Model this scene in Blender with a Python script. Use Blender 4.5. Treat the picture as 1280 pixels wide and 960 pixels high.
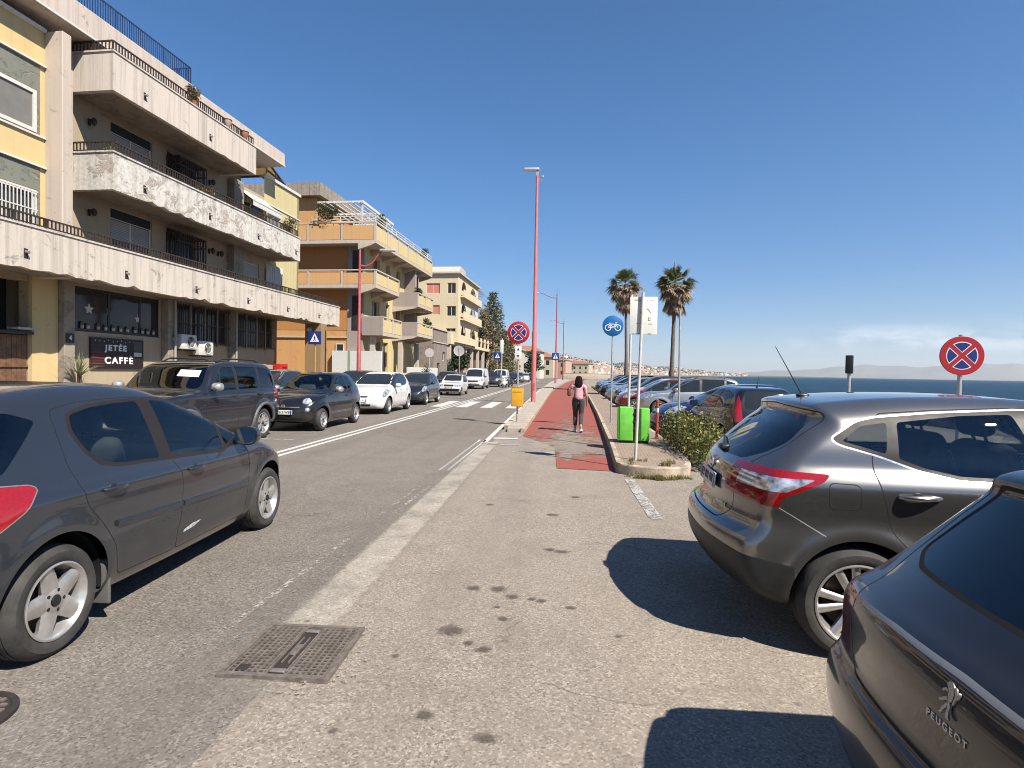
import bpy, bmesh, math, random
import numpy as np
from mathutils import Vector, Matrix, Euler

# ------------------------------------------------------------------ scene, camera, light
for o in list(bpy.data.objects):
    bpy.data.objects.remove(o)
SC = bpy.context.scene
COL = SC.collection
R = math.radians
PI = math.pi

CAM_H = 1.68
cam_d = bpy.data.cameras.new('camera')
cam = bpy.data.objects.new('camera', cam_d)
COL.objects.link(cam)
cam_d.sensor_fit = 'HORIZONTAL'
cam_d.sensor_width = 36.0
cam_d.lens = 36.0 * 704 / 1280
cam_d.clip_start = 0.05
cam_d.clip_end = 60000
_yaw, _pitch, _roll = math.atan(56 / 704), math.atan(15.4 / 704), R(1.0)
_fwd = Vector((-math.sin(_yaw) * math.cos(_pitch), math.cos(_yaw) * math.cos(_pitch), -math.sin(_pitch)))
_right = Vector((math.cos(_yaw), math.sin(_yaw), 0))
_up = _right.cross(_fwd)
_r2 = math.cos(_roll) * _right + math.sin(_roll) * _up
_u2 = -math.sin(_roll) * _right + math.cos(_roll) * _up
cam.matrix_world = Matrix(((_r2.x, _u2.x, -_fwd.x, 0), (_r2.y, _u2.y, -_fwd.y, 0), (_r2.z, _u2.z, -_fwd.z, CAM_H), (0, 0, 0, 1)))
SC.camera = cam

SUN_EL = R(48)
SUN_DIR = Vector((1.0, -0.86, 0)).normalized() * math.cos(SUN_EL) + Vector((0, 0, math.sin(SUN_EL)))
SUN_AZ = math.atan2(SUN_DIR.x, SUN_DIR.y)
sun_d = bpy.data.lights.new('sun', 'SUN')
sun_d.energy = 5.0
sun_d.angle = R(0.53)
sun_d.color = (1.0, 0.94, 0.84)
sun = bpy.data.objects.new('sun', sun_d)
COL.objects.link(sun)
sun.rotation_euler = (-SUN_DIR).to_track_quat('-Z', 'Y').to_euler()
sun.location = SUN_DIR * 60

world = bpy.data.worlds.new('World')
SC.world = world
world.use_nodes = True
wn = world.node_tree
wn.nodes.clear()
w_out = wn.nodes.new('ShaderNodeOutputWorld')
w_bg = wn.nodes.new('ShaderNodeBackground')
w_sky = wn.nodes.new('ShaderNodeTexSky')
w_sky.sky_type = 'NISHITA'
w_sky.sun_disc = False
w_sky.sun_elevation = SUN_EL
w_sky.sun_rotation = SUN_AZ
w_sky.altitude = 5
w_sky.air_density = 1.0
w_sky.dust_density = 0.0
w_sky.ozone_density = 6.0
w_bg.inputs['Strength'].default_value = 0.066
w_hs = wn.nodes.new('ShaderNodeHueSaturation')
w_hs.inputs['Saturation'].default_value = 1.22
wn.links.new(w_sky.outputs[0], w_hs.inputs['Color'])
# a low bank of thin cloud over the sea
w_tc = wn.nodes.new('ShaderNodeTexCoord')
w_mp = wn.nodes.new('ShaderNodeMapping')
w_mp.inputs['Scale'].default_value = (9, 9, 30)
w_ns = wn.nodes.new('ShaderNodeTexNoise')
w_ns.inputs['Scale'].default_value = 1.0
w_ns.inputs['Detail'].default_value = 7
w_ns.inputs['Roughness'].default_value = 0.6
w_sp = wn.nodes.new('ShaderNodeSeparateXYZ')
wn.links.new(w_tc.outputs['Generated'], w_mp.inputs[0])
wn.links.new(w_mp.outputs[0], w_ns.inputs['Vector'])
wn.links.new(w_tc.outputs['Generated'], w_sp.inputs[0])
def w_range(sock, a, b, c=0.0, d=1.0):
    n = wn.nodes.new('ShaderNodeMapRange')
    n.interpolation_type = 'SMOOTHSTEP'
    for k, v in zip((1, 2, 3, 4), (a, b, c, d)):
        n.inputs[k].default_value = v
    wn.links.new(sock, n.inputs[0])
    return n.outputs[0]
def w_mul(a, b):
    n = wn.nodes.new('ShaderNodeMath')
    n.operation = 'MULTIPLY'
    wn.links.new(a, n.inputs[0])
    wn.links.new(b, n.inputs[1])
    return n.outputs[0]
w_f = w_mul(w_mul(w_range(w_ns.outputs['Fac'], .40, .62, 0, .6), w_range(w_sp.outputs[2], .030, .055)), w_mul(w_range(w_sp.outputs[2], .060, .085, 1, 0), w_range(w_sp.outputs[0], .33, .45)))
w_cm = wn.nodes.new('ShaderNodeMix')
w_cm.data_type = 'RGBA'
w_cm.inputs[7].default_value = (8.6, 8.8, 9.4, 1)
wn.links.new(w_f, w_cm.inputs[0])
w_hz = wn.nodes.new('ShaderNodeMix')
w_hz.data_type = 'RGBA'
w_hz.blend_type = 'MULTIPLY'
w_hz.inputs[7].default_value = (.70, .74, .84, 1)
wn.links.new(w_range(w_sp.outputs[2], .0, .34, 1, 0), w_hz.inputs[0])
wn.links.new(w_hs.outputs[0], w_hz.inputs[6])
wn.links.new(w_hz.outputs[2], w_cm.inputs[6])
wn.links.new(w_cm.outputs[2], w_bg.inputs[0])
wn.links.new(w_bg.outputs[0], w_out.inputs[0])

SC.view_settings.view_transform = 'Standard'
SC.view_settings.look = 'None'
SC.view_settings.gamma = 1
SC.view_settings.use_curve_mapping = False
SC.view_settings.exposure = 1.05
SC.render.engine = 'CYCLES'
SC.cycles.use_denoising = True
SC.cycles.max_bounces = 8
SC.cycles.transparent_max_bounces = 12
SC.cycles.caustics_reflective = False
SC.cycles.caustics_refractive = False
SC.cycles.sample_clamp_indirect = 6
SC.cycles.pixel_filter_type = 'BLACKMAN_HARRIS'
SC.cycles.filter_width = 1.0
ALB = 0.70                                  # overall reflectance of the sun-bleached matte surfaces

# ------------------------------------------------------------------ materials
class NT:
    """Small node-graph helper."""
    def __init__(s, name):
        s.m = bpy.data.materials.new(name)
        s.m.use_nodes = True
        s.t = s.m.node_tree
        s.t.nodes.clear()
        s.out = s.t.nodes.new('ShaderNodeOutputMaterial')
        s._co = None
    def n(s, kind, **kw):
        nd = s.t.nodes.new(kind)
        for k, v in kw.items():
            if k in nd.inputs.keys():
                s.set(nd.inputs[k], v)
            else:
                setattr(nd, k, v)
        return nd
    def set(s, sock, v):
        if isinstance(v, bpy.types.NodeSocket):
            s.t.links.new(v, sock)
        elif isinstance(v, (tuple, list)) and len(v) == 3 and sock.type == 'RGBA':
            sock.default_value = (*v, 1)
        else:
            sock.default_value = v
    def co(s, kind='Object'):
        if s._co is None:
            s._co = s.t.nodes.new('ShaderNodeTexCoord')
        return s._co.outputs[kind]
    def mapping(s, vec, scale=(1, 1, 1), loc=(0, 0, 0), rot=(0, 0, 0)):
        nd = s.t.nodes.new('ShaderNodeMapping')
        s.t.links.new(vec, nd.inputs['Vector'])
        nd.inputs['Scale'].default_value = scale
        nd.inputs['Location'].default_value = loc
        nd.inputs['Rotation'].default_value = rot
        return nd.outputs[0]
    def noise(s, scale, vec=None, detail=3, rough=0.55, dist=0.0):
        nd = s.t.nodes.new('ShaderNodeTexNoise')
        s.t.links.new(vec if vec is not None else s.co(), nd.inputs['Vector'])
        nd.inputs['Scale'].default_value = scale
        nd.inputs['Detail'].default_value = detail
        nd.inputs['Roughness'].default_value = rough
        nd.inputs['Distortion'].default_value = dist
        return nd.outputs['Fac']
    def vor(s, scale, vec=None, feature='F1', out='Distance', rand=1.0):
        nd = s.t.nodes.new('ShaderNodeTexVoronoi')
        nd.feature = feature
        s.t.links.new(vec if vec is not None else s.co(), nd.inputs['Vector'])
        nd.inputs['Scale'].default_value = scale
        nd.inputs['Randomness'].default_value = rand
        return nd.outputs[out]
    def ramp(s, fac, stops, interp='LINEAR'):
        nd = s.t.nodes.new('ShaderNodeValToRGB')
        cr = nd.color_ramp
        cr.interpolation = interp
        while len(cr.elements) > len(stops):
            cr.elements.remove(cr.elements[-1])
        while len(cr.elements) < len(stops):
            cr.elements.new(0.5)
        for e, (p, c) in zip(cr.elements, stops):
            e.position = p
            e.color = (*c, 1) if isinstance(c, (tuple, list)) else (c, c, c, 1)
        s.t.links.new(fac, nd.inputs[0])
        return nd.outputs[0]
    def mix(s, fac, a, b, mode='MIX'):
        nd = s.t.nodes.new('ShaderNodeMix')
        nd.data_type = 'RGBA'
        nd.blend_type = mode
        s.set(nd.inputs[0], fac)
        s.set(nd.inputs[6], a)
        s.set(nd.inputs[7], b)
        return nd.outputs[2]
    def math(s, op, a, b=0.0, c=0.0, clamp=False):
        nd = s.t.nodes.new('ShaderNodeMath')
        nd.operation = op
        nd.use_clamp = clamp
        for i, v in enumerate((a, b, c)):
            s.set(nd.inputs[i], v)
        return nd.outputs[0]
    def xyz(s, vec=None):
        nd = s.t.nodes.new('ShaderNodeSeparateXYZ')
        s.t.links.new(vec if vec is not None else s.co(), nd.inputs[0])
        return nd.outputs
    def bump(s, h, strength=0.3, dist=0.01):
        nd = s.t.nodes.new('ShaderNodeBump')
        nd.inputs['Strength'].default_value = strength
        nd.inputs['Distance'].default_value = dist
        s.t.links.new(h, nd.inputs['Height'])
        return nd.outputs[0]
    def pbr(s, color=(0.5, 0.5, 0.5), rough=0.5, metal=0.0, normal=None, coat=0.0, spec=0.5, trans=0.0, ior=1.45, emit=None, emit_s=0.0, sss=0.0, coat_r=0.03):
        b = s.t.nodes.new('ShaderNodeBsdfPrincipled')
        s.set(b.inputs['Base Color'], color)
        s.set(b.inputs['Roughness'], rough)
        s.set(b.inputs['Metallic'], metal)
        s.set(b.inputs['Specular IOR Level'], spec)
        b.inputs['Coat Weight'].default_value = coat
        b.inputs['Coat Roughness'].default_value = coat_r
        b.inputs['Transmission Weight'].default_value = trans
        b.inputs['IOR'].default_value = ior
        if normal is not None:
            s.t.links.new(normal, b.inputs['Normal'])
        if emit is not None:
            s.set(b.inputs['Emission Color'], emit)
            b.inputs['Emission Strength'].default_value = emit_s
        s.t.links.new(b.outputs[0], s.out.inputs[0])
        s.b = b
        return s.m

_MC = {}
def plain(name, col, rough=0.5, metal=0.0, var=0.12, scale=6.0, bump=0.0, coat=0.0, spec=0.5, bscale=None):
    """A material with a light procedural mottling of its colour and roughness."""
    if name in _MC:
        return _MC[name]
    if metal < .3: col = tuple(c * (ALB + .06) for c in col)
    t = NT(name)
    f = t.noise(scale, detail=4, rough=0.6)
    a = tuple(c * (1 - var) for c in col)
    b = tuple(min(1, c * (1 + var)) for c in col)
    c = t.ramp(f, [(0.3, a), (0.7, b)])
    nrm = t.bump(t.noise(bscale or scale * 8, detail=3), bump, 0.01) if bump else None
    rr = t.math('MULTIPLY_ADD', t.noise(scale * 2.3, detail=3), 0.2, rough - 0.1)
    _MC[name] = t.pbr(c, rr, metal, nrm, coat, spec)
    return _MC[name]

def paint(name, col, metal=0.5, rough=0.35, dust=0.25):
    """Car paint: flakes under a clear coat, with road dust towards the sills."""
    if name in _MC:
        return _MC[name]
    if metal < .3: col = tuple(c * (ALB + .08) for c in col)
    t = NT(name)
    fl = t.vor(900, out='Color')
    c = t.mix(0.10 if metal > 0.2 else 0.0, col, fl, 'SOFT_LIGHT')
    z = t.xyz()[2]
    d = t.math('SUBTRACT', 0.62, z)
    d = t.math('MULTIPLY', d, 1.4, clamp=True)
    d = t.math('MULTIPLY', d, t.noise(5, detail=5, rough=0.65), clamp=True)
    dd = t.math('MULTIPLY_ADD', t.noise(2.2, detail=6, rough=0.7), 0.10, d, clamp=True)
    dd = t.math('MULTIPLY', dd, dust, clamp=True)
    c = t.mix(dd, c, (0.22, 0.19, 0.155))
    rr = t.math('MULTIPLY_ADD', dd, 0.5, rough)
    m = t.pbr(c, rr, metal, coat=1.0)
    t.set(t.b.inputs['Coat Roughness'], t.math('MULTIPLY_ADD', dd, 0.5, 0.03))
    t.b.inputs['Coat IOR'].default_value = 1.45
    _MC[name] = m
    return m

def glass(name, tint, refl=1.0, rough=0.0):
    """Tinted pane: transparent body plus a fresnel reflection."""
    if name in _MC:
        return _MC[name]
    t = NT(name)
    tr = t.n('ShaderNodeBsdfTransparent')
    dirt = t.noise(3.0, detail=5, rough=0.65)
    t.set(tr.inputs[0], t.mix(t.math('MULTIPLY', dirt, 0.25), tint, tuple(min(1, c * 0.7) for c in tint)))
    gl = t.n('ShaderNodeBsdfGlossy')
    gl.inputs['Roughness'].default_value = rough
    gl.inputs['Color'].default_value = (refl, refl, refl, 1)
    fr = t.n('ShaderNodeFresnel')
    fr.inputs[0].default_value = 1.5
    fac = t.math('MULTIPLY_ADD', fr.outputs[0], 1.0, 0.03, clamp=True)
    mx = t.n('ShaderNodeMixShader')
    t.t.links.new(fac, mx.inputs[0])
    t.t.links.new(tr.outputs[0], mx.inputs[1])
    t.t.links.new(gl.outputs[0], mx.inputs[2])
    t.t.links.new(mx.outputs[0], t.out.inputs[0])
    _MC[name] = t.m
    return t.m

def darkglass(name, col=(0.012, 0.015, 0.018), rough=0.04):
    if name in _MC:
        return _MC[name]
    t = NT(name)
    c = t.mix(t.math('MULTIPLY', t.noise(2.5, detail=3), 0.6), col, tuple(x * 2.2 for x in col))
    _MC[name] = t.pbr(c, rough, 0, spec=0.42)
    return _MC[name]

# ------------------------------------------------------------------ mesh helpers
def link(name, me, mat=None, parent=None, loc=None):
    o = bpy.data.objects.new(name, me)
    COL.objects.link(o)
    if mat is not None and not isinstance(mat, (list, tuple)):
        mat = [mat]
    for m in mat or []:
        me.materials.append(m)
    if parent is not None:
        o.parent = parent
    if loc is not None:
        o.location = loc
    return o

def thing(name, label, cat, loc=(0, 0, 0), rz=0.0, group=None):
    o = bpy.data.objects.new(name, None)
    COL.objects.link(o)
    o.location = loc
    o.rotation_euler = (0, 0, rz)
    o.empty_display_size = 0.2
    tag(o, label, cat, group)
    return o

def tag(o, label=None, cat=None, group=None, kind=None):
    if label: o['label'] = label
    if cat: o['category'] = cat
    if group: o['group'] = group
    if kind: o['kind'] = kind
    return o

def npmesh(name, V, F, normals=None, smooth=True, mats=None):
    """Mesh from numpy vertices and triangles/quads."""
    me = bpy.data.meshes.new(name)
    V = np.asarray(V, np.float32)
    F = np.asarray(F, np.int32)
    k = F.shape[1]
    me.vertices.add(len(V))
    me.vertices.foreach_set('co', V.ravel())
    me.loops.add(F.size)
    me.loops.foreach_set('vertex_index', F.ravel())
    me.polygons.add(len(F))
    me.polygons.foreach_set('loop_start', np.arange(0, F.size, k, dtype=np.int32))
    if smooth:
        me.polygons.foreach_set('use_smooth', np.ones(len(F), bool))
    if mats is not None:
        me.polygons.foreach_set('material_index', np.asarray(mats, np.int32))
    me.update(calc_edges=True)
    if normals is not None:
        me.normals_split_custom_set_from_vertices(np.asarray(normals, np.float32))
    return me

class MB:
    """Mesh builder: boxes, prisms, tubes and lathes gathered in ONE mesh."""
    def __init__(s):
        s.v, s.f, s.mi, s.sm = [], [], [], []
    def add(s, vs, fs, mi=0, smooth=False):
        b = len(s.v)
        s.v.extend([tuple(v) for v in vs])
        for f in fs:
            s.f.append(tuple(b + i for i in f))
            s.mi.append(mi)
            s.sm.append(smooth)
        return s
    def box(s, x0, x1, y0, y1, z0, z1, mi=0, M=None):
        vs = [Vector((x, y, z)) for z in (z0, z1) for y in (y0, y1) for x in (x0, x1)]
        if M is not None: vs = [M @ v for v in vs]
        return s.add(vs, [(0, 2, 3, 1), (4, 5, 7, 6), (0, 1, 5, 4), (2, 6, 7, 3), (0, 4, 6, 2), (1, 3, 7, 5)], mi)
    def bar(s, a, b, w, h=None, mi=0, up=(0, 0, 1)):
        a, b = Vector(a), Vector(b)
        h = w if h is None else h
        d = (b - a).normalized()
        u = Vector(up)
        if abs(d.dot(u)) > 0.98: u = Vector((0, 1, 0))
        r = d.cross(u).normalized(); u = r.cross(d)
        vs = [p + r * sx * w / 2 + u * sz * h / 2 for p in (a, b) for sz in (-1, 1) for sx in (-1, 1)]
        return s.add(vs, [(0, 1, 3, 2), (4, 6, 7, 5), (0, 4, 5, 1), (2, 3, 7, 6), (0, 2, 6, 4), (1, 5, 7, 3)], mi)
    def tube(s, pts, rad, n=10, mi=0, cap=True):
        pts = [Vector(p) for p in pts]
        rr = rad if isinstance(rad, (list, tuple)) else [rad] * len(pts)
        prev = None; vs = []; fs = []
        for i, p in enumerate(pts):
            d = (pts[min(i + 1, len(pts) - 1)] - pts[max(i - 1, 0)]).normalized()
            if prev is None:
                u = Vector((0, 0, 1)) if abs(d.z) < 0.9 else Vector((0, 1, 0))
                u = (u - d * d.dot(u)).normalized()
            else:
                u = (prev - d * d.dot(prev)).normalized()
            prev = u; w = d.cross(u)
            for k in range(n):
                a = 2 * PI * k / n
                vs.append(p + (u * math.cos(a) + w * math.sin(a)) * rr[i])
        for i in range(len(pts) - 1):
            for k in range(n):
                k2 = (k + 1) % n
                fs.append((i * n + k, i * n + k2, (i + 1) * n + k2, (i + 1) * n + k))
        s.add(vs, fs, mi, True)
        if cap:
            b = len(s.v) - len(vs)
            s.f.append(tuple(b + k for k in range(n))[::-1]); s.mi.append(mi); s.sm.append(False)
            s.f.append(tuple(b + (len(pts) - 1) * n + k for k in range(n))); s.mi.append(mi); s.sm.append(False)
        return s
    def lathe(s, prof, n=24, M=None, mi=0, smooth=True, arc=2 * PI, closed=False):
        """prof: (radius, height) pairs round local Z."""
        full = abs(arc - 2 * PI) < 1e-6
        m = n if full else n + 1
        vs = []; fs = []
        for r, h in prof:
            for k in range(m):
                a = arc * k / n
                v = Vector((r * math.cos(a), r * math.sin(a), h))
                vs.append(M @ v if M is not None else v)
        L = len(prof)
        for i in range(L if closed else L - 1):
            j = (i + 1) % L
            for k in range(n):
                k2 = (k + 1) % m
                fs.append((i * m + k, i * m + k2, j * m + k2, j * m + k))
        return s.add(vs, fs, mi, smooth)
    def prism(s, poly, z0, z1, M=None, mi=0, smooth=False):
        """poly (x, y) extruded along local Z."""
        n = len(poly)
        ar = sum(poly[i][0] * poly[(i + 1) % n][1] - poly[(i + 1) % n][0] * poly[i][1] for i in range(n))
        if ar < 0: poly = poly[::-1]
        vs = [Vector((x, y, z)) for z in (z0, z1) for x, y in poly]
        if M is not None: vs = [M @ v for v in vs]
        b = len(s.v)
        s.add(vs, [tuple(range(n))[::-1], tuple(range(n, 2 * n))], mi)
        s.add([], [], mi)
        for i in range(n):
            j = (i + 1) % n
            s.f.append((b + i, b + j, b + n + j, b + n + i)); s.mi.append(mi); s.sm.append(smooth)
        return s
    def ell(s, c, r, n=14, m=9, mi=0, M=None):
        vs = []; fs = []
        for i in range(m + 1):
            t = PI * i / m
            for k in range(n):
                a = 2 * PI * k / n
                v = Vector((c[0] + r[0] * math.sin(t) * math.cos(a), c[1] + r[1] * math.sin(t) * math.sin(a), c[2] + r[2] * math.cos(t)))
                vs.append(M @ v if M is not None else v)
        for i in range(m):
            for k in range(n):
                k2 = (k + 1) % n
                fs.append((i * n + k, (i + 1) * n + k, (i + 1) * n + k2, i * n + k2))
        return s.add(vs, fs, mi, True)
    def rbox(s, x0, x1, y0, y1, z0, z1, r, mi=0, M=None, seg=3):
        """Box with all its edges rounded."""
        bm = bmesh.new()
        bmesh.ops.create_cube(bm, size=1)
        for v in bm.verts:
            v.co = Vector(((x0 + x1) / 2 + v.co.x * (x1 - x0), (y0 + y1) / 2 + v.co.y * (y1 - y0), (z0 + z1) / 2 + v.co.z * (z1 - z0)))
        bmesh.ops.bevel(bm, geom=bm.edges[:], offset=min(r, 0.49 * min(x1 - x0, y1 - y0, z1 - z0)), segments=seg, profile=0.5, affect='EDGES')
        bm.verts.index_update()
        vs = [M @ v.co if M is not None else v.co.copy() for v in bm.verts]
        fs = [[v.index for v in f.verts] for f in bm.faces]
        bm.free()
        return s.add(vs, fs, mi, True)
    def mesh(s, name='mesh', sharp=35):
        me = bpy.data.meshes.new(name)
        me.from_pydata([tuple(v) for v in s.v], [], s.f)
        me.polygons.foreach_set('material_index', s.mi)
        me.polygons.foreach_set('use_smooth', s.sm)
        me.update()
        if any(s.sm) and sharp:
            me.set_sharp_from_angle(angle=R(sharp))
        return me
    def build(s, name, mat, parent=None, loc=None, sharp=35):
        return link(name, s.mesh(name, sharp), mat, parent, loc)

def bevel_obj(o, w, seg=2):
    """Bevel an object's mesh in place."""
    bm = bmesh.new(); bm.from_mesh(o.data)
    bmesh.ops.bevel(bm, geom=[e for e in bm.edges if len(e.link_faces) == 2 and e.calc_face_angle(0) > 0.6], offset=w, segments=seg, profile=0.5, affect='EDGES')
    bm.to_mesh(o.data); bm.free()
    return o

def copy_tree(o, parent=None):
    c = o.copy()
    COL.objects.link(c)
    if parent is not None:
        c.parent = parent
    for ch in list(o.children):
        copy_tree(ch, c)
    return c

def text_mesh(body, size, depth, bold=0.0, spacing=1.0):
    """Mesh of a line of text, centred, in the XY plane (built-in font)."""
    cu = bpy.data.curves.new('lettering', 'FONT')
    cu.body = body; cu.size = size; cu.extrude = depth; cu.offset = bold
    cu.align_x = 'CENTER'; cu.align_y = 'CENTER'; cu.space_character = spacing
    o = bpy.data.objects.new('lettering', cu)
    COL.objects.link(o)
    dg = bpy.context.evaluated_depsgraph_get()
    me = bpy.data.meshes.new_from_object(o.evaluated_get(dg))
    bpy.data.objects.remove(o)
    bpy.data.curves.remove(cu)
    return me

def place_mesh(me, M):
    me.transform(M); me.update(); return me
# ------------------------------------------------------------------ car bodies
# A body is the zero set of one smooth function: a side silhouette met by a half-width table.
# The surface is meshed once, then cut exactly along the outlines of doors, panes and lamps.
def cr_spline(P, n=14, closed=True):
    P = np.asarray(P, float)
    N = len(P); out = []
    rng = range(N if closed else N - 1)
    for i in rng:
        if closed:
            p0, p1, p2, p3 = P[(i - 1) % N], P[i], P[(i + 1) % N], P[(i + 2) % N]
        else:
            p0, p1, p2, p3 = P[max(i - 1, 0)], P[i], P[i + 1], P[min(i + 2, N - 1)]
        d1 = max(np.linalg.norm(p1 - p0), 1e-6) ** .5; d2 = max(np.linalg.norm(p2 - p1), 1e-6) ** .5; d3 = max(np.linalg.norm(p3 - p2), 1e-6) ** .5
        m1 = (p1 - p0) / d1 - (p2 - p0) / (d1 + d2) + (p2 - p1) / d2
        m2 = (p2 - p1) / d2 - (p3 - p1) / (d2 + d3) + (p3 - p2) / d3
        m1 = m1 * d2; m2 = m2 * d2
        for t in np.linspace(0, 1, n, endpoint=False):
            out.append((2 * t**3 - 3 * t**2 + 1) * p1 + (t**3 - 2 * t**2 + t) * m1 + (-2 * t**3 + 3 * t**2) * p2 + (t**3 - t**2) * m2)
    if not closed: out.append(P[-1])
    return np.array(out)

def fillet(P, r=0.03, seg=4):
    """Polygon with its corners rounded; a point may carry its own radius as a third value."""
    out = []; N = len(P)
    for i in range(N):
        p = np.array(P[i][:2], float); rr = P[i][2] if len(P[i]) > 2 else r
        a = np.array(P[i - 1][:2], float) - p; b = np.array(P[(i + 1) % N][:2], float) - p
        la, lb = np.linalg.norm(a), np.linalg.norm(b)
        d = min(rr, la * .48, lb * .48)
        if d < 1e-4: out.append(p); continue
        pa, pb = p + a / la * d, p + b / lb * d
        for k in range(seg + 1):
            t = k / seg
            out.append((1 - t)**2 * pa + 2 * t * (1 - t) * p + t * t * pb)
    return np.array(out)

def poly_sdf(poly, X, Y, near=None):
    """Signed distance to a closed polygon, negative inside."""
    X = np.asarray(X, float).ravel(); Y = np.asarray(Y, float).ravel()
    P = np.asarray(poly, float)[:, :2]; Q = np.roll(P, -1, 0)
    if near is not None:
        lo, hi = P.min(0), P.max(0)
        d = np.maximum(np.maximum(lo[0] - X, X - hi[0]), np.maximum(lo[1] - Y, Y - hi[1]))
        m = d < near
        out = np.maximum(d, near * .5)
        if m.any(): out[m] = poly_sdf(P, X[m], Y[m])
        return out
    out = np.empty(len(X))
    E_ = Q - P; L2 = (E_**2).sum(1) + 1e-12
    for c in range(0, len(X), 60000):
        x = X[c:c + 60000, None]; y = Y[c:c + 60000, None]
        wx = x - P[None, :, 0]; wy = y - P[None, :, 1]
        t = np.clip((wx * E_[:, 0] + wy * E_[:, 1]) / L2, 0, 1)
        d = ((wx - t * E_[:, 0])**2 + (wy - t * E_[:, 1])**2).min(1)**.5
        c1 = (P[:, 1] <= y) & (Q[:, 1] > y); c2 = (P[:, 1] > y) & (Q[:, 1] <= y)
        cr = E_[:, 0] * wy - E_[:, 1] * wx
        wn = (c1 & (cr > 0)).sum(1) - (c2 & (cr < 0)).sum(1)
        out[c:c + 60000] = np.where(wn != 0, -d, d)
    return out

class Tab:
    """Smooth 1-D table."""
    def __init__(s, pts, blur=0.04):
        pts = np.array(sorted(pts), float)
        s.x = np.arange(pts[0, 0] - .6, pts[-1, 0] + .6, .004)
        c = cr_spline(pts, 20, False)
        y = np.interp(s.x, c[:, 0], c[:, 1])
        k = max(1, int(blur / .004)); w = np.hanning(2 * k + 3); w /= w.sum()
        s.y = np.convolve(np.pad(y, (k + 1, k + 1), 'edge'), w, 'valid')
    def __call__(s, x):
        return np.interp(x, s.x, s.y)

def smax(a, b, r):
    h = np.maximum(r - np.abs(a - b), 0) / r
    return np.maximum(a, b) + h * h * r * .25

def sstep(t):
    t = np.clip(t, 0, 1); return t * t * (3 - 2 * t)

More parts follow.
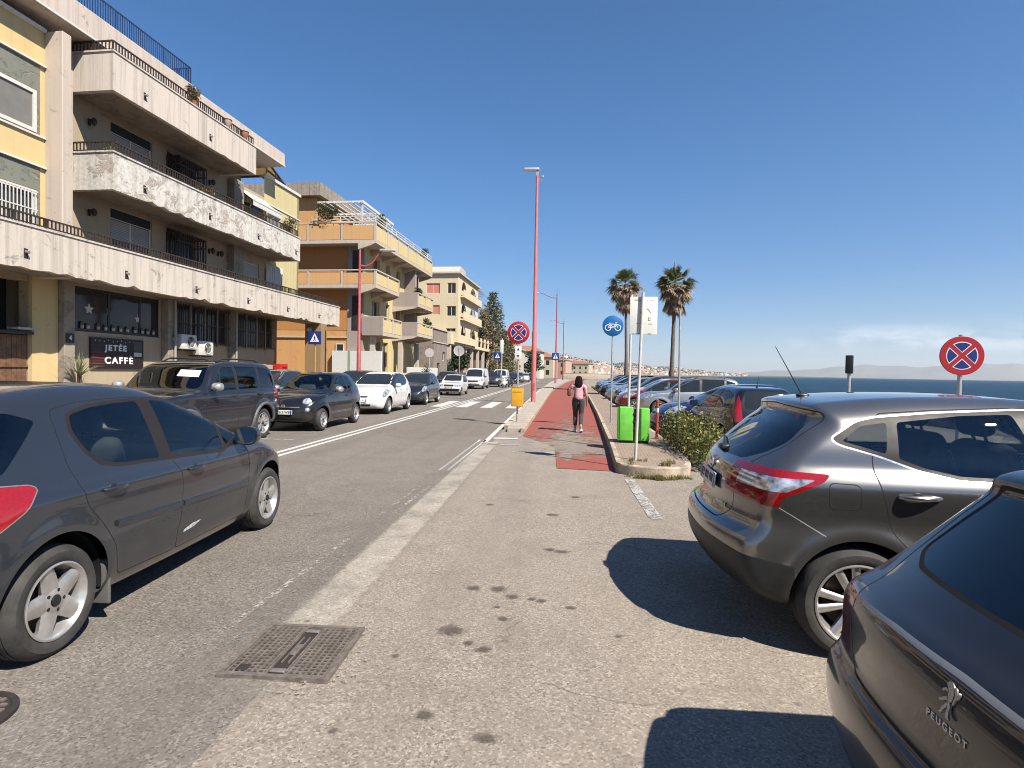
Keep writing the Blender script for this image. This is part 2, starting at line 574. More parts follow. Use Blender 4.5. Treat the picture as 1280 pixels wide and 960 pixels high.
class Body:
    def __init__(s, sp):
        s.sp = sp
        prof = cr_spline(sp['prof'], 6)
        s.x0 = prof[:, 0].min() - .12; s.x1 = prof[:, 0].max() + .12
        s.z0 = prof[:, 1].min() - .12; s.z1 = prof[:, 1].max() + .12
        g = s.g = .0125
        s.nx = int((s.x1 - s.x0) / g) + 4; s.nz = int((s.z1 - s.z0) / g) + 4
        XX, ZZ = np.meshgrid(s.x0 + g * np.arange(s.nx), s.z0 + g * np.arange(s.nz), indexing='ij')
        G = poly_sdf(prof, XX, ZZ).reshape(XX.shape)
        w = np.array([1, 4, 6, 4, 1.]) / 16
        for ax in (0, 1):
            Gp = np.pad(G, [(2, 2) if a == ax else (0, 0) for a in (0, 1)], 'edge')
            G = sum(w[k] * (Gp[k:k + G.shape[0], :] if ax == 0 else Gp[:, k:k + G.shape[1]]) for k in range(5))
        s.G = G
        s.wp = Tab(sp['plan'], .08)
        s.ins = Tab(sp['inset'], sp.get('iblur', .03))
        s.belt = Tab(sp.get('belt', [(0, 0), (1, 0)]), .2)
        s.wmax = max(p[1] for p in sp['plan'])
        s.xa, s.xb = min(p[0] for p in sp['prof']), max(p[0] for p in sp['prof'])
    def Gs(s, x, z, cubic):
        u = (x - s.x0) / s.g; v = (z - s.z0) / s.g
        u = np.clip(u, 1, s.nx - 3.001); v = np.clip(v, 1, s.nz - 3.001)
        i = u.astype(int); j = v.astype(int); fu = u - i; fv = v - j
        if not cubic:
            G = s.G
            return G[i, j] * (1 - fu) * (1 - fv) + G[i + 1, j] * fu * (1 - fv) + G[i, j + 1] * (1 - fu) * fv + G[i + 1, j + 1] * fu * fv
        def w(f): return ((1 - f)**3 / 6, (3 * f**3 - 6 * f**2 + 4) / 6, (-3 * f**3 + 3 * f**2 + 3 * f + 1) / 6, f**3 / 6)
        wu, wv = w(fu), w(fv); flat = s.G.ravel(); out = 0
        for a in range(4):
            base = (i + a - 1) * s.nz + j - 1
            row = 0
            for b in range(4):
                row = row + wv[b] * flat[base + b]
            out = out + wu[a] * row
        return out
    def W(s, x, z):
        sp = s.sp
        w = s.wp(x) - s.ins(z - s.belt(x))
        for (cx, cz, rr, amp, wid) in sp.get('flare', []):
            d = np.sqrt((x - cx)**2 + (z - cz)**2)
            w = w + amp * np.exp(-((d - rr) / wid)**2) * np.where(z < 1.0, 1, 0)
        for f in sp.get('wfun', []):
            w = w + f(x, z)
        return w
    def f(s, x, y, z, cubic=True):
        sp = s.sp; ay = np.abs(y); q = ay / s.wmax
        rb, rp = sp.get('rear', (.12, 2.6)); fb, fp = sp.get('front', (.25, 2.4))
        mid = sp.get('mid', 1.2)
        fr = sstep((mid - x) / (mid - s.xa)); ff = sstep((x - mid) / (s.xb - mid))
        xs = x - rb * q**rp * fr + fb * q**fp * ff
        zs = z + sp.get('crown', .035) * q**2 * sstep((z - .6) / .5)
        a = s.Gs(xs, zs, cubic); b = ay - s.W(x, z)
        r = sp.get('r0', .07) + (sp.get('r1', .16) - sp.get('r0', .07)) * sstep((z - 1.0) / .35)
        return smax(a, b, r)
    def grad(s, V, e=.005):
        g = np.empty_like(V)
        for k in range(3):
            d = np.zeros(3); d[k] = e
            A, B = V + d, V - d
            g[:, k] = (s.f(A[:, 0], A[:, 1], A[:, 2]) - s.f(B[:, 0], B[:, 1], B[:, 2])) / (2 * e)
        return g
    def mesh(s, h):
        x = np.arange(s.x0, s.x1 + h, h); yw = s.wmax + .08
        ny = int(yw / h) + 1; y = (np.arange(-ny, ny + 1)) * h; z = np.arange(s.z0, s.z1 + h, h)
        st = 4 if h < .03 else 1
        if st == 1:
            X, Y, Z = np.meshgrid(x, y, z, indexing='ij', sparse=False)
            Fv = s.f(X.ravel(), Y.ravel(), Z.ravel(), False).reshape(X.shape)
        else:
            xc, yc, zc = x[::st], y[::st], z[::st]
            X, Y, Z = np.meshgrid(xc, yc, zc, indexing='ij', sparse=False)
            Fc = s.f(X.ravel(), Y.ravel(), Z.ravel(), False).reshape(X.shape)
            Fv = np.repeat(np.repeat(np.repeat(Fc, st, 0), st, 1), st, 2)[:len(x), :len(y), :len(z)]
            near = np.abs(Fv) < h * st * 2.6
            ia = np.argwhere(near)
            Fv[near] = s.f(x[ia[:, 0]], y[ia[:, 1]], z[ia[:, 2]], False)
        S = Fv < 0
        nx, nyy, nz = Fv.shape
        c = np.zeros((nx - 1, nyy - 1, nz - 1), np.int8)
        for a in (0, 1):
            for b in (0, 1):
                for d in (0, 1):
                    c += S[a:nx - 1 + a, b:nyy - 1 + b, d:nz - 1 + d]
        act = (c > 0) & (c < 8)
        idx = -np.ones(act.shape, int); ii = np.argwhere(act); idx[act] = np.arange(len(ii))
        pos = np.zeros((len(ii), 3)); cnt = np.zeros(len(ii))
        corners = [(a, b, d) for a in (0, 1) for b in (0, 1) for d in (0, 1)]
        for p in corners:
            for ax in range(3):
                if p[ax]: continue
                q = list(p); q[ax] = 1
                f0 = Fv[ii[:, 0] + p[0], ii[:, 1] + p[1], ii[:, 2] + p[2]]; f1 = Fv[ii[:, 0] + q[0], ii[:, 1] + q[1], ii[:, 2] + q[2]]
                m = (f0 < 0) != (f1 < 0)
                t = np.where(m, f0 / np.where(f0 == f1, 1, f0 - f1), 0)
                pp = np.tile(np.array(p, float), (len(ii), 1)); pp[:, ax] += t
                pos[m] += pp[m]; cnt[m] += 1
        V = ii + pos / cnt[:, None]
        V = V * h + np.array([x[0], y[0], z[0]])
        quads = []
        for ax in range(3):
            o1, o2 = (ax + 1) % 3, (ax + 2) % 3
            A = S; B = np.roll(S, -1, ax)
            m = A != B
            sl = [slice(1, n - 1) for n in S.shape]; sl[ax] = slice(0, S.shape[ax] - 1)
            mm = np.zeros_like(m); mm[tuple(sl)] = m[tuple(sl)]
            e = np.argwhere(mm)
            if not len(e): continue
            def cell(d1, d2):
                k = e.copy(); k[:, o1] -= d1; k[:, o2] -= d2
                return idx[k[:, 0], k[:, 1], k[:, 2]]
            q = np.stack([cell(1, 1), cell(0, 1), cell(0, 0), cell(1, 0)], 1)
            fl = ~A[e[:, 0], e[:, 1], e[:, 2]]
            q[fl] = q[fl][:, ::-1]
            quads.append(q)
        Q = np.concatenate(quads); Q = Q[(Q >= 0).all(1)]
        for _ in range(3):
            g = s.grad(V); fv = s.f(V[:, 0], V[:, 1], V[:, 2])
            st = fv / np.maximum((g**2).sum(1), .1)
            V = V - g * np.clip(st, -h, h)[:, None]
        d1 = ((V[Q[:, 0]] - V[Q[:, 2]])**2).sum(1); d2 = ((V[Q[:, 1]] - V[Q[:, 3]])**2).sum(1)
        T = np.where((d1 < d2)[:, None], np.concatenate([Q[:, [0, 1, 2]], Q[:, [0, 2, 3]]], 1), np.concatenate([Q[:, [0, 1, 3]], Q[:, [1, 2, 3]]], 1)).reshape(-1, 3)
        return V, T
    def ysurf(s, x, z):
        """Half width of the finished skin at (x, z)."""
        x = np.atleast_1d(np.asarray(x, float)); z = np.atleast_1d(np.asarray(z, float))
        lo = np.zeros_like(x); hi = np.full_like(x, s.wmax + .1)
        for _ in range(28):
            m = (lo + hi) / 2; ins = s.f(x, m, z) < 0
            lo = np.where(ins, m, lo); hi = np.where(ins, hi, m)
        return lo
    def xsurf(s, y, z, rear=True):
        """x of the rear (or front) skin at (y, z)."""
        y = np.atleast_1d(np.asarray(y, float)); z = np.atleast_1d(np.asarray(z, float))
        a = np.full_like(y, s.xa - .1 if rear else s.xb + .1); b = np.full_like(y, s.sp.get('mid', 1.2))
        for _ in range(30):
            m = (a + b) / 2; ins = s.f(m, y, z) < 0
            b = np.where(ins, m, b); a = np.where(ins, a, m)
        return b
    def zsurf(s, x, y):
        x = np.atleast_1d(np.asarray(x, float)); y = np.atleast_1d(np.asarray(y, float))
        hi = np.full_like(x, s.z1); lo = np.full_like(x, .5)
        for _ in range(30):
            m = (hi + lo) / 2; ins = s.f(x, y, m) < 0
            lo = np.where(ins, m, lo); hi = np.where(ins, hi, m)
        return lo

def tri_split(V, T, val, *tags):
    """Cut triangles exactly along val = 0 (linear along edges)."""
    v = val.copy(); v[np.abs(v) < 4e-4] = 0
    sg = np.sign(v)[T]
    mixed = (sg.max(1) > 0) & (sg.min(1) < 0)
    if not mixed.any(): return (V, T) + tags
    keep = T[~mixed]; M = T[mixed]; s = sg[mixed]
    ktag = [t[~mixed] for t in tags]; mtag = [t[mixed] for t in tags]
    has0 = (s == 0).any(1)
    newT = [keep]; newtag = [[k] for k in ktag]
    edges = []; 
    def rot(A, k): return np.take_along_axis(A, (np.arange(3)[None] + k[:, None]) % 3, 1)
    A0 = M[has0]; k0 = np.argmax(s[has0] == 0, 1); A0 = rot(A0, k0)
    A1 = M[~has0]; s1 = s[~has0]
    tot = s1.sum(1); lone = np.argmax(s1 == -tot[:, None], 1) if len(s1) else np.zeros(0, int)
    A1 = rot(A1, lone)
    ea = np.concatenate([A0[:, [1, 2]], A1[:, [0, 1]], A1[:, [0, 2]]])
    es = np.sort(ea, 1); N = len(V)
    key = es[:, 0].astype(np.int64) * N + es[:, 1]
    uk, inv = np.unique(key, return_inverse=True)
    i, j = uk // N, uk % N
    t = v[i] / (v[i] - v[j])
    NV = V[i] + (V[j] - V[i]) * t[:, None]
    V2 = np.concatenate([V, NV]); ids = N + inv
    n0, n1 = len(A0), len(A1)
    m0 = ids[:n0]; ma = ids[n0:n0 + n1]; mb = ids[n0 + n1:]
    newT += [np.stack([A0[:, 0], A0[:, 1], m0], 1), np.stack([A0[:, 0], m0, A0[:, 2]], 1),
             np.stack([A1[:, 0], ma, mb], 1), np.stack([ma, A1[:, 1], A1[:, 2]], 1), np.stack([ma, A1[:, 2], mb], 1)]
    for q, mt in zip(newtag, mtag):
        a, b = mt[has0], mt[~has0]
        q += [a, a, b, b, b]
    return (V2, np.concatenate(newT)) + tuple(np.concatenate(q) for q in newtag)

def region_val(rg, V):
    """Signed distance of a region; rg = dict(proj, poly, side / lim)."""
    P = rg['_p']
    x, y, z = V[:, 0], V[:, 1], V[:, 2]
    pj = rg['proj']
    if pj == 'side':
        v = poly_sdf(P, x, z, .06)
        sd = rg.get('side', 0)
        v = np.maximum(v, rg.get('ymin', .3) - (np.abs(y) if sd == 0 else sd * y))
    elif pj in ('rear', 'front'):
        yy = y if not rg.get('sym') else np.abs(y)
        v = poly_sdf(P, yy, z, .06)
        v = np.maximum(v, x - rg['lim'] if pj == 'rear' else rg['lim'] - x)
        if rg.get('side'): v = np.maximum(v, .02 - rg['side'] * y)
    else:
        v = poly_sdf(P, x, y if not rg.get('sym') else np.abs(y), .06)
        v = np.maximum(v, rg['lim'] - z)
    return v

def cut_body(body, h, regions):
    """-> V, T, label per triangle (index into regions + 1; 0 = body), normals."""
    V, T = body.mesh(h)
    L = np.zeros(len(T), int)
    for k, rg in enumerate(regions):
        P = rg['poly']
        rg['_p'] = fillet(P, rg.get('r', .03)) if rg.get('r', .03) > 0 else np.asarray(P, float)
        offs = [0.0]
        if rg.get('band'):
            offs = [-rg['band'], rg['band']] if rg.get('gap') else [0.0, rg['band']]
        for off in offs:
            val = region_val(rg, V) - off
            V, T, L = tri_split(V, T, val, L)
        c = V[T].mean(1)
        vc = region_val(rg, c)
        free = (L == 0) if not rg.get('over') else np.isin(L, [0] + [q + 1 for q in range(k) if regions[q]['name'] in rg['over']])
        if rg.get('gap'):
            m = (np.abs(vc) < rg['band']) & free
            if rg.get('clip') is not None: m &= rg['clip'](c)
            L[m] = k + 1
        elif rg.get('band'):
            L[(vc > 0) & (vc < rg['band']) & free] = k + 1
        else:
            L[(vc < 0) & free] = k + 1
    g = body.grad(V, .006)
    n = g / np.maximum(np.linalg.norm(g, axis=1), 1e-6)[:, None]
    return V, T, L, n

def submesh(name, V, T, n, push=0.0):
    u, inv = np.unique(T, return_inverse=True)
    return npmesh(name, V[u] + n[u] * push, inv.reshape(-1, 3), n[u])

# ------------------------------------------------------------------ wheels
def wheel_meshes(r, w, rr, style, n=48, lod=0):
    """Tyre, rim and dark inner meshes; axle along +Y (outer face at +Y), centred on the axle."""
    My = Matrix(((1, 0, 0, 0), (0, 0, 1, 0), (0, -1, 0, 0), (0, 0, 0, 1))) @ Matrix.Identity(4)
    My = Matrix.Rotation(-PI / 2, 4, 'X')       # local Z -> +Y
    h = w / 2
    t = MB()
    prof = [(rr, h - .012), (rr + .012, h - .004), (rr + (r - rr) * .35, h + .004), (rr + (r - rr) * .62, h + .002), (r - .028, h - .008), (r - .012, h - .022), (r - .003, h - .045)]
    tread = []
    if lod == 0:
        for yy in (h * .42, h * .0, -h * .42):
            tread += [(r, yy + .006), (r - .007, yy + .005), (r - .007, yy - .005), (r, yy - .006)]
    prof = prof + tread + [(r - .003, -h + .045), (r - .02, -h + .012), (rr + .02, -h), (rr, -h + .01)]
    t.lathe(prof, n, My)
    rim = MB()
    rim.lathe([(rr + .002, h - .010), (rr + .004, h - .002), (rr - .006, h + .001), (rr - .014, h - .006), (rr - .020, h - .030), (rr - .035, h - .05), (rr - .045, -h + .03)], n, My, 0)
    kind = style[0]
    if kind == 'disc':      # steel wheel or hub cap with slots
        rim.lathe([(rr - .02, h - .022), (rr * .8, h - .012), (rr * .55, h - .004), (rr * .3, h + .0), (.001, h + .004)], n, My, 0)
        ns = style[1]
        for k in range(ns):
            a = 2 * PI * k / ns
            M = My @ Matrix.Rotation(a, 4, 'Z') @ Matrix.Translation((rr * .66, 0, h - .004))
            rim.prism([(-.035, -.03), (.03, -.04), (.03, .04), (-.035, .03)], -.02, .004, M, 1)
    else:
        _, ns, wi, wo, dish = style[:5]
        pair = style[5] if len(style) > 5 else 0
        hubr = style[6] if len(style) > 6 else .068
        for k in range(ns):
            for sgn in ((-1, 1) if pair else (0,)):
                a0 = 2 * PI * k / ns + PI / 2
                M = My @ Matrix.Rotation(a0, 4, 'Z')
                NR, NW = 7, 5; vs = []; fs = []
                for i in range(NR + 1):
                    q = i / NR; rad = hubr * .7 + (rr - .012 - hubr * .7) * q
                    wd = wi + (wo - wi) * q
                    off = sgn * (pair * (.25 + .75 * q))
                    zz = h - .010 - dish * (1 - q)**1.6 - .008 * q
                    for j in range(NW + 1):
                        u = j / NW * 2 - 1
                        vs.append(M @ Vector((rad, off + u * wd / 2, zz - .012 * abs(u)**3)))
                    vs.append(M @ Vector((rad, off + wd / 2 * .8, zz - .04)))
                    vs.append(M @ Vector((rad, off - wd / 2 * .8, zz - .04)))
                K = NW + 3
                for i in range(NR):
                    for j in range(K):
                        j2 = (j + 1) % K
                        fs.append((i * K + j, (i + 1) * K + j, (i + 1) * K + j2, i * K + j2))
                rim.add(vs, fs, 0, True)
        rim.lathe([(hubr + .012, h - .05 - dish), (hubr, h - .014 - dish), (hubr * .8, h - .006 - dish), (.034, h - .006 - dish)], 24, My, 0)
        rim.lathe([(.030, h - .006 - dish), (.030, h + .001 - dish), (.001, h + .003 - dish)], 20, My, 2)
        for k in range(style[7] if len(style) > 7 else 5):
            a = 2 * PI * k / 5 + PI / 2 + PI / 5
            M = My @ Matrix.Rotation(a, 4, 'Z') @ Matrix.Translation((hubr * .78, 0, h - .012 - dish))
            rim.lathe([(.011, -.01), (.011, .006), (.001, .009)], 8, M, 2)
        # brake disc and dark back
        rim.lathe([(rr * .72, -.01), (rr * .72, .012), (.06, .012)], 32, My, 3)
    rim.lathe([(rr - .03, -h + .035), (.001, -h + .035)], 24, My, 1)
    return t.mesh('tyre'), rim.mesh('rim')

def M_tyre():
    if 'tyre_rubber' in _MC: return _MC['tyre_rubber']
    t = NT('tyre_rubber')
    c = t.ramp(t.noise(7, detail=5, rough=.7), [(.3, (.018, .017, .016)), (.75, (.05, .046, .042))])
    nb = t.bump(t.noise(60, detail=2), .25, .004)
    _MC['tyre_rubber'] = t.pbr(c, .78, 0, nb)
    return _MC['tyre_rubber']

def M_alloy():
    if 'alloy' in _MC: return _MC['alloy']
    t = NT('alloy')
    c = t.ramp(t.noise(9, detail=5, rough=.7), [(.3, (.42, .40, .38)), (.7, (.62, .60, .57))])
    _MC['alloy'] = t.pbr(c, .32, .75)
    return _MC['alloy']

def M_dark(): return plain('dark_plastic', (.014, .014, .015), .55, 0, .3, 12)
def M_trim(): return plain('black_trim', (.022, .022, .024), .42, 0, .25, 15)
def M_black(): return plain('shadow_black', (.006, .006, .007), .8)
def M_chrome(): return plain('chrome', (.66, .65, .63), .28, .85, .06, 20)
def M_iron(): return plain('brake_iron', (.10, .075, .06), .5, .8, .35, 20)
def M_plate(): return plain('plate_white', (.72, .72, .68), .4, 0, .05, 20)

def lamp_mat(name, col, rough=.12):
    if name in _MC: return _MC[name]
    t = NT(name)
    v = t.vor(70, out='Distance')
    c = t.mix(t.math('MULTIPLY', v, .8, clamp=True), col, tuple(x * .6 for x in col))
    _MC[name] = t.pbr(c, rough, .0, None, coat=1.0)
    return _MC[name]

def clear_lamp():
    if 'lamp_clear' in _MC: return _MC['lamp_clear']
    t = NT('lamp_clear')
    v = t.noise(16, detail=2)
    c = t.ramp(v, [(.3, (.10, .10, .11)), (.5, (.45, .46, .48)), (.7, (.8, .8, .82))])
    _MC['lamp_clear'] = t.pbr(c, .12, .55, coat=1.0)
    return _MC['lamp_clear']

_wheelcache = {}
def add_wheels(root, sp, lod=0):
    r, w, rr = sp['wheel']
    key = (r, w, rr, sp['rim'], lod, sp.get('rim_mat', ''))
    if key not in _wheelcache:
        _wheelcache[key] = wheel_meshes(r, w, rr, sp['rim'], 56 if lod == 0 else 24, lod)
        ty, rm = _wheelcache[key]
        ty.materials.append(M_tyre())
        for m in (sp.get('rim_mat') or M_alloy(), M_black(), M_dark(), M_iron()): rm.materials.append(m)
    ty, rm = _wheelcache[key]
    for ax in (0.0, sp['wb']):
        for sd in (1, -1):
            e = bpy.data.objects.new('wheel', None); COL.objects.link(e); e.parent = root
            yo = sp['track'] - w / 2
            e.location = (ax, sd * yo, r)
            e.rotation_euler = (0, 0.35 * (ax + sd), 0 if sd > 0 else PI)
            link('tyre', ty, None, e); link('rim', rm, None, e)

def arch_liner(sp, root):
    for ax in (0.0, sp['wb']):
        R_ = sp.get('archr', sp['wheel'][0] + .07) + .02
        for sd in (1, -1):
            m = MB()
            M = Matrix.Translation((ax, sd * (sp['track'] - .46), sp['wheel'][0])) @ Matrix.Rotation(-PI / 2 * sd, 4, 'X') @ Matrix.Rotation(R(170 if sd > 0 else -10), 4, 'Z')
            m.lathe([(R_, .41), (R_, 0), (.001, 0)], 22, M, arc=R(200))
            m.build('wheel_arch', M_black(), root)

def car(name, sp, label, cat, loc, heading, group=None, h=.035, lod=1):
    """Builds one car from its spec. Local axes: x forward from the rear axle, y left, z up."""
    root = thing(name, label, cat, loc, heading, group)
    body = Body(sp)
    regs = [dict(r) for r in sp['regions']]
    for ax in (0.0, sp['wb']):
        R_ = sp.get('archr', sp['wheel'][0] + .07); cz = sp.get('archz', sp['wheel'][0])
        P = [(ax + R_ * math.cos(a), cz + R_ * math.sin(a) * sp.get('archk', 1.0)) for a in np.linspace(-.35, PI + .35, 30)]
        P = P + [(ax - R_ * .94, .05), (ax + R_ * .94, .05)]
        regs.insert(0, dict(name='hole', proj='side', poly=P, r=0, ymin=sp['track'] - .45))
    V, T, L, n = cut_body(body, h, regs)
    paint_m = sp['paint']
    made = {}
    bodies = {}
    order = [0] + list(range(1, len(regs) + 1))
    groups = {}
    for k in order:
        nm = 'body' if k == 0 else regs[k - 1]['name']
        if nm == 'hole': continue
        groups.setdefault((nm, 0 if k == 0 else regs[k - 1].get('gid', 0)), []).append(k)
    parents = []
    for (nm, gid), ks in groups.items():
        rg = regs[ks[0] - 1] if ks[0] else {}
        msk = np.isin(L, ks)
        if not msk.any(): continue
        sel = T[msk]
        cy = V[sel].mean(1)[:, 1]
        sides = [(None, np.ones(len(sel), bool))]
        if rg.get('split', rg.get('proj') == 'side'):
            sides = [(1, cy > 0), (-1, cy <= 0)]
        for sd, sm in sides:
            if not sm.any(): continue
            me = submesh(nm, V, sel[sm], n, rg.get('push', 0.0))
            mt = rg.get('mat', paint_m)
            par = root
            o = link(nm, me, mt, par)
            made[(nm, gid, sd)] = o
            if rg.get('parent'): parents.append((o, rg['parent'], sd))
    for o, (pn, pg), sd in parents:
        p = made.get((pn, pg, sd)) or made.get((pn, pg, None))
        if p is not None: o.parent = p
    add_wheels(root, sp, lod)
    arch_liner(sp, root)
    root['_'] = 0; del root['_']
    return root, body, made
# ------------------------------------------------------------------ the three near cars
def seat_mesh(w=.5):
    m = MB()
    m.rbox(-.05, .50, -w / 2, w / 2, 0, .20, .07)
    M = Matrix.Translation((-.02, 0, .14)) @ Matrix.Rotation(R(-17), 4, 'Y')
    m.rbox(-.09, .07, -w / 2, w / 2, 0, .62, .07, 0, M)
    m.rbox(-.06, .05, -.14, .14, .66, .86, .05, 0, M)
    m.bar(M @ Vector((0, .06, .58)), M @ Vector((0, .06, .7)), .014)
    m.bar(M @ Vector((0, -.06, .58)), M @ Vector((0, -.06, .7)), .014)
    return m.mesh('seat')

def interior(root, sp, fab, front_x, rear_x, zf, left_drive=True):
    sm = seat_mesh(.5)
    sm.materials.append(fab)
    for y in (.36, -.36):
        link('seat', sm, None, root, (front_x, y, zf))
    m = MB()
    m.rbox(rear_x - .05, rear_x + .48, -.6, .6, zf, zf + .18, .07)
    M = Matrix.Translation((rear_x - .02, 0, zf + .12)) @ Matrix.Rotation(R(-20), 4, 'Y')
    m.rbox(-.09, .07, -.6, .6, 0, .52, .07, 0, M)
    for y in (.38, -.38):
        m.rbox(-.06, .05, y - .14, y + .14, .53, .70, .05, 0, M)
    m.build('seat', fab, root)
    d = MB()
    x = sp['dash']
    d.rbox(x, x + .5, -.68, .68, .62, .94, .09)
    d.rbox(x - .02, x + .2, .2, .58, .86, 1.0, .05)
    d.rbox(x - .7, x + .1, -.1, .1, .3, .62, .04)
    d.rbox(sp['prof'][0][0] + .35, x + .4, -.66, .66, .24, .34, .03)
    d.build('dashboard', M_dark(), root)
    s = MB()
    M = Matrix.Translation((x - .12, .36, .93)) @ Matrix.Rotation(R(-66), 4, 'Y')
    s.lathe([(.185 + .015 * math.cos(a), .015 * math.sin(a)) for a in np.linspace(0, 2 * PI, 9)[:-1]], 28, M, closed=True)
    s.rbox(-.05, .05, -.06, .06, -.03, .01, .02, 0, M)
    for a in (0, 120, 240):
        v = Vector((math.cos(R(a)), math.sin(R(a)), 0))
        s.bar(M @ (v * .04), M @ (v * .18), .03, .012)
    s.build('steering_wheel', M_trim(), root)

def handle(root, body, x, z, side, L=.20, mat=None, parent=None, rise=.0):
    """A pull handle over a black ellipsoid painted as its recess shade."""
    y = float(body.ysurf(x + L / 2, z)[0]); 
    y0 = float(body.ysurf(x, z)[0]); y1 = float(body.ysurf(x + L, z)[0])
    m = MB()
    pts = []; n = 10
    for i in range(n + 1):
        q = i / n
        yy = y0 + (y1 - y0) * q + .004 + .030 * math.sin(PI * min(1, q * 1.02))**.6
        pts.append((x + L * q, side * yy, z + rise * (q - .5)))
    m.tube(pts, [.011 + .006 * math.sin(PI * i / n) for i in range(n + 1)], 10)
    o = m.build('handle', mat, parent or root)
    c = MB()
    c.ell((x + L * .45, side * (y - .005), z + .006), (L * .17, .007, .024), 18, 8)  # black blob stands for the shade inside a handle recess
    r_ = c.build('handle_recess_shade', M_trim(), parent or root)
    return o, r_

def mirror(root, body, x, z, side, col, sc=1.0):
    y = float(body.ysurf(x, z - .03)[0])
    m = MB()
    M = Matrix.Translation((x + .02, side * (y + .135), z + .05)) @ Matrix.Rotation(side * R(6), 4, 'Z')
    n, k = 20, 10; vs = []; fs = []
    for i in range(k + 1):
        t = i / k
        for j in range(n):
            a = 2 * PI * j / n
            sq = (abs(math.cos(a))**.75 * math.copysign(1, math.cos(a)), abs(math.sin(a))**.75 * math.copysign(1, math.sin(a)))
            rad = (1 - (1 - (1 - t))**2.4) if t > 0 else 1.0
            rad = max(.0, 1 - t**2.6) ** .5
            vs.append(M @ Vector((-.04 + .15 * t * sc, sq[0] * .115 * rad * sc * (1 if sq[0] * side > 0 else .95), sq[1] * .085 * rad * sc)))
    for i in range(k):
        for j in range(n):
            j2 = (j + 1) % n
            fs.append((i * n + j, (i + 1) * n + j, (i + 1) * n + j2, i * n + j2))
    m.add(vs, fs, 0, True)
    m.bar((x + .06, side * (y - .03), z - .03), (x + .03, side * (y + .08), z + .01), .05, .045, 1)
    rim_ = [vs[j] for j in range(n)]
    o = m.build('wing_mirror', [col, M_trim()], root)
    g = MB(); g.add([M @ Vector((-.046, (M.inverted() @ v).y * .92, (M.inverted() @ v).z * .9)) for v in rim_], [tuple(range(n))], 0)
    g.add([(M @ Vector((-.041, (M.inverted() @ v).y, (M.inverted() @ v).z))) for v in rim_], [tuple(range(n))], 1)
    gl = g.build('mirror_glass', [plain('mirror_silver', (.75, .77, .8), .02, 1.0, .02), M_trim()], o)
    return o

def side_strip(root, body, pts, side, w, mat, name='side_moulding', th=.012, n=26):
    """A moulding that follows the flank along (x, z) points."""
    P = cr_spline(pts, n, False)
    vs = []; fs = []
    m = MB()
    prof = [(-w / 2, 0), (-w / 2 * .8, th), (w / 2 * .55, th * 1.2), (w / 2, 0)]
    XX = np.repeat(P[:, 0], len(prof)); ZZ = (P[:, 1][:, None] + np.array([q[0] for q in prof])[None]).ravel()
    YY = body.ysurf(XX, ZZ) + np.tile([q[1] for q in prof], len(P)) - .002
    vs = [(x, side * y, z) for x, y, z in zip(XX, YY, ZZ)]
    k = len(prof)
    for i in range(len(P) - 1):
        for j in range(k - 1):
            f = (i * k + j, (i + 1) * k + j, (i + 1) * k + j + 1, i * k + j + 1)
            fs.append(f if side < 0 else f[::-1])
    fs.append(tuple(range(k))); fs.append(tuple((len(P) - 1) * k + j for j in range(k)))
    m.add(vs, fs, 0, True)
    return m.build(name, mat, root)

def plate(root, body, z, text, rear=True, name='number_plate', w=.52, h=.11, tilt=0.0, y=0.0, off=.014):
    x = float(body.xsurf(y, z, rear)[0])
    sg = -1 if rear else 1
    x1 = float(body.xsurf(y, z + .05, rear)[0]); x0 = float(body.xsurf(y, z - .05, rear)[0])
    ang = math.atan2(x1 - x0, .1)
    M = Matrix.Translation((x + sg * off, y, z)) @ Matrix.Rotation(ang, 4, 'Y')
    m = MB()
    m.rbox(-.004, .004, -w / 2, w / 2, -h / 2, h / 2, .003, 0, M)
    for s in (-1, 1):
        m.box(sg * .004 - .001, sg * .004 + .001, s * w / 2 * .87 - .02, s * w / 2 * .87 + .02, -h / 2 + .004, h / 2 - .004, 1, M)
    o = m.build(name, [M_plate(), plain('plate_blue', (.02, .06, .35), .4)], root)
    if text:
        me = text_mesh(text, h * .78, .0012, .0008)
        Mt = M @ Matrix.Translation((sg * .006, 0, 0)) @ (Matrix.Rotation(-PI / 2, 4, 'Z') if rear else Matrix.Rotation(PI / 2, 4, 'Z')) @ Matrix.Rotation(PI / 2, 4, 'X')
        place_mesh(me, Mt)
        link('plate_lettering', me, plain('plate_black', (.01, .01, .01), .5), o)
    return o

def aerial(root, x, y, z, L, lean, mat=None):
    m = MB()
    m.ell((x, y, z + .005), (.05, .022, .016), 12, 6)
    m.tube([(x, y, z), (x + lean * L * .05, y, z + L * .05), (x + lean * L, y, z + L)], [.006, .005, .0025], 8)
    return m.build('aerial', M_trim(), root)

LAMP_RED = lambda: lamp_mat('lamp_red', (.30, .006, .008))
LAMP_DRED = lambda: lamp_mat('lamp_dark_red', (.20, .008, .010))

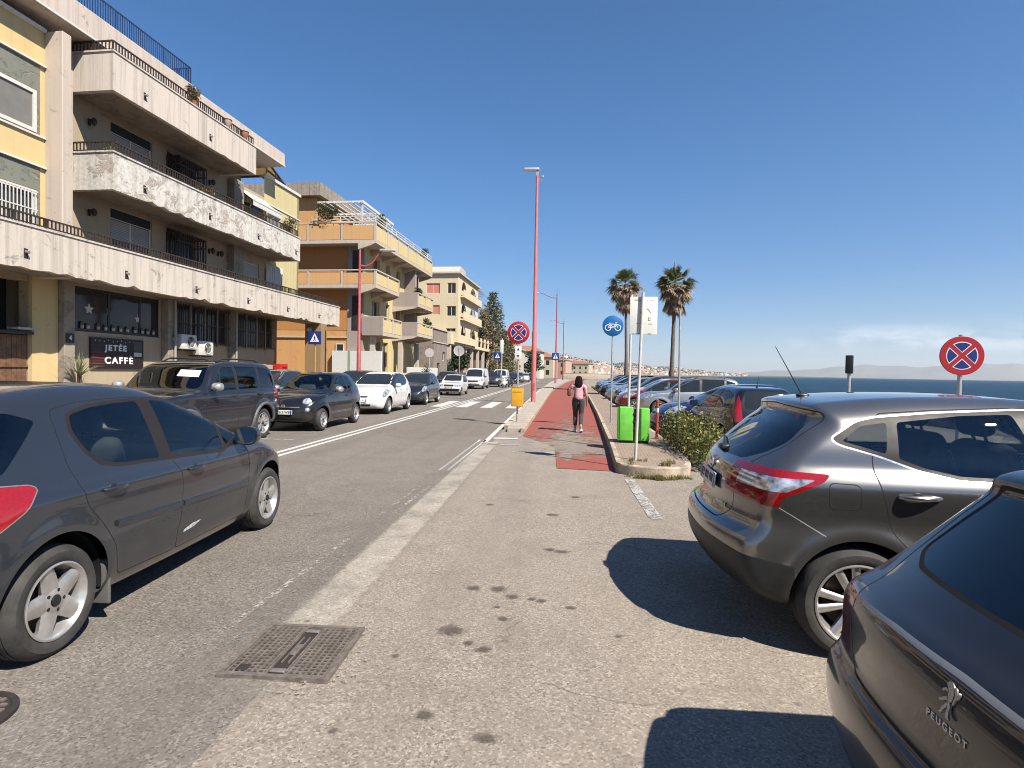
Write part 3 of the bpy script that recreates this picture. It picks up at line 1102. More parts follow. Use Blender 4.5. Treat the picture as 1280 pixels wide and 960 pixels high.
# --- small five-door hatchback, left
SP_A = dict(
    prof=[(-.58, .27), (-.67, .34), (-.715, .50), (-.71, .66), (-.685, .78), (-.645, .90), (-.59, 1.01), (-.53, 1.09), (-.36, 1.28), (-.22, 1.43), (-.18, 1.485), (0.0, 1.52), (.3, 1.548), (.6, 1.558), (.9, 1.545),
          (1.15, 1.508), (1.35, 1.445), (1.65, 1.325), (1.95, 1.185), (2.2, 1.075), (2.45, 1.0), (2.75, .915), (3.05, .80), (3.25, .68), (3.38, .56), (3.43, .44), (3.40, .32), (3.32, .235), (2.9, .19), (1.3, .17), (.3, .19), (-.3, .23)],
    plan=[(-.75, .80), (-.5, .855), (-.2, .89), (.3, .90), (1.3, .905), (2.2, .90), (2.7, .885), (2.95, .85), (3.2, .74), (3.45, .52)],
    inset=[(.15, .13), (.20, .10), (.30, .035), (.45, .008), (.6, 0), (.75, .003), (.88, .016), (.97, .042), (1.05, .075), (1.2, .135), (1.35, .205), (1.5, .29), (1.65, .38)],
    rear=(.13, 2.6), front=(.20, 2.2), mid=1.0, crown=.03, r0=.06, r1=.14,
    wheel=(.317, .20, .215), wb=2.66, track=.882, archr=.372, archz=.335, rim=('spoke', 5, .125, .095, .012, 0, .075),
    flare=[(0, .33, .40, .009, .06), (2.66, .33, .40, .008, .06)],
    wfun=[lambda x, z: -.012 * np.exp(-((z - .40) / .07)**2) * sstep((x - .5) / .3) * sstep((2.3 - x) / .3),
          lambda x, z: .008 * np.exp(-((z - (.90 - .02 * x)) / .035)**2) * sstep((x + .4) / .4) * sstep((2.4 - x) / .3)],
    dash=1.75)
def build_a():
    P = paint('paint_slate_blue', (.052, .058, .070), .7, .26, .25)
    SP_A['paint'] = P
    gl = glass('glass_tint_green', (.74, .84, .82))
    gd = glass('glass_rear_dark', (.12, .13, .14))
    G = M_black()
    rwin = [(.30, 1.36), (.27, 1.27), (.31, 1.15), (.40, 1.06), (.55, 1.025), (.945, 1.00), (.945, 1.415), (.72, 1.412), (.48, 1.395)]
    fwin = [(1.085, 1.00), (1.785, .955), (1.795, 1.20), (1.55, 1.315), (1.30, 1.395), (1.085, 1.414)]
    qwin = [(1.83, .98), (2.06, 1.045), (1.84, 1.185)]
    rdoor = [(.17, 1.40), (.15, 1.24), (.14, 1.07), (.18, .93), (.21, .81), (.31, .69), (.43, .51), (.47, .30), (1.10, .27), (1.13, .61), (1.155, .83), (1.04, 1.00), (1.02, 1.44), (.70, 1.445), (.40, 1.435)]
    fdoor = [(1.10, .27), (2.17, .27), (2.18, .53), (2.215, .77), (2.17, .93), (1.81, 1.215), (1.55, 1.345), (1.30, 1.425), (1.02, 1.44), (1.04, 1.00), (1.155, .83), (1.13, .61)]
    tail = [(-.10, .985), (-.14, 1.01), (-.30, 1.03), (-.80, 1.05), (-.80, .70), (-.55, .735), (-.35, .81), (-.20, .885)]
    B = []
    B.append(dict(name='side_window', gid=1, proj='side', poly=rwin, r=.03, mat=gl, parent=('door', 1)))
    B.append(dict(name='side_window', gid=2, proj='side', poly=fwin, r=.02, mat=gl, parent=('door', 2)))
    B.append(dict(name='side_window', gid=3, proj='side', poly=qwin, r=.02, mat=gl))
    seal = M_trim()
    B.append(dict(name='window_seal', proj='side', poly=[(.27, 1.37), (.24, 1.26), (.285, 1.14), (.38, 1.035), (.55, 1.0), (1.0, .975), (1.79, .925), (2.10, 1.04), (1.82, 1.215), (1.56, 1.335), (1.31, 1.418), (1.03, 1.437), (.72, 1.434), (.46, 1.415)], r=.03, mat=plain('seal_bronze', (.024, .020, .019), .5, spec=.25), clip=None))
    B.append(dict(name='rear_window', proj='rear', sym=True, poly=[(-.1, 1.06), (.50, 1.075), (.60, 1.12), (.53, 1.40), (-.1, 1.425)], r=.04, lim=.35, mat=gd, split=False))
    B.append(dict(name='rear_side_glass', gid=4, proj='side', poly=[(.05, 1.345), (-.05, 1.26), (-.26, 1.085), (-.9, 1.05), (-.9, 1.42), (-.1, 1.40)], r=.03, ymin=.40, mat=gd))
    B.append(dict(name='tail_light', proj='side', poly=tail, r=.03, ymin=.57, mat=LAMP_RED()))
    B.append(dict(name='tail_light', gid=5, proj='side', poly=tail, r=.03, ymin=.57, band=.006, mat=plain('lamp_edge', (.3, .3, .3), .3, .6)))
    B.append(dict(name='headlight', proj='side', poly=[(2.60, .905), (2.9, .85), (3.2, .73), (3.42, .62), (3.42, .55), (3.2, .60), (2.98, .70), (2.8, .80)], r=.03, ymin=.42, mat=clear_lamp()))
    B.append(dict(name='windscreen', proj='top', sym=True, poly=[(1.22, -.1), (1.24, .50), (1.40, .56), (2.02, .66), (2.14, .60), (2.20, -.1)], r=.05, lim=1.0, mat=gl, split=False))
    for g_, dp in ((1, rdoor), (2, fdoor)):
        B.append(dict(name='panel_gap', gid=9, proj='side', poly=dp, r=.05, band=.0035, gap=True, mat=G))
        B.append(dict(name='door', gid=g_, proj='side', poly=dp, r=.05))
    B.append(dict(name='panel_gap', gid=8, proj='side', poly=[(2.2, .90), (3.6, .60), (3.6, .3), (3.02, .33), (2.99, .50), (2.9, .62)], r=.01, band=.003, gap=True, mat=G, clip=lambda c: c[:, 0] > 2.9))
    B.append(dict(name='grille', proj='front', poly=[(-.42, .30), (.42, .30), (.36, .43), (-.36, .43)], r=.04, lim=2.8, mat=M_dark(), split=False))
    SP_A['regions'] = B
    loc = (-2.83 - .905 * math.cos(R(3.3)) + .02, 3.0 - .905 * math.sin(R(3.3)), 0)
    root, body, made = car('hatchback', SP_A, 'slate blue five-door hatchback at the left edge of the photo, driving up the road', 'car', loc, R(90 + 3.3), None, .017, 0)
    for sd in (-1, 1):
        d1, d2 = made[('door', 1, sd)], made[('door', 2, sd)]
        handle(root, body, .33, .885, sd, .20, P, d1)
        handle(root, body, 1.22, .865, sd, .20, P, d2)
        side_strip(root, body, [(.43, .65), (.8, .632), (1.12, .618)], sd, .045, P, th=.016).parent = d1
        side_strip(root, body, [(1.145, .617), (1.6, .60), (2.15, .575)], sd, .045, P, th=.016).parent = d2
        mirror(root, body, 1.96, 1.0, sd, P)
    mm = MB()
    yy = -float(body.ysurf(1.35, .40)[0]) - .0025
    mm.add([(1.18, yy, .375), (1.32, yy, .385), (1.46, yy, .425), (1.47, yy, .436), (1.30, yy, .415), (1.19, yy, .395)], [(0, 1, 2, 3, 4, 5)])
    mm.build('scrape_mark', plain('scrape_primer', (.45, .45, .45), .6, 0, .4, 40), made[('door', 2, -1)])
    interior(root, SP_A, plain('seat_cloth', (.05, .05, .054), .85, 0, .2, 20), 1.05, .30, .42)
    plate(root, body, .86, 'FA 207 HK')
    # mud flap behind the wheel
    m = MB(); m.rbox(.40, .425, -.875, -.70, .13, .42, .01); m.build('mud_flap', plain('flap_grey', (.12, .115, .11), .7), root)
    return root

# --- grey crossover parked at the right
SP_B = dict(
    prof=[(-.60, .30), (-.72, .36), (-.795, .47), (-.81, .60), (-.795, .685), (-.74, .735), (-.70, .80), (-.69, .95), (-.655, 1.06), (-.60, 1.13), (-.36, 1.345), (-.23, 1.445), (-.24, 1.49), (-.21, 1.515), (0, 1.545), (.3, 1.568), (.7, 1.578), (1.1, 1.565), (1.45, 1.51),
          (1.8, 1.365), (2.15, 1.20), (2.4, 1.10), (2.7, 1.04), (3.0, .97), (3.25, .87), (3.38, .74), (3.44, .58), (3.42, .40), (3.32, .27), (2.9, .22), (1.3, .21), (.3, .23), (-.3, .27)],
    plan=[(-.85, .80), (-.6, .845), (-.35, .872), (.1, .88), (1.3, .875), (2.3, .88), (2.8, .86), (3.1, .78), (3.45, .58)],
    inset=[(.15, .14), (.22, .09), (.34, .03), (.5, .004), (.66, .006), (.80, .022), (.90, .010), (.98, .0), (1.03, .002), (1.09, .03), (1.14, .062), (1.25, .10), (1.4, .175), (1.5, .245), (1.65, .35)],
    rear=(.20, 2.5), front=(.22, 2.2), mid=1.0, crown=.035, r0=.06, r1=.11,
    wheel=(.336, .215, .24), wb=2.60, track=.872, archr=.385, archz=.336, rim=('spoke', 5, .04, .055, .02, .055, .07),
    flare=[(0, .34, .42, .013, .05), (2.60, .34, .42, .012, .05)],
    wfun=[lambda x, z: -.010 * np.exp(-((z - .55) / .12)**2) * sstep((x - .45) / .3) * sstep((2.2 - x) / .3)],
    dash=1.75)
def build_b():
    P = paint('paint_warm_grey', (.21, .198, .185), .85, .25, .12)
    SP_B['paint'] = P
    gl = glass('glass_tint_grey', (.55, .60, .60))
    gd = glass('glass_rear_dark', (.12, .13, .14))
    clad = plain('bumper_black', (.020, .020, .020), .5, 0, .2, 18)
    ch = M_chrome()
    B = []
    qwin = [(-.075, 1.295), (.16, 1.228), (.195, 1.41), (.04, 1.385)]
    rwin = [(.25, 1.412), (.225, 1.205), (.36, 1.155), (.54, 1.118), (.90, 1.112), (.985, 1.112), (.90, 1.475), (.62, 1.46)]
    fwin = [(1.07, 1.112), (1.95, 1.09), (2.02, 1.13), (1.72, 1.30), (1.45, 1.43), (1.20, 1.482), (.985, 1.482)]
    dlo = [(-.135, 1.305), (-.09, 1.275), (.12, 1.218), (.33, 1.142), (.53, 1.098), (.90, 1.092), (1.98, 1.07), (2.12, 1.115), (1.74, 1.325), (1.46, 1.452), (1.20, 1.502), (.92, 1.497), (.47, 1.470), (.13, 1.435), (.02, 1.408)]
    B.append(dict(name='side_window', gid=3, proj='side', poly=qwin, r=.02, mat=gl))
    B.append(dict(name='side_window', gid=1, proj='side', poly=rwin, r=.02, mat=gl, parent=('door', 1)))
    B.append(dict(name='side_window', gid=2, proj='side', poly=fwin, r=.02, mat=gl, parent=('door', 2)))
    B.append(dict(name='window_seal', proj='side', poly=dlo, r=.03, mat=plain('pillar_bronze', (.030, .025, .022), .5, 0, .1, spec=.25)))
    B.append(dict(name='chrome_strip', proj='side', poly=dlo, r=.03, band=.011, mat=ch))
    B.append(dict(name='rear_window', proj='rear', sym=True, poly=[(-.1, 1.12), (.44, 1.125), (.58, 1.19), (.66, 1.27), (.60, 1.40), (.54, 1.435), (-.1, 1.455)], r=.04, lim=.35, mat=gd, split=False))
    lamp = [(-.165, 1.10), (-.50, 1.115), (-.95, 1.105), (-.95, .93), (-.68, .915), (-.455, .885), (-.44, .95), (-.21, 1.055)]
    clear = [(-.25, 1.068), (-.95, 1.068), (-.95, .985), (-.42, .985)]
    B.append(dict(name='tail_light_lens', proj='side', poly=clear, r=.012, ymin=.52, mat=clear_lamp(), parent=('tail_light', 0)))
    B.append(dict(name='tail_light', proj='side', poly=lamp, r=.025, ymin=.40, mat=LAMP_RED()))
    B.append(dict(name='headlight', proj='side', poly=[(2.75, 1.0), (3.1, .93), (3.45, .80), (3.45, .72), (3.2, .78), (2.95, .86)], r=.03, ymin=.45, mat=clear_lamp()))
    B.append(dict(name='windscreen', proj='top', sym=True, poly=[(1.50, -.1), (1.52, .52), (1.66, .60), (2.20, .68), (2.33, .62), (2.38, -.1)], r=.05, lim=1.0, mat=gl, split=False))
    B.append(dict(name='panel_gap', gid=7, proj='side', poly=fillet([(-.185, 1.055), (-.01, 1.05), (-.005, .90), (-.18, .90)], .035), r=0, band=.003, gap=True, mat=M_black()))
    B.append(dict(name='fuel_flap', proj='side', side=-1, poly=[(-.185, 1.055), (-.01, 1.05), (-.005, .90), (-.18, .90)], r=.035))
    low = [(-.37, .545), (-.56, .575), (-.75, .605), (-1.0, .62), (-1.0, .1), (-.30, .1)]
    B.append(dict(name='bumper_cladding', proj='side', poly=low, r=.01, ymin=-1, mat=clad, split=False))
    B.append(dict(name='bumper_cladding', gid=2, proj='side', poly=[(.36, .1), (.40, .36), (2.2, .36), (2.25, .1)], r=.02, mat=clad))
    rdoor = [(.145, 1.46), (.08, 1.22), (.075, 1.14), (.11, 1.0), (.17, .78), (.28, .66), (.40, .52), (.43, .33), (1.10, .33), (1.12, .60), (1.10, 1.0), (1.02, 1.12), (.93, 1.512), (.47, 1.487)]
    fdoor = [(1.10, .33), (2.18, .33), (2.20, .60), (2.24, .95), (2.10, 1.12), (1.74, 1.34), (1.46, 1.468), (1.20, 1.518), (.93, 1.512), (1.02, 1.12), (1.10, 1.0), (1.12, .6)]
    for g_, dp in ((1, rdoor), (2, fdoor)):
        B.append(dict(name='panel_gap', gid=9, proj='side', poly=dp, r=.04, band=.0035, gap=True, mat=M_black()))
        B.append(dict(name='door', gid=g_, proj='side', poly=dp, r=.04))
    # tailgate outline and bumper seam
    B.append(dict(name='panel_gap', gid=6, proj='rear', sym=True, poly=[(-.2, .715), (.44, .72), (.52, .80), (.53, .95), (.55, 1.12), (.685, 1.25), (.65, 1.46), (-.2, 1.50)], r=.05, lim=.25, band=.0035, gap=True, mat=M_black(), clip=lambda c: np.abs(c[:, 1]) > -1, split=False))
    B.append(dict(name='panel_gap', gid=5, proj='side', poly=[(-.47, .90), (-.19, .735), (-.19, 1.5), (-.6, 1.5)], r=.0, band=.003, gap=True, mat=plain('seam_light', (.35, .33, .3), .4), clip=lambda c: (c[:, 2] < .89) & (c[:, 0] < -.195) & (c[:, 0] + c[:, 2] * 1.7 < 1.2)))
    SP_B['regions'] = B
    th = R(-4)
    c_ = Vector((1.796, 3.433)); lft = Vector((-math.sin(th), math.cos(th)))
    p = c_ + lft * (.872)
    root, body, made = car('crossover', SP_B, 'grey crossover with chrome-framed windows parked nearest the planted kerb end', 'car', (p.x, p.y, 0), th, None, .017, 0)
    for sd in (-1, 1):
        d1, d2 = made[('door', 1, sd)], made[('door', 2, sd)]
        handle(root, body, .19, .995, sd, .22, P, d1)
        handle(root, body, 1.15, .985, sd, .22, P, d2)
        mirror(root, body, 2.02, 1.07, sd, P)
    interior(root, SP_B, plain('seat_cloth_dark', (.03, .028, .027), .85, 0, .2, 20), 1.12, .25, .55)
    plate(root, body, .93, 'EY 831 PN')
    # rear wiper with its cover
    m = MB()
    x = [float(body.xsurf(0, z)[0]) for z in (1.15, 1.22)]
    m.rbox(x[0] - .05, x[0] + .03, -.05, .05, 1.12, 1.17, .02)
    pts = []
    for y in np.linspace(0, .34, 6):
        z = 1.16 + .04 * math.sin(y * 5); pts.append((float(body.xsurf(y, z)[0]) - .018, y, z))
    m.tube(pts, [.016, .014, .012, .011, .01, .008], 8)
    m.build('rear_wiper', M_trim(), root)
    # round badge ring and rear lettering bar
    zb = 1.03; xb = float(body.xsurf(0, zb)[0]) - .012
    m = MB()
    M = Matrix.Translation((xb, 0, zb)) @ Matrix.Rotation(-PI / 2, 4, 'Y')
    m.lathe([(.045 + .008 * math.cos(a), .006 * math.sin(a)) for a in np.linspace(0, 2 * PI, 9)[:-1]], 24, M, closed=True)
    m.box(-.012, .012, -.065, .065, -.002, .008, 0, M)
    m.build('badge', ch, root)
    me = text_mesh('4x4', .05, .001, .001)
    y_ = -.40; z_ = .80; xx = float(body.xsurf(y_, z_)[0]); xx2 = float(body.xsurf(y_ + .05, z_)[0])
    place_mesh(me, Matrix.Translation((xx - .004, y_, z_)) @ Matrix.Rotation(-PI / 2 + math.atan2(xx - xx2, .05), 4, 'Z') @ Matrix.Rotation(PI / 2, 4, 'X'))
    link('badge', me, plain('badge_green', (.35, .5, .3), .3, .5), root)
    aerial(root, -.05, 0, float(body.zsurf(-.05, 0)[0]), .36, -.55)
    return root

# --- dark estate at the lower right corner
SP_C = dict(
    prof=[(-.62, .26), (-.76, .32), (-.835, .44), (-.85, .58), (-.835, .655), (-.80, .69), (-.795, .76), (-.795, .86), (-.78, .92), (-.745, .96), (-.70, .985), (-.62, 1.05), (-.355, 1.29), (-.325, 1.33), (-.35, 1.352), (-.32, 1.378), (-.12, 1.422), (.12, 1.453), (.4, 1.478), (.8, 1.485), (1.2, 1.47), (1.5, 1.41),
          (1.85, 1.25), (2.3, 1.03), (2.6, .97), (3.0, .90), (3.3, .79), (3.45, .64), (3.50, .46), (3.42, .27), (3.0, .2), (1.3, .17), (.3, .19), (-.3, .23)],
    plan=[(-.9, .77), (-.6, .812), (-.3, .837), (.1, .846), (1.3, .842), (2.3, .842), (2.9, .81), (3.2, .71), (3.5, .53)],
    inset=[(.15, .14), (.22, .08), (.34, .03), (.5, .004), (.64, .0), (.80, .01), (.90, .02), (.96, .05), (1.02, .08), (1.1, .11), (1.25, .165), (1.4, .25), (1.55, .35)],
    rear=(.16, 2.4), front=(.22, 2.2), mid=1.0, crown=.035, r0=.05, r1=.07,
    wheel=(.325, .215, .225), wb=2.62, track=.828, archr=.375, archz=.33, rim=('spoke', 5, .06, .07, .015, 0, .07),
    flare=[(0, .33, .40, .012, .05), (2.62, .33, .40, .012, .05)], dash=1.75)
def lion_mesh():
    """Standing emblem cut as several rounded plates."""
    m = MB()
    parts = [
        [(-.020, .058), (-.004, .062), (.010, .052), (.018, .030), (.020, .006), (.012, -.012), (-.002, -.008), (-.006, .016), (-.012, .034), (-.026, .044)],      # head, chest, trunk
        [(.014, .056), (.026, .050), (.034, .032), (.034, .006), (.026, -.014), (.022, -.004), (.026, .016), (.022, .036)],                                        # mane and back
        [(-.012, .030), (-.024, .032), (-.036, .022), (-.038, .012), (-.030, .014), (-.022, .022), (-.008, .018)],                                                  # fore paw
        [(-.006, .006), (-.018, .0), (-.028, -.012), (-.040, -.016), (-.038, -.024), (-.024, -.022), (-.010, -.010), (.002, -.006)],                                 # second paw
        [(.014, -.006), (.022, -.020), (.020, -.040), (.028, -.056), (.034, -.064), (.014, -.064), (.010, -.044), (.010, -.026), (.002, -.010)],                      # hind leg
        [(.004, -.008), (-.006, -.026), (-.016, -.040), (-.014, -.052), (-.026, -.060), (-.008, -.060), (-.004, -.044), (.008, -.026)],                               # other hind leg
        [(.034, .010), (.044, .020), (.046, .040), (.040, .048), (.040, .036), (.038, .024), (.030, .014)]]                                                         # tail
    for k, p in enumerate(parts):
        m.prism([tuple(q) for q in fillet(p, .006, 3)], 0, .005 + .0006 * k)
    me = m.mesh('badge', 0)
    return me
def build_c():
    P = paint('paint_dark_brown_grey', (.034, .031, .031), .6, .30, .22)
    SP_C['paint'] = P
    gd = glass('glass_rear_black', (.05, .055, .06))
    ch = M_chrome()
    B = []
    B.append(dict(name='side_window', gid=1, proj='side', poly=[(.25, 1.40), (.05, 1.22), (.02, 1.15), (.3, 1.06), (.95, 1.04), (.93, 1.41)], r=.04, mat=gd, parent=('door', 1)))
    B.append(dict(name='side_window', gid=2, proj='side', poly=[(1.06, 1.035), (1.85, 1.02), (2.0, 1.06), (1.72, 1.22), (1.45, 1.36), (1.05, 1.41)], r=.03, mat=gd, parent=('door', 2)))
    B.append(dict(name='window_seal', proj='side', poly=[(.22, 1.42), (-.02, 1.22), (-.02, 1.14), (.3, 1.035), (1.0, 1.015), (1.85, .995), (2.12, 1.05), (1.75, 1.235), (1.46, 1.385), (1.05, 1.432)], r=.04, mat=M_trim()))
    B.append(dict(name='rear_window', proj='rear', sym=True, poly=[(-.1, 1.058), (.50, 1.062), (.585, 1.095), (.565, 1.20), (.52, 1.32), (-.1, 1.338)], r=.03, lim=.35, mat=gd, split=False))
    B.append(dict(name='window_seal', gid=3, proj='rear', sym=True, poly=[(-.1, 1.046), (.51, 1.05), (.605, 1.088), (.585, 1.21), (.535, 1.335), (-.1, 1.352)], r=.03, lim=.35, mat=M_black(), split=False))
    B.append(dict(name='tail_light', proj='side', poly=[(-.30, .90), (-.55, .93), (-.95, .92), (-.95, .70), (-.72, .705), (-.5, .78)], r=.03, ymin=.60, mat=LAMP_DRED()))
    B.append(dict(name='headlight', proj='side', poly=[(2.75, .93), (3.1, .86), (3.5, .70), (3.5, .62), (3.2, .70)], r=.03, ymin=.45, mat=clear_lamp()))
    B.append(dict(name='windscreen', proj='top', sym=True, poly=[(1.48, -.1), (1.5, .52), (1.66, .60), (2.15, .68), (2.26, .62), (2.32, -.1)], r=.05, lim=.95, mat=gd, split=False))
    B.append(dict(name='chrome_strip', proj='rear', poly=[(-.63, .905), (-.3, .930), (0, .938), (.3, .930), (.63, .905), (.63, .918), (.3, .944), (0, .952), (-.3, .944), (-.63, .918)], r=.0, lim=-.3, mat=plain('strip_satin', (.36, .34, .31), .42, .5, .05, 8), split=False))
    B.append(dict(name='panel_gap', gid=6, proj='rear', sym=True, poly=[(-.2, .69), (.50, .69), (.56, .73), (.595, .92), (.625, 1.06), (.62, 1.2), (.55, 1.40), (-.2, 1.45)], r=.04, lim=.25, band=.004, gap=True, mat=M_black(), split=False))
    B.append(dict(name='bumper_cladding', proj='side', poly=[(-.40, .40), (-.6, .44), (-1.0, .46), (-1.0, .1), (-.3, .1)], r=.02, ymin=-1, mat=M_dark(), split=False))
    rdoor = [(.10, 1.44), (-.02, 1.1), (.10, .95), (.28, .66), (.40, .52), (.43, .28), (1.06, .28), (1.10, .60), (1.02, 1.02), (1.0, 1.445)]
    fdoor = [(1.06, .28), (2.2, .28), (2.22, .60), (2.26, .92), (2.12, 1.06), (1.76, 1.25), (1.47, 1.40), (1.0, 1.445), (1.02, 1.02), (1.10, .6)]
    for g_, dp in ((1, rdoor), (2, fdoor)):
        B.append(dict(name='panel_gap', gid=9, proj='side', poly=dp, r=.04, band=.0035, gap=True, mat=M_black()))
        B.append(dict(name='door', gid=g_, proj='side', poly=dp, r=.04))
    SP_C['regions'] = B
    root, body, made = car('estate_car', SP_C, 'dark brown-grey estate car cut off by the lower right corner, lion badge on its tailgate', 'car', (1.775, 1.46, 0), 0.0, None, .017, 0)
    for sd in (-1, 1):
        handle(root, body, .18, .90, sd, .20, P, made[('door', 1, sd)])
        handle(root, body, 1.15, .90, sd, .20, P, made[('door', 2, sd)])
        mirror(root, body, 2.0, 1.0, sd, P)
    interior(root, SP_C, plain('seat_cloth_dark', (.03, .028, .027), .85, 0, .2, 20), 1.12, .3, .42)
    sil = plain('badge_silver', (.50, .48, .46), .28, .85, .06, 60)
    def on_hatch(me, y, z, sc=1):
        x = float(body.xsurf(y, z)[0])
        ax = math.atan2(float(body.xsurf(y, z + .04)[0]) - float(body.xsurf(y, z - .04)[0]), .08)
        place_mesh(me, Matrix.Translation((x - .001, y, z)) @ Matrix.Rotation(ax, 4, 'Y') @ Matrix.Rotation(-PI / 2, 4, 'Z') @ Matrix.Rotation(PI / 2, 4, 'X') @ Matrix.Scale(sc, 4))
        return me
    link('badge', on_hatch(lion_mesh(), .0, .888, .68), sil, root)
    link('badge_lettering', on_hatch(text_mesh('PEUGEOT', .026, .0015, .0006, 1.4), 0, .816), sil, root)
    m = MB(); m.rbox(-.36, -.32, -.10, .10, 1.342, 1.352, .004); m.build('brake_light', LAMP_DRED(), root)
    return root
# ------------------------------------------------------------------ ground, road, path, sea, far land
def sheet(name, pts, z, mat, kind='structure'):
    me = bpy.data.meshes.new(name)
    me.from_pydata([(x, y, z) for x, y in pts], [], [tuple(range(len(pts)))])
    me.update()
    if me.polygons[0].normal.z < 0: me.flip_normals()
    o = link(name, me, mat); tag(o, kind=kind)
    return o

def fade(t, f):
    """Lets what lies below show where f is 0."""
    tr = t.n('ShaderNodeBsdfTransparent'); mx = t.n('ShaderNodeMixShader')
    t.t.links.new(f, mx.inputs[0]); t.t.links.new(tr.outputs[0], mx.inputs[1]); t.t.links.new(t.b.outputs[0], mx.inputs[2])
    t.t.links.new(mx.outputs[0], t.out.inputs[0])
def asphalt(name, base, light, dark, worn=.5, alpha=None):
    base, light, dark = (tuple(c * ALB for c in q) for q in (base, light, dark))
    t = NT(name)
    co = t.co()
    v = t.vor(88, out='Color')
    g = t.xyz(v)[0]
    fine = t.noise(210, detail=2, rough=.6)
    agg = t.ramp(g, [(.0, dark), (.26, base), (.66, base), (1.0, light)])
    agg = t.mix(t.math('MULTIPLY', fine, .16), agg, base)
    big = t.noise(.35, detail=6, rough=.6)
    agg = t.mix(t.ramp(big, [(.35, 0.0), (.7, worn)]), agg, tuple(c * 1.16 for c in base))
    med = t.noise(1.6, detail=6, rough=.65)
    agg = t.mix(t.ramp(med, [(.34, .30), (.52, 0.0)]), agg, tuple(c * .6 for c in base))
    strk = t.noise(1.0, t.mapping(co, (3.2, .12, 1)), detail=4)
    agg = t.mix(t.ramp(strk, [(.5, 0.0), (.75, .22)]), agg, tuple(c * .7 for c in base))
    # hairline cracks
    wv = t.noise(2.2, detail=3)
    cv = t.mapping(co, (.55, .55, .55))
    cvm = t.n('ShaderNodeVectorMath', operation='MULTIPLY_ADD')
    t.t.links.new(cv, cvm.inputs[0]); cvm.inputs[1].default_value = (1, 1, 1)
    cn = t.n('ShaderNodeTexNoise'); t.t.links.new(co, cn.inputs['Vector']); cn.inputs['Scale'].default_value = 1.4; cn.inputs['Detail'].default_value = 5
    sc = t.n('ShaderNodeVectorMath', operation='SCALE'); t.t.links.new(cn.outputs['Color'], sc.inputs[0]); sc.inputs['Scale'].default_value = .55
    t.t.links.new(sc.outputs[0], cvm.inputs[2])
    ce = t.vor(1.0, cvm.outputs[0], 'DISTANCE_TO_EDGE')
    ck = t.ramp(ce, [(.0, .62), (.006, .0)])
    ck = t.math('MULTIPLY', ck, t.ramp(t.noise(.5, detail=2), [(.5, 0.0), (.62, 1.0)]))
    agg = t.mix(ck, agg, tuple(c * .3 for c in dark))
    # small oil and gum spots
    sp = t.vor(2.1, feature='SMOOTH_F1')
    spn = t.math('MULTIPLY_ADD', t.noise(26, detail=3), .05, sp)
    ks = t.ramp(spn, [(.055, .75), (.085, 0.0)])
    ks = t.math('MULTIPLY', ks, t.ramp(t.noise(.8, detail=1), [(.50, 0.0), (.58, 1.0)]))
    agg = t.mix(ks, agg, tuple(c * .35 for c in base))
    pt = t.vor(.32, t.mapping(co, (1, .6, 1), (3.3, 1.2, 0), (0, 0, .3)), out='Color')
    agg = t.mix(.16, agg, t.mix(1.0, agg, t.ramp(t.xyz(pt)[0], [(.2, .45), (.8, 1.0)]), 'MULTIPLY'))
    tr_ = t.noise(1.0, t.mapping(co, (1.3, .05, 1)), detail=2)
    agg = t.mix(t.ramp(tr_, [(.52, 0.0), (.66, .28)]), agg, tuple(c * .66 for c in base))
    h = t.math('ADD', g, t.math('MULTIPLY', fine, .8))
    m_ = t.pbr(agg, .88, 0, t.bump(h, .5, .006), spec=.35)
    if alpha: fade(t, alpha(t))
    return m_

M_park = asphalt('asphalt_light', (.325, .275, .225), (.58, .50, .415), (.15, .12, .095))
M_road = asphalt('asphalt_road', (.222, .192, .163), (.40, .35, .30), (.085, .072, .06), .35)

LAND = [(-420, -90), (14, -90), (14, 200), (17, 300), (28, 420), (60, 620), (130, 900), (260, 1300), (470, 1900), (800, 2700), (1180, 3500), (1700, 4300), (1500, 5200), (-2500, 5200), (-2500, 900), (-420, 600)]
m = MB()
m.prism(LAND, -4.5, 0.0)
g = m.build('ground', M_park); tag(g, kind='structure')

def sea_mat():
    t = NT('sea_water')
    co = t.co()
    n1 = t.noise(.16, t.mapping(co, (1, 2.4, 1)), detail=6, rough=.6)
    n2 = t.noise(.9, t.mapping(co, (1, 2.2, 1)), detail=5, rough=.65)
    h = t.math('ADD', n1, t.math('MULTIPLY', n2, .35))
    big = t.noise(.004, t.mapping(co, (1, 3, 1)), detail=5)
    c = t.ramp(big, [(.35, (.004, .022, .048)), (.7, (.009, .040, .075))])
    crest = t.ramp(h, [(.62, 0.0), (.78, .35)])
    c = t.mix(crest, c, (.05, .11, .15))
    return t.pbr(c, .55, 0, t.bump(h, 1.0, 1.2), spec=.18, ior=1.33)
o = sheet('sea', [(-3000, -2500), (20500, -2500), (20500, 20500), (-3000, 20500)], -3.0, sea_mat())

# carriageway
def along(x, y0, y1, k0=0.0): return [(x, y0), (x, y1)]
ROAD = [(-10.4, -30), (-1.50, -30), (-1.50, 60), (-1.15, 90), (-.2, 130), (2.0, 175), (8, 240), (16, 300), (9, 300), (0, 240), (-6, 175), (-8.6, 130), (-9.4, 90), (-10.0, 60)]
sheet('road', ROAD, .004, M_road)

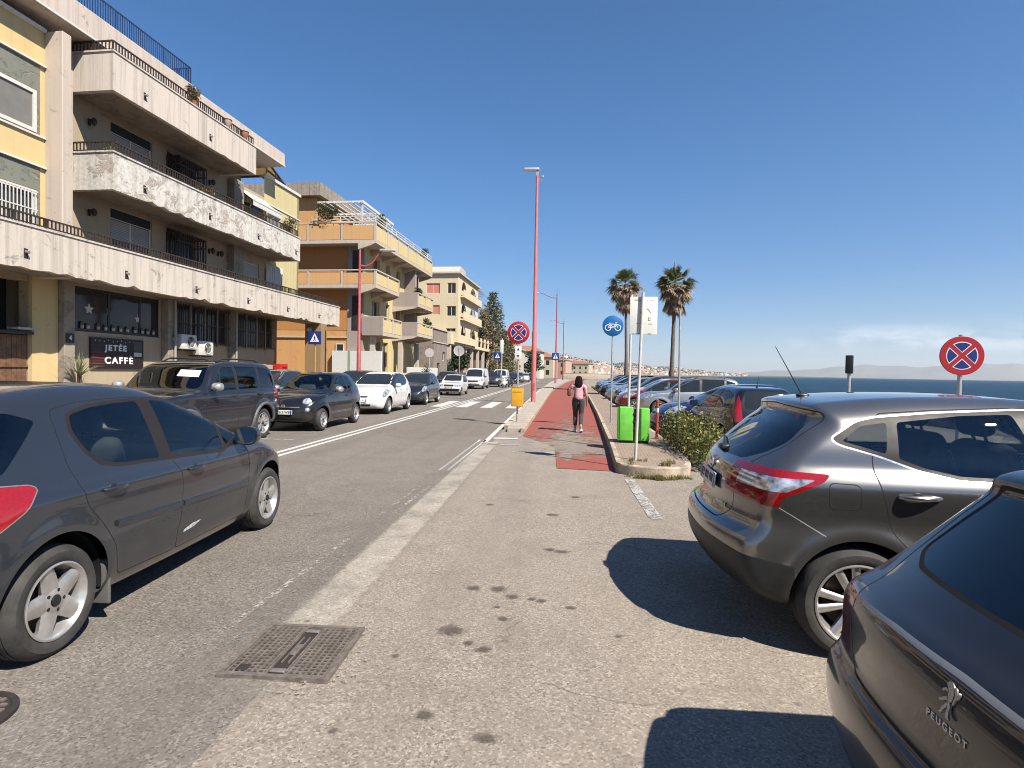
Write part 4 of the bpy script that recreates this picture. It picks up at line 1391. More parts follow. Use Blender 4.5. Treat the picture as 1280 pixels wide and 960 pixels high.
def road_paint(name='road_paint', wear=.5, col=(.62, .60, .56)):
    if name in _MC: return _MC[name]
    col = tuple(c * (ALB + .08) for c in col)
    t = NT(name)
    n = t.noise(22, detail=6, rough=.75)
    n2 = t.noise(2.5, detail=4)
    k = t.math('MULTIPLY_ADD', n2, .35, n)
    f = t.ramp(k, [(wear, 0.0), (wear + .10, 1.0)])
    pr = t.n('ShaderNodeBsdfPrincipled')
    c = t.mix(t.noise(60, detail=2), col, tuple(x * .8 for x in col))
    t.set(pr.inputs['Base Color'], c); pr.inputs['Roughness'].default_value = .75
    tr = t.n('ShaderNodeBsdfTransparent')
    mx = t.n('ShaderNodeMixShader')
    t.t.links.new(f, mx.inputs[0]); t.t.links.new(tr.outputs[0], mx.inputs[1]); t.t.links.new(pr.outputs[0], mx.inputs[2])
    t.t.links.new(mx.outputs[0], t.out.inputs[0])
    _MC[name] = t.m
    return t.m
PW = road_paint('road_paint', .41); PF = road_paint('road_paint_faded', .60, (.50, .47, .43)); PF2 = road_paint('road_paint_worn', .66, (.44, .40, .35)); PB = road_paint('road_paint_ghost', .50, (.385, .335, .28))
def strip(x0, x1, y0, y1, mat, xs0=None, xs1=None, z=.008):
    return sheet('road_marking', [(x0, y0), (x1, y0), (x1 if xs1 is None else xs1, y1), (x0 if xs0 is None else xs0, y1)], z, mat)
# double centre line
strip(-5.62, -5.50, 7, 33, PW, -5.02, -4.90); strip(-5.38, -5.26, 7, 33, PW, -4.78, -4.66)
strip(-5.02, -4.90, 33, 120, PW, -3.9, -3.78); strip(-4.78, -4.66, 33, 120, PW, -3.66, -3.54)
# broad worn edge line and its later thin dashes
def band_alpha(t):
    x = t.xyz()
    d = t.math('ABSOLUTE', t.math('ADD', x[0], t.math('MULTIPLY_ADD', x[1], -.006, 1.60)))
    d = t.math('MULTIPLY_ADD', t.noise(7, detail=6, rough=.7), .10, d)
    e = t.ramp(d, [(.20, .92), (.26, 0.0)])
    w = t.ramp(t.noise(1.3, detail=7, rough=.7), [(.34, .5), (.54, 1.0)])
    n = t.ramp(x[1], [(.0, 0.0), (1.0, 1.0)])
    return t.math('MULTIPLY', t.math('MULTIPLY', e, w), t.math('MULTIPLY_ADD', x[1], .9, -2.3, clamp=True))
M_band = asphalt('edge_band', (.50, .44, .37), (.74, .67, .57), (.27, .23, .19), .3, band_alpha)
strip(-1.95, -1.25, 2.5, 13.2, M_band)
for y0, y1, xa, xb in ((9.3, 13.6, -1.96, -1.86), (6.3, 8.0, -2.03, -1.97), (3.2, 5.4, -2.10, -2.04)):
    f = PW if y0 > 8 else PF2
    strip(xa, xa + .05, y0, y1, f, xb, xb + .05); strip(xa + .14, xa + .19, y0, y1, f, xb + .14, xb + .19)
strip(-1.72, -1.60, 13.2, 60, PW, -1.66, -1.54)
strip(-1.55, -.95, 13.9, 14.15, PW); strip(-1.55, -.8, 12.75, 12.9, PF)
# crosswalk
for k in range(7):
    x = -9.3 + k * 1.16
    if k > 2 or k == 0: strip(x, x + .55, 25.6, 30.6, PW)
# faint marks on the parking apron
strip(-.9, 1.9, 11.6, 11.75, PF); strip(1.1, 1.25, 6.6, 9.0, PF)
strip(-9.0, -6.1, 12.6, 12.72, PF)

# red cycle and foot path
def red_mat():
    t = NT('red_path')
    n = t.noise(3.0, detail=7, rough=.7)
    st = t.noise(1.0, t.mapping(t.co(), (2.2, .7, 1)), detail=6, rough=.7)
    k = t.math('ADD', t.math('MULTIPLY', n, .6), t.math('MULTIPLY', st, .5))
    x = t.xyz()
    c = t.ramp(t.noise(40, detail=4), [(.3, (.205, .053, .038)), (.7, (.275, .085, .064))])
    # walkers wear it away along the middle and near the open end
    mid = t.math('ABSOLUTE', t.math('SUBTRACT', x[0], .42))
    endw = t.math('MULTIPLY', t.math('SUBTRACT', 23.0, x[1]), .020, clamp=True)
    endw = t.math('MULTIPLY', endw, t.math('MULTIPLY_ADD', x[1], .45, -4.6, clamp=True))
    bias = t.math('SUBTRACT', endw, t.math('MULTIPLY', mid, .14))
    f = t.ramp(t.math('ADD', k, bias), [(.585, 0.0), (.68, .92)])
    sp_ = t.xyz(t.vor(88, out='Color'))[0]
    c = t.mix(f, c, t.ramp(sp_, [(.0, (.10, .08, .065)), (.3, (.22, .18, .148)), (.66, (.23, .19, .155)), (1.0, (.40, .34, .28))]))
    c = t.mix(.35, c, t.mix(1.0, c, t.ramp(sp_, [(.0, .4), (.5, 1.0)]), 'MULTIPLY'))
    m_ = t.pbr(c, .85, 0, t.bump(t.noise(150, detail=2), .4, .004), spec=.3)
    fade(t, t.math('SUBTRACT', 1.0, t.math('MULTIPLY', f, .85)))
    return m_
M_red = red_mat()
PATH = [(.03, 9.85), (1.02, 9.72), (1.17, 12.7), (1.55, 22), (2.15, 40), (3.0, 66), (4.0, 95), (7.0, 140), (14, 215), (12, 215), (4.6, 140), (1.6, 95), (.25, 66), (-.42, 48), (-.66, 30), (-.86, 14.75), (-.02, 12.6)]
sheet('path', PATH, .008, M_red)

# kerbed island between the road and the path
M_kerb = plain('kerb_stone', (.44, .355, .265), .9, 0, .42, 4, .8, bscale=40)
M_conc = plain('pavement_concrete', (.40, .35, .29), .88, 0, .18, 3, .3, bscale=80)
def ribbon(name, left, right, z0, z1, mat):
    P = left + right[::-1]
    m = MB(); m.prism(P, z0, z1)
    o = m.build(name, mat); tag(o, kind='structure')
    bevel_obj(o, .015, 2)
    return o
ribbon('kerb', [(-1.50, 16.2), (-1.52, 30), (-1.42, 60), (-1.05, 90), (0, 130)], [(-1.36, 16.2), (-1.38, 30), (-1.28, 60), (-.9, 90), (.15, 130)], -.1, .13, M_kerb)
ribbon('pavement', [(-1.357, 15.6), (-1.377, 30), (-1.277, 60), (-.897, 90), (.153, 130)], [(-.98, 15.6), (-.80, 30), (-.45, 60), (.9, 90), (3.0, 130)], -.1, .115, M_conc)
ribbon('kerb', [(-.977, 15.5), (-.797, 30), (-.447, 60), (.903, 90), (3.003, 130)], [(-.87, 15.5), (-.68, 30), (-.33, 60), (1.02, 90), (3.1, 130)], -.1, .13, M_kerb)

# raised pavement along the parked cars, with a rounded end
def tile_mat():
    t = NT('paving_tiles')
    co = t.co()
    b = t.n('ShaderNodeTexBrick')
    t.t.links.new(t.mapping(co, (1, 1, 1), rot=(0, 0, .06)), b.inputs['Vector'])
    b.inputs['Scale'].default_value = 4.2; b.inputs['Mortar Size'].default_value = .035
    b.inputs['Color1'].default_value = (.29, .215, .16, 1); b.inputs['Color2'].default_value = (.235, .175, .13, 1); b.inputs['Mortar'].default_value = (.10, .075, .058, 1)
    b.inputs['Brick Width'].default_value = .5; b.inputs['Row Height'].default_value = .25
    n = t.noise(1.2, detail=6, rough=.7)
    c = t.mix(t.ramp(n, [(.35, .0), (.7, .5)]), b.outputs['Color'], (.31, .25, .195))
    return t.pbr(c, .85, 0, t.bump(b.outputs['Fac'], -.4, .01), spec=.3)
M_tile = tile_mat()
PK = .17
LEFT = [(1.03, 9.72), (1.19, 12.7), (1.57, 22), (2.17, 40), (3.02, 66), (4.02, 95)]
END = [(1.10, 9.5), (1.27, 9.36), (1.55, 9.25), (1.85, 9.24), (2.08, 9.36), (2.25, 9.6), (2.34, 9.95)]
END = [tuple(p) for p in cr_spline(END, 4, False)]
RIGHT = [(2.40, 10.6), (2.50, 12), (2.62, 15), (2.75, 22), (3.1, 40), (3.8, 66), (4.9, 95)]
OUT = LEFT[::-1] + END + RIGHT
def inset_poly(P, d):
    n = len(P); out = []
    for i in range(n):
        a, b, c = Vector(P[i - 1]), Vector(P[i]), Vector(P[(i + 1) % n])
        e1 = (b - a).normalized(); e2 = (c - b).normalized()
        n1 = Vector((-e1.y, e1.x)); n2 = Vector((-e2.y, e2.x))
        k = (n1 + n2); k = k / max(k.length_squared / 2, .3)
        out.append(tuple(b + k * d))
    return out
INN = inset_poly(OUT, .10)
m = MB()
n_ = len(OUT)
vs = [(x, y, -.1) for x, y in OUT] + [(x, y, PK - .02) for x, y in OUT] + [(x * .9 + u * .1, y * .9 + w * .1, PK) for (x, y), (u, w) in zip(OUT, INN)] + [(x, y, PK) for x, y in INN]
fs = []
for i in range(n_):
    j = (i + 1) % n_
    for k in range(3):
        fs.append((k * n_ + i, k * n_ + j, (k + 1) * n_ + j, (k + 1) * n_ + i))
m.add(vs, fs, 0)
o = m.build('kerb', M_kerb); tag(o, kind='structure')
sheet('pavement', INN, PK - .004, M_tile)

# promenade far side and the building-side pavement
ribbon('pavement', [(-16, -20), (-13.2, 15), (-11.9, 36), (-10.8, 60), (-9.9, 95)], [(-12.1, -20), (-11.5, 15), (-10.6, 36), (-10.25, 60), (-9.4, 95)], -.1, .10, M_conc)

# stains on the apron
rs = random.Random(4)
t = NT('oil_stain')
gx = t.xyz(t.co('Generated'))
dd = t.math('SQRT', t.math('ADD', t.math('POWER', t.math('SUBTRACT', gx[0], .5), 2), t.math('POWER', t.math('SUBTRACT', gx[1], .5), 2)))
dd = t.math('MULTIPLY_ADD', t.noise(24, detail=7, rough=.75), .85, dd)
t.pbr(t.ramp(t.noise(90, detail=2), [(.3, (.06, .047, .037)), (.7, (.11, .088, .07))]), .75, spec=.3)
fade(t, t.ramp(dd, [(.58, .66), (.80, .0)]))
M_stain = t.m
for (x, y, r) in ((-.62, 4.28, .045), (-.42, 4.28, .05), (-.66, 3.56, .065), (-.30, 4.15, .04), (-.16, 4.12, .028), (-.09, 4.1, .03), (.14, 4.0, .03), (-.38, 3.95, .022), (-.34, 3.76, .03), (-.5, 3.4, .03), (-.40, 3.33, .035), (.07, 5.25, .055), (-.05, 5.3, .04), (-.02, 6.6, .06),
                  (-.62, 2.66, .035), (-.28, 2.52, .045), (-.9, 3.2, .02), (.42, 3.6, .02), (-.8, 7.0, .04), (.3, 7.6, .05), (-1.0, 2.5, .02)):
    n = 14
    ph = rs.random() * 6
    pts = [(x + r * (1 + .35 * math.sin(3 * a + ph) + .2 * rs.random()) * math.cos(a) * 1.3, y + r * (1 + .3 * math.cos(2 * a + ph) + .2 * rs.random()) * math.sin(a)) for a in [2 * PI * k / n for k in range(n)]]
    pts = [(x + (u - x) * 1.3, y + (v - y) * 1.3) for u, v in pts]
    sheet('oil_stain', pts, .010 + .0002 * rs.random(), M_stain)
# a pale concrete patch round the manhole
M_patch = road_paint('concrete_patch', .74, (.40, .35, .29))
sheet('ground_patch', [(-1.46, 2.72), (-1.10, 2.78), (-1.02, 3.1), (-1.06, 3.55), (-1.3, 3.62), (-1.7, 3.58), (-1.62, 3.4)], .0125, M_patch)

# ---- cast iron covers
M_cast = plain('cast_iron', (.20, .165, .14), .6, .2, .35, 25, .3)
M_castd = plain('cast_recess', (.03, .022, .018), .9, 0, .3, 20)
root = thing('manhole_cover', 'square cast iron grid cover with two lifting slots set into the asphalt', 'manhole cover', (-1.50, 3.18, 0), R(1))
m = MB(); a = .295
m.box(-a, a, -a, a, .002, .013, 1)
for s in (-1, 1):
    m.box(s * a - .014, s * a + .014, -a - .014, a + .014, .002, .026, 0)
    m.box(-a + .014, a - .014, s * a - .014, s * a + .014, .002, .026, 0)
o = m.build('frame', [M_cast, M_castd], root)
m = MB(); b = a - .024
N = 16
for i in range(N + 1):
    p = -b + 2 * b * i / N
    if abs(p) > .05:
        m.box(p - .0045, p + .0045, -b, b, .0135, .023)
    for s in (-1, 1):
        x0, x1 = (s * .055, s * b) if s > 0 else (-b, -.055)
        m.box(x0, x1, p - .0045, p + .0045, .0135, .0225)
m.box(-.055, -.047, -b, b, .0135, .024); m.box(.047, .055, -b, b, .0135, .024)
m.box(-.022, -.016, -.15, .15, .0135, .023); m.box(.016, .022, -.15, .15, .0135, .023)
m.build('grid', M_cast, root)
m = MB()
m.rbox(-.022, .022, -.06, .06, .0135, .022, .003); m.build('centre_plate', plain('cast_worn', (.24, .21, .19), .45, .6, .3, 60), root)
for s in (-1, 1):
    m = MB(); m.rbox(-.042, .042, s * .235 - .018, s * .235 + .018, .0135, .024, .004)
    m.build('lifting_slot', plain('cast_bright', (.30, .27, .24), .4, .6, .2, 40), root)
m = MB(); m.rbox(-.235, -.165, -.255, -.19, .0135, .0235, .004); m.build('corner_plate', M_castd, root)
root = thing('drain_cover', 'round cast iron cover at the lower left edge beside the hatchback wheel', 'drain cover', (-2.76, 2.38, 0))
m = MB()
m.lathe([(.22, .005), (.22, .020), (.195, .022), (.19, .013), (.001, .013)], 40, None, 1)
m.lathe([(.222, .004), (.222, .021), (.196, .0225)], 40, None, 0)
m.build('frame', [M_castd, M_castd], root)
m = MB()
for k in range(-4, 5):
    w = math.sqrt(max(.001, .18**2 - (k * .04)**2))
    for q in range(6):
        m.box(-w + 2 * w * q / 6, -w + 2 * w * (q + .72) / 6, k * .04 - .012, k * .04 + .012, .0135, .021)
m.build('grid', M_cast, root)
# ------------------------------------------------------------------ buildings (frame: x along the street, y away from it, z up)
B_ANG = R(90 - 3.115)
B_H = Vector((math.cos(B_ANG), math.sin(B_ANG), 0)); B_L = Vector((-B_H.y, B_H.x, 0))
def bpos(s, d, z=0.0): return B_H * s + B_L * d + Vector((0, 0, z))
class Bld:
    def __init__(s, name, label, s0, d0, cat='building', group=None):
        s.s0, s.d0 = s0, d0
        s.root = thing(name, label, cat, bpos(s0, d0), B_ANG, group)
        s.T = Matrix.Translation((-s0, -d0, 0))
    def put(s, mb, name, mat, parent=None, sharp=35):
        me = mb.mesh(name, sharp) if isinstance(mb, MB) else mb
        me.transform(s.T); me.update()
        return link(name, me, mat, parent or s.root)

def wall_front(m, x0, x1, z0, z1, y, ops, depth=.18, mi=0):
    """Street-facing wall sheet with real openings and reveals."""
    xs = sorted({x0, x1, *[min(max(o[0], x0), x1) for o in ops], *[min(max(o[1], x0), x1) for o in ops]})
    zs = sorted({z0, z1, *[min(max(o[2], z0), z1) for o in ops], *[min(max(o[3], z0), z1) for o in ops]})
    for i in range(len(xs) - 1):
        for j in range(len(zs) - 1):
            cx, cz = (xs[i] + xs[i + 1]) / 2, (zs[j] + zs[j + 1]) / 2
            if any(o[0] < cx < o[1] and o[2] < cz < o[3] for o in ops): continue
            m.add([(xs[i], y, zs[j]), (xs[i + 1], y, zs[j]), (xs[i + 1], y, zs[j + 1]), (xs[i], y, zs[j + 1])], [(0, 1, 2, 3)], mi)
    for a, b, c, d in ops:
        P = [(a, c), (b, c), (b, d), (a, d)]
        for k in range(4):
            (u, v), (w, q) = P[k], P[(k + 1) % 4]
            m.add([(u, y, v), (w, y, q), (w, y + depth, q), (u, y + depth, v)], [(0, 1, 2, 3)], mi)
def wall_side(m, y0, y1, z0, z1, x, ops, depth=.18, mi=0):
    k = MB(); wall_front(k, y0, y1, z0, z1, 0, ops, depth)
    m.add([(x + v[1], v[0], v[2]) for v in k.v], k.f, mi)

def window(B, a, b, c, d, y, frame, pane, mull=(), trans=(), fw=.06, side=False, parent=None, name='window', depth=.05):
    """Frame and pane filling an opening; 'side' turns it to face along the street."""
    m = MB(); p = MB()
    def bx(mb, u0, u1, w0, w1, v0, v1):
        if side: mb.box(w0, w1, u0, u1, v0, v1)
        else: mb.box(u0, u1, w0, w1, v0, v1)
    bx(m, a, a + fw, y, y + depth, c, d); bx(m, b - fw, b, y, y + depth, c, d)
    bx(m, a + fw, b - fw, y, y + depth, c, c + fw); bx(m, a + fw, b - fw, y, y + depth, d - fw, d)
    for q in mull: bx(m, q - fw * .45, q + fw * .45, y + .004, y + depth - .004, c + fw, d - fw)
    for q in trans: bx(m, a + fw, b - fw, y + .006, y + depth - .006, q - fw * .4, q + fw * .4)
    bx(p, a + fw * .5, b - fw * .5, y + depth * .45, y + depth * .6, c + fw * .5, d - fw * .5)
    o = B.put(m, name, frame, parent)
    B.put(p, 'pane', pane, o)
    return o

def railing(B, pts, z0, z1, mat, step=.12, rw=.035, bw=.018, parent=None, ball=False, mid=False):
    m = MB()
    for (a, b) in zip(pts[:-1], pts[1:]):
        A, C_ = Vector((a[0], a[1], 0)), Vector((b[0], b[1], 0)); L = (C_ - A).length
        m.bar(A + Vector((0, 0, z1)), C_ + Vector((0, 0, z1)), rw, rw)
        m.bar(A + Vector((0, 0, z0 + .03)), C_ + Vector((0, 0, z0 + .03)), rw * .8, rw * .8)
        if mid: m.bar(A + Vector((0, 0, (z0 + z1) / 2)), C_ + Vector((0, 0, (z0 + z1) / 2)), rw * .8, rw * .8)
        n = max(1, int(L / step)) if step else 0
        for k in range(n + 1 if step else 0):
            p = A.lerp(C_, k / n)
            m.bar(p + Vector((0, 0, z0 + .03)), p + Vector((0, 0, z1)), bw, bw)
        for k in range(int(L / 2) + 1):
            p = A.lerp(C_, min(1, k * 2 / max(L, .1)))
            m.bar(p + Vector((0, 0, z0 - .03)), p + Vector((0, 0, z1)), rw, rw)
    return B.put(m, 'railing', mat, parent)

def plaster(name, base, peel=(.55, .53, .49), amount=.5, streak=.5, dirt=(.20, .16, .13), rough=.9, scale=1.0):
    if name in _MC: return _MC[name]
    base, peel, dirt = (tuple(c * ALB for c in q) for q in (base, peel, dirt))
    t = NT(name)
    co = t.co()
    n = t.noise(1.1 * scale, detail=8, rough=.68)
    c = t.mix(t.ramp(n, [(.3, .0), (.75, .35)]), base, tuple(x * .8 for x in base))
    # peeling flakes
    pn = t.noise(1.7 * scale, t.mapping(co, (1, 1, 1.3)), detail=10, rough=.72, dist=.8)
    th = .5 + (.5 - amount) * .42
    f = t.ramp(pn, [(th, 0.0), (th + .025, 1.0)])
    pc = t.ramp(t.noise(9 * scale, detail=6, rough=.7), [(.32, tuple(x * .62 for x in peel)), (.5, peel), (.7, tuple(min(1, x * 1.14) for x in peel))])
    edge = t.ramp(pn, [(th - .02, 0.0), (th, .5), (th + .03, 0.0)])
    c = t.mix(f, c, pc)
    c = t.mix(edge, c, tuple(x * .45 for x in base))
    # rain streaks
    s = t.noise(1.0, t.mapping(co, (6.5, 6.5, .16)), detail=7, rough=.72)
    sf = t.math('MULTIPLY', t.ramp(s, [(.46, 0.0), (.70, 1.0)]), min(1, streak * 1.35))
    c = t.mix(sf, c, dirt)
    # rust bleeding and hair cracks
    ru = t.noise(1.0, t.mapping(co, (2.4, 2.4, .8), (7, 3, 1)), detail=7, rough=.7)
    c = t.mix(t.math('MULTIPLY', t.ramp(ru, [(.66, 0.0), (.76, .8)]), min(1, streak * 1.6)), c, (.16, .085, .045))
    cn = t.n('ShaderNodeTexNoise'); t.t.links.new(co, cn.inputs['Vector']); cn.inputs['Scale'].default_value = 1.9; cn.inputs['Detail'].default_value = 6
    va = t.n('ShaderNodeVectorMath', operation='MULTIPLY_ADD'); t.t.links.new(cn.outputs['Color'], va.inputs[0]); va.inputs[1].default_value = (.7, .7, .7); t.t.links.new(co, va.inputs[2])
    ce = t.vor(.75, va.outputs[0], 'DISTANCE_TO_EDGE')
    c = t.mix(t.math('MULTIPLY', t.ramp(ce, [(.0, .7), (.010, 0.0)]), min(1, streak * .7)), c, tuple(x * .45 for x in base))
    h = t.math('ADD', t.math('MULTIPLY', f, -.6), t.math('MULTIPLY', t.noise(30, detail=4), .25))
    _MC[name] = t.pbr(c, rough, 0, t.bump(h, .6, .02), spec=.25)
    return _MC[name]

PL_par1 = plaster('parapet_stained', (.70, .615, .525), (.56, .50, .43), .30, .38)
PL_par2 = plaster('parapet_flaking', (.56, .48, .41), (.70, .655, .59), .66, .32)
PL_par3 = plaster('parapet_worn', (.71, .62, .54), (.62, .57, .51), .16, .42)
PL_pil = plaster('pilaster_plaster', (.64, .54, .455), (.6, .54, .45), .2, .2)
PL_yel = plaster('yellow_plaster', (.74, .56, .28), (.66, .53, .33), .15, .10)
PL_pale = plaster('pale_yellow_plaster', (.66, .56, .30), (.62, .55, .38), .15, .14)
PL_cream = plaster('cream_plaster', (.52, .41, .28), (.46, .38, .27), .2, .15)
PL_panel = plaster('grey_green_panel', (.24, .245, .205), (.28, .28, .235), .42, .2)
PL_roof = plaster('roof_band', (.68, .58, .50), (.64, .56, .48), .2, .28)
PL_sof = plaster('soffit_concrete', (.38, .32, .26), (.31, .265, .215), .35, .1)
M_white = plain('white_frame', (.66, .64, .60), .5, 0, .08, 10)
M_rail = plain('rail_iron', (.055, .037, .028), .6, .2, .35, 14)
M_blue = plain('rail_blue', (.02, .045, .13), .5, .1, .2, 14)
M_pane = darkglass('pane_dark', (.022, .022, .022), .05)
M_blind = plain('blind_grey', (.42, .40, .375), .6, 0, .1, 3)
M_curt = plain('curtain_white', (.62, .61, .58), .8, 0, .12, 6)
M_wood = plain('shutter_wood', (.17, .085, .045), .65, 0, .4, 5, .4, bscale=30)

def col_box(B, name, a, b, c, d, z0, z1, mat, parent=None, bev=.012):
    m = MB(); m.box(a, b, c, d, z0, z1)
    o = B.put(m, name, mat, parent)
    if bev: bevel_obj(o, bev, 1)
    return o

def parapet(B, s0, s1, d0, depth, z0, z1, mat, end0=True, end1=True, th=.16, ragged=0, seed=1):
    """Solid balcony front with its slab; the lower edge crumbles where 'ragged'."""
    rr = random.Random(seed)
    m = MB()
    n = max(8, int((s1 - s0) / .25))
    xs = [s0 + (s1 - s0) * i / n for i in range(n + 1)]
    zb = [z0 + ((rr.random()**9) * ragged if 2 < i < n - 1 else 0) for i in range(n + 1)]
    vs = []; fs = []
    for x, zz in zip(xs, zb):
        vs += [(x, d0, zz), (x, d0, z1), (x, d0 + th, z1), (x, d0 + th, zz)]
    for i in range(n):
        for k in range(4):
            k2 = (k + 1) % 4
            fs.append((i * 4 + k, (i + 1) * 4 + k, (i + 1) * 4 + k2, i * 4 + k2))
    fs += [(3, 2, 1, 0), (n * 4, n * 4 + 1, n * 4 + 2, n * 4 + 3)]
    m.add(vs, fs)
    if end0: m.box(s0 + .001, s0 + th, d0 + th + .001, d0 + depth, z0, z1 - .001)
    if end1: m.box(s1 - th, s1 - .001, d0 + th + .001, d0 + depth, z0, z1 - .001)
    # coping
    m.box(s0 - .03, s1 + .03, d0 - .03, d0 + th + .03, z1 + .001, z1 + .05)
    if end0: m.box(s0 - .03, s0 + th + .03, d0 + th + .031, d0 + depth, z1 + .001, z1 + .05)
    # drain spouts
    o = B.put(m, 'balcony_parapet', mat)
    sp = MB()
    x = s0 + 1.2
    while x < s1:
        sp.tube([(x, d0 + .02, z0 + .42), (x, d0 - .10, z0 + .40)], .035, 8)
        sp.box(x - .05, x + .05, d0 - .004, d0 + .002, z0 + .25, z0 + .50, 1)
        x += 3.1
    B.put(sp, 'drain_spout', [plain('spout_grey', (.25, .22, .2), .7), M_castd], o)
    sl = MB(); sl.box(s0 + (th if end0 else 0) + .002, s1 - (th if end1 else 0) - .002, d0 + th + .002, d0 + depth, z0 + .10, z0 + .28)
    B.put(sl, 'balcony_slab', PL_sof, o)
    return o

# ================= block 1: weathered concrete balconies over a cafe
B1 = Bld('apartment_building', 'weathered cream apartment block with long flaking concrete balconies above a cafe', 20, 15.6)
def block1():
    B = B1; r = B.root
    # back wall behind the balconies
    ops_f = []
    for z in (4.33, 7.13):
        ops_f += [(16.62, 18.40, z, z + 2.52), (19.1, 20.6, z, z + 2.50)]
    m = MB()
    wall_front(m, 14.3, 25.42, 4.18, 9.85, 15.6, ops_f + [(23.42, 25.02, 4.5, 6.52), (23.5, 25.3, 7.4, 9.3)], .16)
    B.put(m, 'wall', PL_cream)
    m = MB(); wall_front(m, 25.42, 28.7, 4.18, 10.88, 15.6, [(25.5, 26.9, 4.5, 6.6), (25.7, 26.9, 7.4, 9.2)], .16)
    m.box(25.42, 28.70, 15.601, 15.9, 10.88, 10.95); m.box(28.52, 28.70, 15.60, 25.0, 4.2, 10.88)
    B.put(m, 'wall', PL_pale)
    m = MB(); m.box(25.40, 28.78, 15.52, 15.62, 10.86, 11.0); m.box(25.40, 28.78, 15.56, 15.6, 9.6, 9.66); B.put(m, 'cornice', M_white)
    # body of the house behind
    m = MB(); m.box(14.35, 26.4, 15.95, 25, 0, 9.8); m.box(26.401, 28.5, 15.95, 25, 4.2, 9.8); m.box(2, 14.3, 15.6, 25, 4.2, 10.85); m.box(2, 14.3, 16.45, 25, 0, 4.19); B.put(m, 'wall', PL_cream)
    for z in (4.33, 7.13):
        window(B, 16.62, 18.40, z, z + 2.52, 15.66, M_white, M_pane, (17.5,), (z + 2.2,), .07)
        bb = MB(); bb.box(16.64, 18.38, 15.655, 15.70, z + 2.2, z + 2.5); B.put(bb, 'blind_box', M_dark())
        sh = MB()
        zz = z + 1.55
        while zz < z + 2.12:
            sh.box(16.72, 17.45, 15.672, 15.684, zz, zz + .045); sh.box(17.55, 18.31, 15.672, 15.684, zz, zz + .045); zz += .055
        B.put(sh, 'blind', M_blind)
        # projecting iron security cage
        cg = MB()
        for s in np.arange(19.08, 20.63, .1): cg.bar((s, 15.1, z), (s, 15.1, z + 2.3), .022)
        for d in np.arange(15.1, 15.6, .12):
            cg.bar((19.08, d, z), (19.08, d, z + 2.3), .022); cg.bar((20.6, d, z), (20.6, d, z + 2.3), .022)
        for zz in (z + .05, z + 1.1, z + 2.0, z + 2.3):
            cg.bar((19.06, 15.1, zz), (20.62, 15.1, zz), .04); cg.bar((19.08, 15.1, zz), (19.08, 15.6, zz), .04); cg.bar((20.6, 15.1, zz), (20.6, 15.6, zz), .04)
        cg.box(19.12, 20.56, 15.12, 15.55, z + 2.302, z + 2.325)
        B.put(cg, 'security_cage', M_rail)
        window(B, 19.1, 20.6, z, z + 2.5, 15.68, M_rail, M_pane, (19.85,), (), .06)
        col_box(B, 'pier', 22.62, 23.3, 15.25, 15.598, z - .12, z + 2.7, PL_sof)
        for s in (15.8, 21.44, 22.0):
            if s == 22.0 and z > 6: continue
            lm = MB()
            lm.box(s - .03, s + .03, 15.54, 15.598, z + 2.0, z + 2.2)
            lm.bar((s, 15.56, z + 2.15), (s, 15.42, z + 2.22), .02)
            lm.lathe([(.02, .12), (.07, .08), (.085, 0), (.05, -.1), (.01, -.12)], 8, Matrix.Translation((s, 15.40, z + 2.1)))
            B.put(lm, 'wall_lamp', M_rail)
    window(B, 23.42, 25.02, 4.5, 6.52, 15.66, M_white, M_blind, (), (), .05)
    rs_ = MB()
    for k in range(30): rs_.box(23.47, 24.97, 15.665 + .004 * (k % 2), 15.69, 4.55 + k * .064, 4.55 + k * .064 + .06)
    B.put(rs_, 'roller_shutter', M_blind)
    window(B, 25.5, 26.9, 4.5, 6.6, 15.66, M_white, M_pane, (26.2,), (), .06)
    cu = MB()
    for k in range(14): cu.tube([(25.55 + .1 * k, 15.5 + .03 * (k % 2), 4.4), (25.55 + .1 * k, 15.5 + .03 * ((k + 1) % 2), 6.7)], .055, 6)
    B.put(cu, 'curtain', M_curt)
    window(B, 23.5, 25.3, 7.4, 9.3, 15.66, M_white, M_pane, (24.4,), (), .06)
    window(B, 25.7, 26.9, 7.4, 9.2, 15.66, M_white, M_blind, (26.3,), (), .05)
    aw = MB()
    for k in range(9):
        a = 23.25 + k * .245
        aw.add([(a, 15.55, 9.62), (a + .235, 15.55, 9.62), (a + .235, 14.75, 9.05 - .02 * (k % 2)), (a, 14.75, 9.05 - .02 * (k % 2))], [(0, 1, 2, 3)])
    aw.bar((23.2, 14.75, 9.05), (25.5, 14.75, 9.05), .05); aw.bar((23.2, 15.55, 9.62), (25.5, 15.55, 9.62), .09)
    aw.box(23.2, 25.5, 14.74, 14.76, 8.82, 9.04)
    B.put(aw, 'awning', M_curt)
    # balconies
    p1 = parapet(B, 5.0, 30.35, 14.0, 1.6, 4.05, 5.12, PL_par1, False, True, .16, .12, 3)
    p2 = parapet(B, 15.0, 25.9, 14.0, 1.6, 6.86, 7.95, PL_par2, True, True, .16, .12, 5)
    p3 = parapet(B, 15.0, 22.2, 14.0, 1.6, 9.76, 10.88, PL_par3, True, True, .16, .05, 7)
    railing(B, [(5.0, 14.08), (30.27, 14.08), (30.27, 15.5)], 5.20, 5.44, M_rail, .11, .04, .028, p1)
    railing(B, [(15.08, 15.4), (15.08, 14.08), (25.8, 14.08)], 8.03, 8.30, M_rail, .11, .04, .028, p2)
    railing(B, [(15.08, 15.4), (15.08, 14.08), (22.1, 14.08)], 10.96, 11.24, M_rail, .11, .04, .028, p3)
